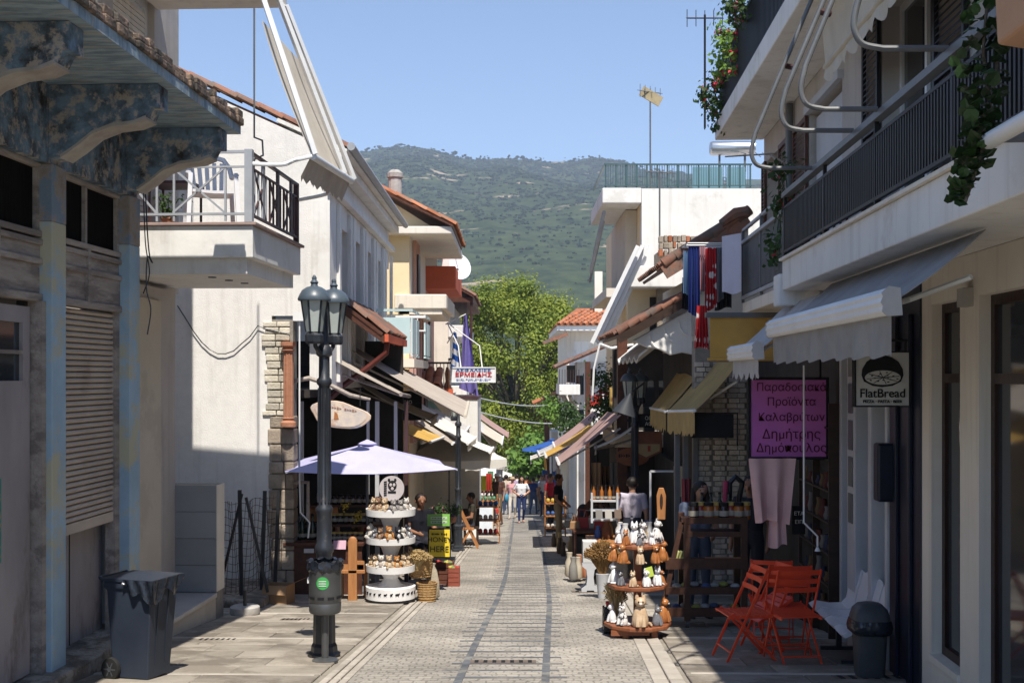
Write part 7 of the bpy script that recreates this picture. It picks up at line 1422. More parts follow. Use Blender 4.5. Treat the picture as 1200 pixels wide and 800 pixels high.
# bistro chairs
def bistro(label, loc, rz, fold=0.0, tilt=None):
    t = thing('bistro_chair', label, 'folding chair', (0, 0, 0), 'red folding bistro chairs'); m = M['red_paint']
    f = fold; foot = -.24 + .20 * f; bfoot = .26 - .2 * f; top = (.16 + .02 * f, .86); sz = .46
    for s in (-1, 1):
        mb = MB(); mb.bar((s * .20, foot, 0), (s * .20, top[0], top[1]), .024, .012, (1, 0, 0)); mb.build('back_leg', m, t); mb = MB(); mb.bar((s * .175, bfoot, 0), (s * .175, -.17 + .1 * f, sz + .1 * f), .024, .012, (1, 0, 0)); mb.build('front_leg', m, t)
    for k in range(3): z = .64 + k * .085; y = foot + (top[0] - foot) * z / top[1]; mb = MB(); mb.sheet(lambda u, v: (-.21 + .42 * u, y + .022 * math.sin(math.pi * u) + v * .006, z + .045 * v), 8, 1, (0, -.006, 0)); mb.build('back_slat', m, t)
    a = 1.2 * f; p0 = V((0, .06, sz - .02))
    for k in range(7): d = -.20 + k * .062; mb = MB(); q = V((0, p0.y - .05 + d * math.cos(a), p0.z - d * math.sin(a) * -1)); mb.obox(q, (.19, 0, 0), (0, .025 * math.cos(a), .025 * math.sin(a)), (0, -.006 * math.sin(a), .006 * math.cos(a))); mb.build('seat_slat', m, t)
    for s in (-1, 1): mb = MB(); q0 = V((s * .185, p0.y - .05 - .22 * math.cos(a), p0.z - .22 * math.sin(a) - .014)); q1 = V((s * .185, p0.y - .05 + .2 * math.cos(a), p0.z + .2 * math.sin(a) - .014)); mb.bar(q0, q1, .012, .022); mb.build('seat_rail', m, t)
    mb = MB(); mb.bar((-.175, bfoot - .05, .09), (.175, bfoot - .05, .09), .014); mb.bar((-.2, foot + .05, .11), (.2, foot + .05, .11), .014); mb.build('stretcher', m, t)
    t.location = loc; t.rotation_euler = (tilt or 0, 0, rz); return t
def gp(px, py): y = 2380 / (py - 557); return V((PX(px, y), y, G(y)))
bistro('open red bistro chair with its back to the lane, front one of the cluster', gp(930, 774), R(187)); bistro('open red bistro chair pushed close behind the front one', gp(922, 764), R(180))
bistro('red bistro chair half folded and turned sideways at the outer side of the cluster', gp(872, 772), R(-82), .0, 0); bistro('folded red bistro chair leaning against the cluster from inside', gp(893, 762), R(-75), .55, -.12)
bistro('open red bistro chair farthest back in the cluster, beside the trolley', gp(905, 752), R(165))
# ================================================================ tiered stand with ceramic animals
sx_, sy_ = PX(747, 12.7), 12.7; g = G(sy_); t = thing('tiered_stand', 'three tier red brown wooden stand crowded with ceramic animals', 'stand', (sx_, sy_, g)); SW = M['stand_wood']
for z, r in ((.15, .36), (.56, .32), (.985, .26)): mb = MB(); mb.lathe((sx_, sy_, g + z - .045), [(r - .01, 0), (r, .01), (r, .04), (r - .01, .045)], 10); mb.build('tray', SW, t, bevel=.004)
mb = MB(); mb.box((sx_ - .04, sy_ - .04, g + .15), (sx_ + .04, sy_ + .04, g + .94)); mb.build('post', SW, t, bevel=.004)
for a in (-2.2, -.9, .6, 2.2): mb = MB(); c = V((sx_ + .25 * math.cos(a), sy_ + .25 * math.sin(a), g)); mb.box((c.x - .03, c.y - .03, g), (c.x + .03, c.y + .03, g + .105)); mb.build('foot', SW, t)
mb = MB(); mb.box((sx_ - .30, sy_ - .24, g + .05), (sx_ + .1, sy_ - .22, g + .105)); mb.build('apron', SW, t)
glz = dict(white=pm('white glaze', (.70, .70, .70), (.45, .45, .47), 14, rough=.2, bump=.03, spec=.6, lo=.2, hi=.4), ginger=pm('ginger glaze', (.45, .19, .06), (.30, .10, .03), 16, rough=.25, bump=.04, spec=.5), grey=pm('grey glaze', (.20, .20, .22), (.10, .10, .11), 14, rough=.25, spec=.5), cream=pm('cream glaze', (.58, .44, .30), (.45, .31, .19), 12, rough=.3, spec=.5), pied=pm('pied glaze', (.66, .64, .62), (.05, .045, .05), 16, rough=.25, spec=.5, lo=.44, hi=.5))
def figurine(kind, ears='cat'):
    m = glz[kind]; t = thing('ceramic_animal', 'x', 'figurine', (0, 0, 0)); mb = MB(); mb.lathe((0, 0, 0), [(.05, 0), (.062, .015), (.06, .06), (.048, .11), (.034, .145), (.02, .16)], 14, sy=.85); mb.build('body', m, t, smooth=True)
    h = MB(); h.ell((0, -.016, .182), (.042, .040, .036), 12, 8); h = h.build('head', m, t, smooth=True)
    for s in (-1, 1):
        mb = MB(); L_ = .04 if ears == 'cat' else .085; mb.lathe((s * .024, -.005, .205), [(.015, 0), (.012, L_ * .5), (.002, L_)], 6, sy=.5); mb.build('ear', m, h)
        mb = MB(); mb.ell((s * .016, -.052, .188), (.006, .004, .007), 6, 4); mb.build('eye', M['ink'], h); mb = MB(); mb.tube([(s * .02, -.035, .10), (s * .022, -.052, .05), (s * .022, -.058, .012)], [.014, .013, .016], 7); mb.build('paw', m, t, smooth=True)
    mb = MB(); mb.ell((0, -.054, .174), (.012, .008, .009), 6, 4); mb.build('muzzle', glz['white'], h); mb = MB(); mb.tube([(.03, .045, .02), (.075, .03, .015), (.08, -.02, .018)], [.014, .013, .008], 7); mb.build('tail', m, t, smooth=True); return t
FG = {(k, e): figurine(k, e) for k, e in (('white', 'cat'), ('white', 'rabbit'), ('ginger', 'cat'), ('grey', 'cat'), ('cream', 'cat'), ('pied', 'cat'))}; usedf = set()
def fig(k, e, p, rz, s, label): put(FG[(k, e)], usedf, (k, e), p, rz, s, label, 'ceramic animals on the tiered stand')
def tier(z, r, items, nm, spread=2.6, s0=1.0):
    for i, (k, e, s) in enumerate(items):
        a = -math.pi / 2 + (i / max(1, len(items) - 1) - .5) * spread; fig(k, e, (sx_ + r * math.cos(a), sy_ + r * math.sin(a), g + z), a + math.pi / 2 + random.uniform(-.7, .7), s * s0 * 1.15, f'{k} glazed ceramic {e} on the {nm} tray of the wooden stand')
tier(.152, .27, [('white', 'cat', .75), ('pied', 'cat', .85), ('cream', 'cat', 1.25), ('grey', 'cat', .8), ('ginger', 'cat', 1.0)], 'bottom', 2.9)
tier(.562, .25, [('white', 'rabbit', .85), ('grey', 'cat', .6), ('cream', 'cat', .62), ('white', 'cat', .7), ('white', 'cat', .75), ('ginger', 'cat', .55)], 'middle', 2.9)
tier(.987, .20, [('white', 'cat', .55), ('ginger', 'cat', .6), ('grey', 'cat', .5), ('white', 'cat', .5), ('pied', 'cat', .95)], 'top', 3.0); tier(.987, .05, [('white', 'cat', .85), ('pied', 'cat', .9)], 'top back', 1.6)
tier(.80, .26, [('ginger', 'cat', .75), ('ginger', 'cat', .8), ('cream', 'cat', .7), ('ginger', 'cat', .75), ('ginger', 'cat', .85)], 'hung', 2.8)
for i in range(5):
    a = -math.pi / 2 + (i / 4 - .5) * 2.8; p = V((sx_ + .26 * math.cos(a), sy_ + .26 * math.sin(a), g + .95)); mb = MB(); mb.tube([p, (sx_ + .2 * math.cos(a), sy_ + .2 * math.sin(a), g + .985)], .004, 4); mb.build('string', M['ink'], t)
t = thing('price_tag', 'yellow green price tag hanging under the top tray', 'tag', (sx_ + .07, sy_ - .26, g + .70)); mb = MB(); mb.obox((sx_ + .10, sy_ - .26, g + .72), (.035, 0, .01), (0, .003, 0), (-.012, 0, .05)); mb.build('card', solid('lime card', (.5, .62, .1)), t)
wheat('feathery dried grass tuft behind the bottom tray of the stand', (sx_ - .22, sy_ + .15, g + .12), 120, .5, .14)
t = thing('plastic_crate', 'small black plastic crate with bottles beside the tiered stand', 'crate', gp(716, 742)); p = gp(717, 741)
for k in range(3):
    for dx0, dx1, dy0, dy1 in ((-.09, .09, -.09, -.075), (-.09, .09, .075, .09), (-.09, -.075, -.075, .075), (.075, .09, -.075, .075)): mb = MB(); mb.box((p.x + dx0, p.y + dy0, p.z + .03 + k * .09), (p.x + dx1, p.y + dy1, p.z + .085 + k * .09)); mb.build('slat', M['black_plastic'], t)
for sx in (-1, 1):
    for s2 in (-1, 1): mb = MB(); mb.box((p.x + sx * .085 - .01, p.y + s2 * .085 - .01, p.z), (p.x + sx * .085 + .01, p.y + s2 * .085 + .01, p.z + .28)); mb.build('corner', M['black_plastic'], t)
for k in range(4): jar((p.x - .045 + (k % 2) * .09, p.y - .04 + (k // 2) * .08, p.z + .01), 'red capped bottle standing in the black plastic crate', greenb, solid('red cap', (.45, .03, .03)), 'bottles in the black crate', 1.1, True)
# ================================================================ dark trolley rack
y = 13.35; g = G(y); x0, x1 = PX(782, y), PX(872, y); t = thing('trolley_rack', 'dark brown wooden trolley rack with sloping side and castors beside the animal stand', 'trolley', ((x0 + x1) / 2, y, g)); DW = pm('trolley wood', (.075, .034, .022), (.05, .023, .015), 4, stretch=(4, 1, 4), rough=.5)
for x, yy, h in ((x0 + .22, y, 1.24), (x1, y, 1.24), (x0 + .22, y + .45, 1.24), (x1, y + .45, 1.24)): mb = MB(); mb.box((x - .035, yy - .03, g + .08), (x + .035, yy + .03, g + h)); mb.build('post', DW, t, bevel=.004)
mb = MB(); mb.bar((x0 - .02, y + .02, g + .35), (x0 + .16, y + .02, g + 1.18), .05, .05); mb.bar((x0 + .16, y + .02, g + 1.18), (x0 + .22, y + .02, g + 1.18), .05, .05); mb.build('sloping_side', DW, t)
for k, (z, d) in enumerate(((.18, .1), (.42, .08), (.72, .12), (1.05, .06), (1.2, .07))):
    mb = MB(); mb.box((x0 - .02 if z < 1 else x0 + .2, y - .035, g + z - d / 2), (x1 + .035, y - .01, g + z + d / 2)); mb.build('rail', DW, t); mb = MB(); mb.box((x0 if z < 1 else x0 + .2, y - .01, g + z - .02), (x1, y + .45, g + z)); mb.build('shelf', DW, t)
for x in (x0 + .22, x1): mb = MB(); mb.lathe((x, y, g + .045), [(.045, -.02), (.045, .02)], 14, rot=Matrix.Rotation(R(90), 3, 'Y')); mb.build('castor', M['dgrey_plastic'], t)
for k in range(8): jar((x0 + .30 + k * .085, y + .06 + .05 * (k % 2), g + 1.2), f'{("dark", "red", "honey", "amber")[k % 4]} preserve jar on top of the trolley rack', (darkjar, redjar, honeyjar, honeyjar)[k % 4], (M['ink'], gold)[k % 2], 'jars on the trolley rack', 1.5)
for k in range(4): jar((x0 + .42 + k * .1, y + .2, g + 1.2), 'tall dark bottle at the back of the trolley rack top', greenb, M['ink'], 'bottles on the trolley rack', 1.0, True)
t2 = thing('wooden_tray', 'orange wooden tray with small packets on the middle shelf of the trolley', 'tray', (x0 + .6, y + .12, g + .78)); mb = MB(); mb.box((x0 + .42, y + .0, g + .72), (x0 + .82, y + .24, g + .745)); mb.build('base', M['pine'], t2); mb = MB(); mb.box((x0 + .42, y - .01, g + .745), (x0 + .82, y + .005, g + .79)); mb.build('edge', M['pine'], t2)
for k in range(14):
    p = V((x0 + .12 + (k % 7) * .11, y + .12 + .06 * (k % 3), g + (.42 if k < 7 else .18))); cc = ('pale', 'yellow', 'white', 'blue')[k % 4]; o = thing('packet', f'{cc} shiny souvenir packet on the lower trolley shelves', 'packet', p, 'packets on the trolley shelves'); mb = MB(); mb.ell(p + V((0, 0, .03)), (.055, .04, .03), 8, 5); mb.build('wrap', solid('packet ' + cc, ((.45, .45, .42), (.5, .5, .12), (.6, .6, .6), (.1, .15, .3))[k % 4], .3), o)
for k in range(5): p = V((x0 + .08 + k * .035, y + .08, g + .72)); o = thing('soap_bar', 'pale yellow soap bar at the sloping side of the trolley', 'soap', p, 'soap bars on the trolley'); mb = MB(); mb.obox(p + V((0, 0, .07)), (.012, 0, 0), (0, .05, 0), (.02, 0, .06)); mb.build('bar', solid('soap', (.5, .5, .2)), o, bevel=.01)
t = thing('bottle_rack', 'black wavy bottle rack with a pink item beside the brick piers', 'rack', at(858, 590, 14.2)); c = at(860, 585, 14.2); mb = MB(); mb.tube([c + V((-.06, 0, -.25)), c + V((-.05, 0, .2)), c + V((.02, 0, .27)), c + V((.1, 0, .2)), c + V((.06, 0, 0)), c + V((.1, 0, -.25))], .035, 8); mb.build('frame', M['black_plastic'], t, smooth=True); mb = MB(); mb.tube([c + V((-.11, -.02, -.18)), c + V((-.10, -.02, .22))], .03, 8); mb.build('pink_item', solid('hot pink', (.5, .05, .12)), t)
# ================================================================ further right: tables with goods
def table(label, px0, px1, y, h, d, mat, g=None): 
    g = G(y); x0, x1 = PX(px0, y), PX(px1, y); t = thing('goods_table', label, 'table', ((x0 + x1) / 2, y, g)); mb = MB(); mb.box((x0, y, g + h - .04), (x1, y + d, g + h)); mb.build('table_top', mat, t, bevel=.005)
    for x in (x0 + .02, x1 - .06):
        for yy in (y + .02, y + d - .06): mb = MB(); mb.box((x, yy, g), (x + .04, yy + .04, g + h - .04)); mb.build('leg', mat, t)
    mb = MB(); mb.box((x0 + .05, y + .05, g + .1), (x1 - .05, y + d - .05, g + h - .1)); mb.build('under_fill', M['dark'], t); return t  # dark box filling the space between the legs
table('wooden goods table behind the dried wheat on the shaded pavement', 690, 775, 17.6, .72, .8, M['pine']); table('shaded table with leather goods next to the standing man', 672, 705, 21.5, .7, .9, M['brown_wood'])
y = 17.8; t = thing('white_rack', 'small white slatted shelf rack standing on the goods table', 'rack', at(712, 610, y)); p = at(712, 610, y)
for k in range(3): mb = MB(); mb.box((p.x - .25, y, p.z + k * .14), (p.x + .15, y + .2, p.z + k * .14 + .025)); mb.build('slat', M['greywhite'], t)
for x in (-.25, .13): mb = MB(); mb.box((p.x + x, y - .02, p.z - .03), (p.x + x + .03, y, p.z + .42)); mb.build('upright', M['greywhite'], t)
for k in range(7): jar((p.x - .2 + k * .06, y + .1, p.z + .305), f'{("amber", "brown")[k % 2]} bottle on the small white rack', (honeyjar, darkjar)[k % 2], M['ink'], 'bottles on the white rack', .75, True)
for k in range(3): p2 = at(702 + k * 11, 606, 17.7); b_ = thing('book', f'{("grey", "pale", "brown")[k % 3]} framed print lying on the goods table', 'print', p2, 'framed prints on the table'); mb = MB(); mb.obox(p2 + V((0, 0, .05)), (.05, 0, 0), (0, .01, .0), (0, .03, .06)); mb.build('panel', solid('print ' + str(k % 3), ((.14, .13, .12), (.3, .28, .25), (.1, .06, .04))[k % 3]), b_)
wheat('brown bundle of dried wheat standing in a white pot on the pavement', (PX(706, 16.6), 16.6, G(16.6) + .30), 420, .52, .27, pm('brown wheat', (.30, .17, .06), (.18, .10, .035), 9), pot=M['greywhite'])
t = thing('plinth_stand', 'white waisted wooden plinth with a small box on top', 'stand', gp(690, 705 - 50)); p = V((PX(692, 17.4), 17.4, G(17.4))); pr = [(-.13, 0), (-.13, .05), (-.06, .1), (-.045, .22), (-.06, .33), (-.12, .38), (-.12, .43), (.12, .43), (.12, .38), (.06, .33), (.045, .22), (.06, .1), (.13, .05), (.13, 0), (.06, 0), (.05, .03), (-.05, .03), (-.06, 0)]; mb = MB(); mb.prism([(p.x + a, p.y, p.z + b) for a, b in pr], (0, .05, 0)); mb.prism([(p.x + a, p.y + .2, p.z + b) for a, b in pr], (0, .05, 0)); mb.build('side', M['greywhite'], t)
mb = MB(); mb.box((p.x - .12, p.y + .05, p.z + .38), (p.x + .12, p.y + .2, p.z + .43)); mb.build('shelf', M['greywhite'], t); b_ = thing('lettered_box', 'white box with a dark band on the waisted plinth', 'box', p + V((0, 0, .43))); mb = MB(); mb.box((p.x - .11, p.y, p.z + .432), (p.x + .1, p.y + .25, p.z + .74)); mb.build('carton', solid('white carton', (.6, .6, .58)), b_, bevel=.006); mb = MB(); mb.box((p.x - .09, p.y - .004, p.z + .52), (p.x + .08, p.y - .001, p.z + .60)); mb.build('band', M['ink'], b_)
t = thing('carved_board', 'narrow carved wooden board standing upright behind the trolley', 'carving', at(775, 605, 15)); c = at(775, 590, 15); mb = MB(); pts = [(-.05, -.2), (.05, -.2), (.06, .1), (.03, .2), (-.03, .2), (-.06, .1)]; mb.prism([(c.x + a, 15, c.z + b) for a, b in pts], (0, .03, 0)); mb.build('board', M['pine'], t, bevel=.008); mb = MB(); mb.ell((c.x, 14.995, c.z + .03), (.02, .006, .1), 8, 6); mb.build('carving', M['dark_wood'], t)
t = thing('round_barrel', 'dark blue metal drum by the lamp post in the shade', 'drum', (PX(752, 19.9), 19.9, G(19.9))); mb = MB(); mb.lathe((PX(754, 19.9), 19.9, G(19.9)), [(.22, 0), (.22, .3), (.23, .31), (.22, .32), (.22, .62), (.23, .63), (.22, .64), (.22, .95), (.2, .96)], 18); mb.build('drum', solid('dark blue drum', (.015, .025, .045), .4), t, smooth=True)
# hanging wooden signs and funnel shade
t = thing('hanging_sign', 'pointed brown wooden sign with cream panel hanging beside the twin lamp', 'sign', at(760, 520, 21)); c = at(757, 520, 21); pts = [(-.26, .22), (.28, .22), (.28, -.14), (.0, -.27), (-.26, -.14)]; mb = MB(); mb.prism([(c.x + a, 21, c.z + b) for a, b in pts], (0, .04, 0)); mb.build('board', M['stand_wood'], t, bevel=.008); mb = MB(); mb.prism([(c.x + a, 20.993, c.z + b) for a, b in ((-.22, 0.0), (.24, .0), (.24, -.12), (0, -.23), (-.22, -.12))], (0, .005, 0)); mb.build('panel', solid('cream panel', (.45, .32, .16)), t); mb = MB(); mb.box((c.x + .03, 20.986, c.z - .13), (c.x + .08, 20.991, c.z - .03)); mb.build('emblem', solid('red emblem', (.4, .06, .03)), t); mb = MB(); mb.tube([c + V((-.2, 0, .22)), c + V((-.2, 0, .45))], .008, 4); mb.tube([c + V((.2, 0, .22)), c + V((.2, 0, .45))], .008, 4); mb.build('chain', M['ink'], t)
t = thing('hanging_sign', 'oval dark wooden sign hanging behind the pointed sign', 'sign', at(742, 535, 21.5)); c = at(741, 535, 21.4); mb = MB(); mb.lathe(c, [(.3, -.015), (.3, .015)], 28, rot=Matrix.Rotation(R(90), 3, 'X'), sy=.55); mb.build('board', M['stand_wood'], t); scribble(t, c + V((-.1, -.02, .02)), (1, 0, 0), .3, .08, 7, M['ink']); mb = MB(); mb.tube([c + V((0, 0, .16)), c + V((0, 0, .5))], .008, 4); mb.build('chain', M['ink'], t)
t = thing('shop_board', 'black chalk sign with small white lettering above the pointed sign', 'sign', at(758, 495, 21.2)); c = at(760, 494, 21.2); mb = MB(); mb.box((c.x - .2, 21.2, c.z - .1), (c.x + .2, 21.23, c.z + .14)); mb.build('board', M['ink'], t); text('ΟΠ', .09, c + V((0, -.005, .06)), (1, 0, 0), (0, 0, 1), solid('white lettering', (.7, .7, .66)), t); text('ΑΟ', .09, c + V((0, -.005, -.04)), (1, 0, 0), (0, 0, 1), solid('white lettering', (.7, .7, .66)), t)
t = thing('funnel_shade', 'grey metal funnel lamp shade tilted out over the pink awning', 'lamp', at(738, 470, 18.6)); c = at(734, 475, 18.6); rot = Matrix.Rotation(R(18), 3, 'Y'); mb = MB(); mb.lathe(c, [(.19, -.14), (.18, -.13), (.07, .1), (.035, .17), (.02, .2)], 22, rot=rot); mb.build('shade', solid('grey enamel', (.03, .035, .043), .6), t, smooth=True); mb = MB(); mb.tube([c + rot @ V((0, 0, .2)), c + V((.3, .2, .35))], .015, 6); mb.build('arm', M['black_metal'], t)
t = thing('topiary', 'dark green ball topiary on a red flowering stem by the yellow wall', 'plant', at(710, 475, 26)); mb = MB(); leaves(mb, [at(708, 442, 26), at(714, 446, 26), at(710, 470, 26), at(706, 474, 26), at(712, 480, 26)], 160, .28, .05); mb.build('foliage', dark_m, t); mb = MB(); leaves(mb, [at(710, 456, 26), at(704, 460, 26)], 40, .12, .04); mb.build('blossom', red_m, t); mb = MB(); mb.tube([at(710, 490, 26), at(710, 442, 26)], .03, 6); mb.build('stem', bark, t)
t = thing('yellow_sign_board', 'ochre board with a red cross pattern on the wall above the pink awning', 'sign', at(722, 468, 25)); c = at(724, 466, 25); mb = MB(); mb.box((c.x - .17, 25, c.z - .2), (c.x + .2, 25.05, c.z + .22)); mb.build('board', solid('ochre board', (.45, .30, .09)), t); mb = MB()
for k in range(3): mb.box((c.x - .13 + k * .11, 24.99, c.z - .06), (c.x - .07 + k * .11, 24.997, c.z + .0)); mb.box((c.x - .11 + k * .11, 24.988, c.z - .09), (c.x - .09 + k * .11, 24.995, c.z + .03))
mb.build('pattern', solid('red emblem', (.4, .06, .03)), t)
# awnings down the shaded side
awning('dusty pink awning with brown underside stretched over the shaded stalls', at(728, 486, 21.5), at(712, 482, 25.5), at(655, 543, 21.5), at(652, 536, 25.5), M['pink_canvas'], M['white_metal'], .12, M['pink_canvas'], scallop=12)
awning('cream inner awning with pointed corner behind the pink one', at(745, 500, 20.8), at(742, 498, 22), at(698, 525, 20.8), at(698, 522, 22), M['cream_canvas'], M['old_wood'], .10)
awning('ochre awning just beyond the dusty pink one', at(700, 500, 27), at(690, 498, 32), at(640, 535, 27), at(638, 530, 32), M['mustard'], M['white_metal'], .3)
awning('faded rose awning hung out under the porch house', at(706, 484, 33), at(694, 482, 36), at(650, 524, 33), at(648, 518, 36), M['pink_canvas'], M['white_metal'], .18, scallop=10)
awning('straw coloured awning sagging over the far shaded stalls', at(690, 498, 38), at(680, 496, 42), at(642, 530, 38), at(640, 526, 42), M['straw'], M['white_metal'], .2, sag=.12)
heap('woven basket stacked on the pavement before the shaded stalls', 668, 25.2, 0, 8, .3, 1.6, .36, [('straw', (.42, .27, .11)), ('dark', (.12, .07, .04)), ('ochre', (.45, .3, .1))], 'baskets before the shaded stalls', 'woven_basket')
awning('grey awning farther along beyond the ochre one', at(675, 510, 36), at(668, 508, 44), at(632, 532, 36), at(630, 528, 44), M['lgrey_canvas'], M['white_metal'], .12); awning('cream awning at the far end of the shaded stalls', at(655, 525, 50), at(650, 520, 60), at(622, 538, 50), at(622, 534, 60), M['cream_canvas'], M['white_metal'], .2)
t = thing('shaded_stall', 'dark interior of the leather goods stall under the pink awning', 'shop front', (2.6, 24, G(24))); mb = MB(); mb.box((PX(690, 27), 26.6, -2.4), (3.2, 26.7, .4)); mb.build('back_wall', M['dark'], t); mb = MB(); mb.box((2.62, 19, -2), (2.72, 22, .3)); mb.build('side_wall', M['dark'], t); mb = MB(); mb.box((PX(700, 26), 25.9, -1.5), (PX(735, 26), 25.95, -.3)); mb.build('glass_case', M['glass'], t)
for px in (700,): mb = MB(); mb.tube([(PX(px, 24), 24, G(24)), (PX(px, 24), 24, .2)], .03, 8); mb.build('post', M['black_metal'], t)
t = thing('doorway', 'tall pale door frame standing in the shaded shop', 'door frame', (PX(765, 18.4), 18.4, G(18.4))); mb = MB(); a, b = PX(762, 18.4), PX(800, 18.4); mb.bar((a, 18.4, G(18.4)), (a, 18.4, PZ(552, 18.4)), .03); mb.bar((a, 18.4, PZ(552, 18.4)), (b, 18.4, PZ(552, 18.4)), .03); mb.bar((b, 18.4, G(18.4)), (b, 18.4, PZ(552, 18.4)), .03); mb.build('frame', M['greywhite'], t)
# far stalls: clothes and goods hanging, low racks
cols = [(.5, .05, .04), (.55, .5, .45), (.05, .12, .35), (.5, .35, .06), (.08, .25, .15), (.45, .2, .28), (.6, .6, .6), (.4, .15, .05)]; nmz = ['red', 'beige', 'blue', 'yellow', 'green', 'pink', 'white', 'rust']
for k in range(18):
    left = k % 3 == 0; y = 34 + k * 1.9; px = (566 + random.uniform(0, 16) if left else 634 + random.uniform(2, 22) - k * .5); py = random.uniform(548, 556)
    hang('hanging_garment', f'{nmz[k % 8]} garment hanging at the far {"cafe" if left else "shaded"} stalls', px, px + random.uniform(5, 9), py, py + random.uniform(14, 24), y, cloth('garment ' + nmz[k % 8], cols[k % 8]), -.15, .05, 'garments at the far stalls', 2)
for k in range(10):
    left = k % 2 == 0; y = 30 + k * 3.3; px = 572 - k * .2 if left else 652 - k * 1.2; x = PX(px, y); g = G(y); t = thing('goods_rack', f'low rack of {nmz[(k + 3) % 8]} goods standing at the far {"cafe" if left else "shaded"} side', 'rack', (x, y, g), 'goods racks at the far stalls')
    for j in range(3): mb = MB(); mb.box((x - .3, y, g + .2 + j * .35), (x + .3, y + .4, g + .23 + j * .35)); mb.build('shelf', M['pine'], t)
    for dx in (-.3, .27): mb = MB(); mb.box((x + dx, y, g), (x + dx + .03, y + .4, g + 1.1)); mb.build('upright', M['pine'], t)
    for j in range(3): mb = MB(); [mb.ell((x - .2 + i * .13, y + .15, g + .29 + j * .35), (.06, .08, .07), 7, 5) for i in range(4)]; mb.build('goods', solid('goods ' + nmz[(k + j) % 8], cols[(k + j) % 8]), t)
t = thing('yellow_notice', 'bright yellow notice board at the far cafe stalls', 'sign', at(570, 575, 40)); mb = MB(); c = at(570, 566, 40); mb.box((c.x - .2, 40, c.z - .25), (c.x + .2, 40.04, c.z + .25)); mb.build('board', solid('bright yellow board', (.7, .6, .05)), t); mb = MB(); mb.bar((c.x, 40.06, G(40)), (c.x, 40.06, c.z), .04); mb.build('post', M['black_metal'], t)
parasol('far white parasol over the stalls at the end of the lane', -1.3, 62, PZ(545, 62), 1.2, 1.2, .5, M['offwhite'], 6); parasol('far blue parasol rising behind the ochre awning', PX(647, 48), 48, PZ(515, 48), 1.1, 1.1, .4, cloth('blue parasol', (.03, .09, .30)), 6)

# more goods crowding the middle distance
CS = [('brown', (.16, .07, .035)), ('tan', (.35, .2, .1)), ('black', (.02, .02, .022)), ('red', (.35, .04, .03)), ('cream', (.5, .44, .34))]
heap('leather hand bag laid out on the shaded table', 688, 21.7, .70, 9, .3, .6, .3, CS, 'bags on the shaded table', 'hand_bag')
heap('pottery jug standing among the prints on the goods table', 732, 17.7, .72, 10, .42, .5, .24, [('blue', (.06, .12, .3)), ('white', (.55, .53, .5)), ('brown', (.2, .09, .04)), ('ochre', (.42, .27, .1))], 'pottery on the goods table', 'pottery_jug')
heap('pottery pot on the pavement beside the waisted plinth', 682, 18.6, 0, 7, .22, .9, .34, [('terracotta', (.4, .17, .09)), ('grey', (.25, .24, .22)), ('cream', (.5, .44, .34))], 'pots on the pavement', 'clay_pot')
heap('hand bag hung at the front of the cafe stall', 572, 36, .5, 8, .25, 1.2, .3, CS + [('yellow', (.55, .42, .05)), ('teal', (.05, .25, .27))], 'bags at the cafe stall', 'hand_bag')
heap('souvenir pot on the counter behind the plush display', 430, 18.2, .85, 8, .35, .3, .2, CS, 'souvenir pots on the counter', 'pottery_jug')
for k, (px, py, y) in enumerate(((694, 556, 22), (704, 560, 23), (716, 556, 22.5), (726, 562, 23.5), (790, 560, 17.5), (800, 575, 16))):
    hang('hanging_garment', f'{("tan", "brown", "grey", "blue", "cream", "maroon")[k]} garment hung in the shade of the stalls beside the lamp', px, px + 9, py - 14, py + 22, y, cloth('shade garment %d' % k, ((.35, .22, .12), (.14, .07, .04), (.2, .2, .2), (.06, .09, .2), (.45, .4, .32), (.2, .04, .05))[k]), -.2, .04, 'garments in the shade', 2)
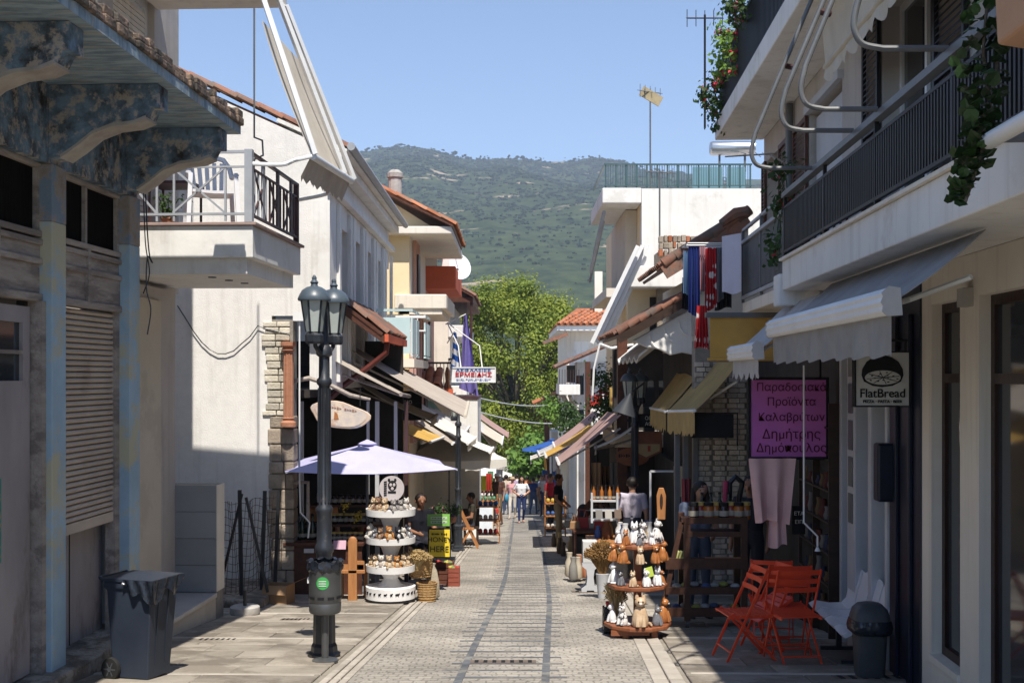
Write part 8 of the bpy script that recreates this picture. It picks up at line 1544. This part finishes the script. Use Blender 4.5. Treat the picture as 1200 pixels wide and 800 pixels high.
# ================================================================ people
_pm = {}
def person(label, x, y, rz, h=1.7, joints=None, shirt=(.5, .5, .5), pants=(.1, .1, .15), shoes=(.05, .05, .05), skin='skin', hair='hair_dark', sleeve=.45, long_hair=False, shorts=False, hat=None, vox=.014, bare=False, g=None, group=None, bagc=None, longsleeve=False):
    J = dict(pel=(0, 0, .95), ch=(0, .0, 1.27), nk=(0, .01, 1.47), hd=(0, -.015, 1.595), shL=(-.185, .01, 1.40), elL=(-.235, .03, 1.12), wrL=(-.235, -.05, .90), shR=(.185, .01, 1.40), elR=(.235, .03, 1.12), wrR=(.235, -.05, .90),
             hpL=(-.085, 0, .93), knL=(-.095, -.02, .50), anL=(-.10, .02, .085), hpR=(.085, 0, .93), knR=(.095, -.02, .50), anR=(.10, .02, .085))
    if joints: J.update(joints)
    J = {k: V(v) for k, v in J.items()}; s = h / 1.7; S = []   # segments p, q, r0, r1, material
    def seg(p, q, r0, r1, m, fl=1.0): S.append((V(p), V(q), r0, r1, m, fl))
    SH, PA, SK, SO = 0, 1, 2, 3; top = SK if bare else SH
    d = (J['ch'] - J['pel'])
    for dx in (-1, 1): seg(J['pel'] + V((dx * .065, 0, -.02)), J['pel'] + V((dx * .05, 0, .12)), .10, .095, PA if not bare else PA); seg(J['pel'] + V((dx * .05, 0, 0)) + d * .28, J['ch'] + V((dx * .08, 0, .02)), .095, .105, top)
    seg(J['ch'], J['nk'] - V((0, 0, .06)), .11, .07, top); seg(J['nk'] - V((0, 0, .05)), J['hd'], .052, .055, SK)
    up = (J['hd'] - J['nk']).normalized(); seg(J['hd'] - up * .03, J['hd'] + up * .035, .072, .088, SK); seg(J['hd'] + V((0, -.035, 0)) - up * .055, J['hd'] + V((0, -.03, 0)) - up * .02, .048, .06, SK); seg(J['hd'] + V((0, -.085, .01)), J['hd'] + V((0, -.103, -.018)), .012, .016, SK)
    for a in 'LR':
        sg = -1 if a == 'L' else 1; sh, el, wr = J['sh' + a], J['el' + a], J['wr' + a]; seg(J['ch'] + V((sg * .07, 0, .1)), sh, .075, .062, top)
        mid = sh.lerp(el, sleeve if not longsleeve else 1); seg(sh, mid, .058, .054, top)
        if not longsleeve: seg(mid, el, .044, .040, SK)
        seg(el, wr, .04, .029, SH if longsleeve else SK); f = (wr - el).normalized(); side = V((0, 1, 0)) if abs(f.y) < .8 else V((0, 0, 1)); side = (side - f * side.dot(f)).normalized()
        pw = wr + f * .075; seg(wr, pw, .026, .03, SK, .6)
        for i in range(4): b = pw + side * (.024 - .016 * i); L_ = (.062, .07, .066, .05)[i]; seg(b, b + f * L_ * .5, .0095, .009, SK); seg(b + f * L_ * .5, b + f * L_ * .85 + V((-sg * .016, 0, 0)), .009, .008, SK)
        tb = wr + f * .03 + side * .028; seg(tb, tb + f * .04 + side * .022, .011, .009, SK)
        hp, kn, an = J['hp' + a], J['kn' + a], J['an' + a]; seg(hp, kn, .088, .060, PA); 
        seg(kn, an, .056, .040, SK if shorts else PA); toe = an + V((sg * .015, -.15, -.045)); seg(an - V((0, -.03, .035)), an + V((0, 0, -.03)), .042, .044, SO); seg(an + V((0, 0, -.035)), toe, .042, .036, SO)
    mb = MB()
    for p, q, r0, r1, m, fl in S:
        mb.ell(p, (r0, r0, r0), 10, 6); mb.ell(q, (r1, r1, r1), 10, 6)
        if (q - p).length > 1e-4: mb.tube([p, q], [r0, r1], 10)
    me = mb.mesh('tmp', M['skin']); ob = link('tmp', me); md = ob.modifiers.new('r', 'REMESH'); md.mode = 'VOXEL'; md.voxel_size = vox; sm_ = ob.modifiers.new('s', 'SMOOTH'); sm_.iterations = 2; sm_.factor = .4
    dg = bpy.context.evaluated_depsgraph_get(); body = bpy.data.meshes.new_from_object(ob.evaluated_get(dg)); bpy.data.objects.remove(ob)
    n = len(body.polygons); cen = np.empty(n * 3); body.polygons.foreach_get('center', cen); cen = cen.reshape(-1, 3); best = np.full(n, 1e9); mi = np.zeros(n, int)
    for p, q, r0, r1, m, fl in S:
        a = np.array(p); v = np.array(q) - a; L2 = max(v @ v, 1e-9); tt = np.clip(((cen - a) @ v) / L2, 0, 1); dd = np.linalg.norm(cen - (a + tt[:, None] * v), axis=1) - (r0 + (r1 - r0) * tt); k = dd < best; best[k] = dd[k]; mi[k] = m
    body.materials.clear(); key = lambda c: 'cloth %.2f %.2f %.2f' % c
    for m_ in (cloth(key(shirt), shirt), cloth(key(pants), pants), M[skin], solid('shoe %.2f %.2f %.2f' % shoes, shoes)): body.materials.append(m_)
    body.polygons.foreach_set('material_index', mi); body.polygons.foreach_set('use_smooth', [True] * n)
    t = thing('person', label, 'person', (0, 0, 0), group); piece('body', body, t, (0, 0, 0))
    hd = J['hd']; mb = MB(); rotx = Matrix.Rotation(-(hd - J['nk']).normalized().angle(V((0, 0, 1))) * (1 if (hd - J['nk']).y > 0 else -1), 3, 'X')
    vs_ = MB(); vs_.ell((0, .02, .03), (.096, .105, .098), 16, 10); keep = [(x_, y_, z_) for x_, y_, z_ in vs_.v]
    vs_.v = [tuple(hd + rotx @ V((x_, (max(y_, -.055) if z_ < .065 else y_) if y_ < 0 else y_, z_ if not (y_ < -.02 and z_ < .045) else .045))) for x_, y_, z_ in keep]
    if long_hair:
        vs_.tube([hd + V((0, .06, .02)), hd + V((0, .075, -.12)), hd + V((0, .08, -.24))], [.09, .09, .05], 12)
        for sg in (-1, 1): vs_.tube([hd + V((sg * .075, .02, .04)), hd + V((sg * .09, .01, -.08)), hd + V((sg * .085, .0, -.2))], [.035, .036, .02], 8)
    vs_.build('hair', M[hair], t, smooth=True)
    mb = MB()
    for sg in (-1, 1): mb.ell(hd + V((sg * .032, -.083, .02)), (.011, .006, .007), 8, 5)
    mb.build('eye', M['ink'], t); mb = MB(); mb.ell(hd + V((0, -.083, -.048)), (.022, .008, .006), 8, 5); mb.build('mouth', solid('lips', (.32, .10, .08)), t); mb = MB()
    for sg in (-1, 1): mb.ell(hd + V((sg * .088, .01, .0)), (.01, .02, .03), 8, 5)
    mb.build('ear', M[skin], t)
    if hat is not None: mb = MB(); mb.lathe(hd + V((0, 0, .04)), [(.13, 0), (.13, .012), (.098, .02), (.09, .07), (.05, .085)], 18); mb.build('hat', solid('hat %.2f' % hat[0], hat), t, smooth=True)
    if bagc is not None: mb = MB(); mb.ell(V((.30, .02, .92)), (.07, .13, .15), 10, 7); mb.tube([V((.28, .02, 1.05)), V((.2, .0, 1.46)), V((.1, .05, 1.4))], .012, 5); mb.build('bag', solid('bag %.2f %.2f' % bagc[:2], bagc), t, smooth=True)
    t.scale = (s, s, s); t.location = (x, y, G(y) if g is None else g); t.rotation_euler = (0, 0, rz); return t
walk = dict(knL=(-.09, -.13, .52), anL=(-.09, -.17, .10), anR=(.09, .20, .12), knR=(.09, .02, .49), elL=(-.24, .08, 1.12), wrL=(-.23, .02, .88), elR=(.24, -.02, 1.12), wrR=(.23, -.13, .93))
akimbo = dict(elL=(-.30, .05, 1.16), wrL=(-.16, -.06, 1.06), elR=(.30, .05, 1.16), wrR=(.16, -.06, 1.06), knL=(-.09, -.08, .51), anL=(-.09, -.10, .085), anR=(.08, .12, .10))
person('woman in a white blouse and navy trousers walking up the lane', PX(611, 43), 43, R(5), 1.66, akimbo, (.72, .72, .74), (.03, .045, .12), (.45, .25, .18), sleeve=.6, long_hair=True, hair='hair_dark')
person('woman in a pink striped top and white trousers walking up the lane', PX(600.5, 47), 47, R(-8), 1.64, walk, (.62, .32, .34), (.62, .58, .52), (.4, .3, .22), sleeve=.5, hat=(.5, .38, .24))
person('man with pale cap, brown shirt, shorts and blue bag walking by the cafe', PX(583, 40), 40, R(-15), 1.76, walk, (.09, .045, .035), (.16, .14, .10), (.05, .04, .04), skin='skin_tan', shorts=True, hat=(.62, .58, .52), bagc=(.05, .25, .38), hair='hair_grey')
person('man in black shirt and khaki trousers standing at the edge of the shade', PX(654, 29), 28.8, R(75), 1.72, dict(elL=(-.23, .0, 1.13), wrL=(-.2, -.16, 1.0), elR=(.23, .0, 1.13), wrR=(.2, -.16, 1.0)), (.012, .012, .018), (.26, .21, .14), (.03, .025, .02), skin='skin_tan', hair='hair_dark')
person('man in a red shirt and dark trousers standing behind the man in black', PX(645, 36), 36, R(60), 1.74, None, (.40, .02, .03), (.03, .03, .04), (.02, .02, .02), skin='skin_tan', hair='hair_dark', sleeve=.5)
person('vendor in a brown top bending over the leather goods table', PX(683, 22.6), 22.6, R(75), 1.70, dict(ch=(0, -.24, 1.2), nk=(0, -.38, 1.32), hd=(0, -.47, 1.40), shL=(-.18, -.32, 1.27), shR=(.18, -.32, 1.27), elL=(-.24, -.45, 1.05), wrL=(-.16, -.62, .95), elR=(.24, -.45, 1.05), wrR=(.16, -.62, .95)), (.13, .055, .035), (.05, .05, .06), (.02, .02, .02), skin='skin_tan', sleeve=.3)
person('person in a pale pink top seen from behind at the goods table', PX(741, 19.4), 19.4, R(170), 1.66, None, (.52, .47, .54), (.05, .05, .07), (.03, .03, .03), sleeve=.6)
person('young woman with long dark hair in blue grey clothes behind the trolley rack', PX(818, 14.25), 14.25, R(12), 1.62, dict(elL=(-.24, -.02, 1.10), wrL=(-.12, -.22, 1.08), elR=(.24, -.02, 1.10), wrR=(.12, -.22, 1.05), hd=(.02, -.03, 1.59)), (.16, .19, .26), (.10, .14, .22), (.05, .05, .05), long_hair=True, sleeve=.5)
person('shaded seated shop keeper beside the pink cloth behind the trolley', PX(880, 14.6), 14.6, R(-30), 1.68, None, (.03, .03, .035), (.04, .04, .05), (.02, .02, .02), sleeve=.5, skin='skin_tan')
sit = dict(pel=(0, 0, .52), ch=(0, .03, .85), nk=(0, .02, 1.05), hd=(0, -.01, 1.17), shL=(-.18, .02, .98), shR=(.18, .02, .98), elL=(-.23, -.02, .72), wrL=(-.12, -.24, .68), elR=(.23, -.02, .72), wrR=(.12, -.24, .68), hpL=(-.09, 0, .50), knL=(-.11, -.42, .50), anL=(-.11, -.40, .085), hpR=(.09, 0, .50), knR=(.11, -.42, .50), anR=(.11, -.40, .085))
person('seated person in dark clothes at the cafe table beside the second lamp', PX(552, 28.9), 28.9, R(-80), 1.7, sit, (.05, .045, .035), (.04, .04, .05), (.02, .02, .02), skin='skin_tan')
person('seated person in black in the shade behind the plush toy display', PX(493, 19.6), 19.6, R(20), 1.72, sit, (.015, .015, .018), (.03, .03, .04), (.02, .02, .02), skin='skin_tan', g=G(19.6) + .1)
person('vendor in an orange and white top behind the stall counter', PX(378, 17.95), 17.95, R(15), 1.62, dict(elL=(-.25, -.02, 1.10), wrL=(-.16, -.2, 1.0)), (.58, .24, .10), (.05, .05, .06), (.03, .03, .03), sleeve=.6, g=G(17.95) - .15)
def stool(label, px, y, h=.46):
    x = PX(px, y); g = G(y); t = thing('cafe_chair', label, 'chair', (x, y, g)); mb = MB(); mb.box((x - .2, y - .2, g + h - .03), (x + .2, y + .2, g + h)); mb.build('seat', M['dark_wood'], t)
    for dx in (-.18, .14):
        for dy in (-.18, .14): mb = MB(); mb.box((x + dx, y + dy, g), (x + dx + .04, y + dy + .04, g + h - .03)); mb.build('leg', M['dark_wood'], t)
    mb = MB(); mb.box((x - .2, y + .16, g + h), (x + .2, y + .2, g + .88)); mb.build('backrest', M['dark_wood'], t)
stool('dark wooden cafe chair under the seated person by the second lamp', 552, 28.95); stool('dark wooden chair under the person behind the plush display', 493, 19.65, .55)
# people farther down the lane
cr = [(618, 60, 'orange', (.60, .16, .03)), (606, 64, 'white', (.62, .62, .62)), (626, 68, 'blue', (.08, .14, .35)), (596, 70, 'black', (.02, .02, .025)), (613, 76, 'pink', (.5, .24, .3)), (631, 56, 'grey', (.25, .25, .27)), (590, 58, 'beige', (.45, .38, .28)), (622, 82, 'red', (.42, .04, .04)), (603, 84, 'teal', (.06, .25, .25)), (610, 92, 'yellow', (.55, .42, .08)), (637, 50, 'striped blue', (.30, .36, .5)), (598, 90, 'dark green', (.04, .1, .05)), (593, 52, 'cream', (.5, .45, .36)), (625, 52, 'navy', (.03, .05, .14)), (603, 55, 'lilac', (.35, .28, .42)), (634, 62, 'scarlet', (.5, .03, .02)), (586, 66, 'mint', (.25, .42, .32)), (640, 44, 'white and grey', (.5, .5, .52))]
for i, (px, y, nm, c_) in enumerate(cr): person(f'distant walker in a {nm} top among the far stalls', PX(px, y), y, random.choice((0, math.pi)) + random.uniform(-.5, .5), random.uniform(1.6, 1.8), walk if i % 2 else None, c_, random.choice(((.05, .05, .08), (.3, .26, .2), (.05, .08, .16))), skin='skin_tan' if i % 3 else 'skin', vox=.03, group='walkers far down the lane')
# ================================================================ air
mb = MB(); mb.box((-2500, -70, -40), (2500, 3400, 700)); hz = mb.build('haze', pm('unused haze surface', (1, 1, 1)))
hm = bpy.data.materials.new('haze'); hm.use_nodes = True; N = hm.node_tree.nodes; [N.remove(n) for n in list(N)]; o_ = N.new('ShaderNodeOutputMaterial'); pv = N.new('ShaderNodeVolumePrincipled'); pv.inputs['Color'].default_value = (.66, .78, 1, 1); pv.inputs['Density'].default_value = HAZE; pv.inputs['Anisotropy'].default_value = .0
hm.node_tree.links.new(pv.outputs[0], o_.inputs['Volume']); hz.data.materials.clear(); hz.data.materials.append(hm); tag(hz, 'thin blue summer haze over the valley', kind='stuff')
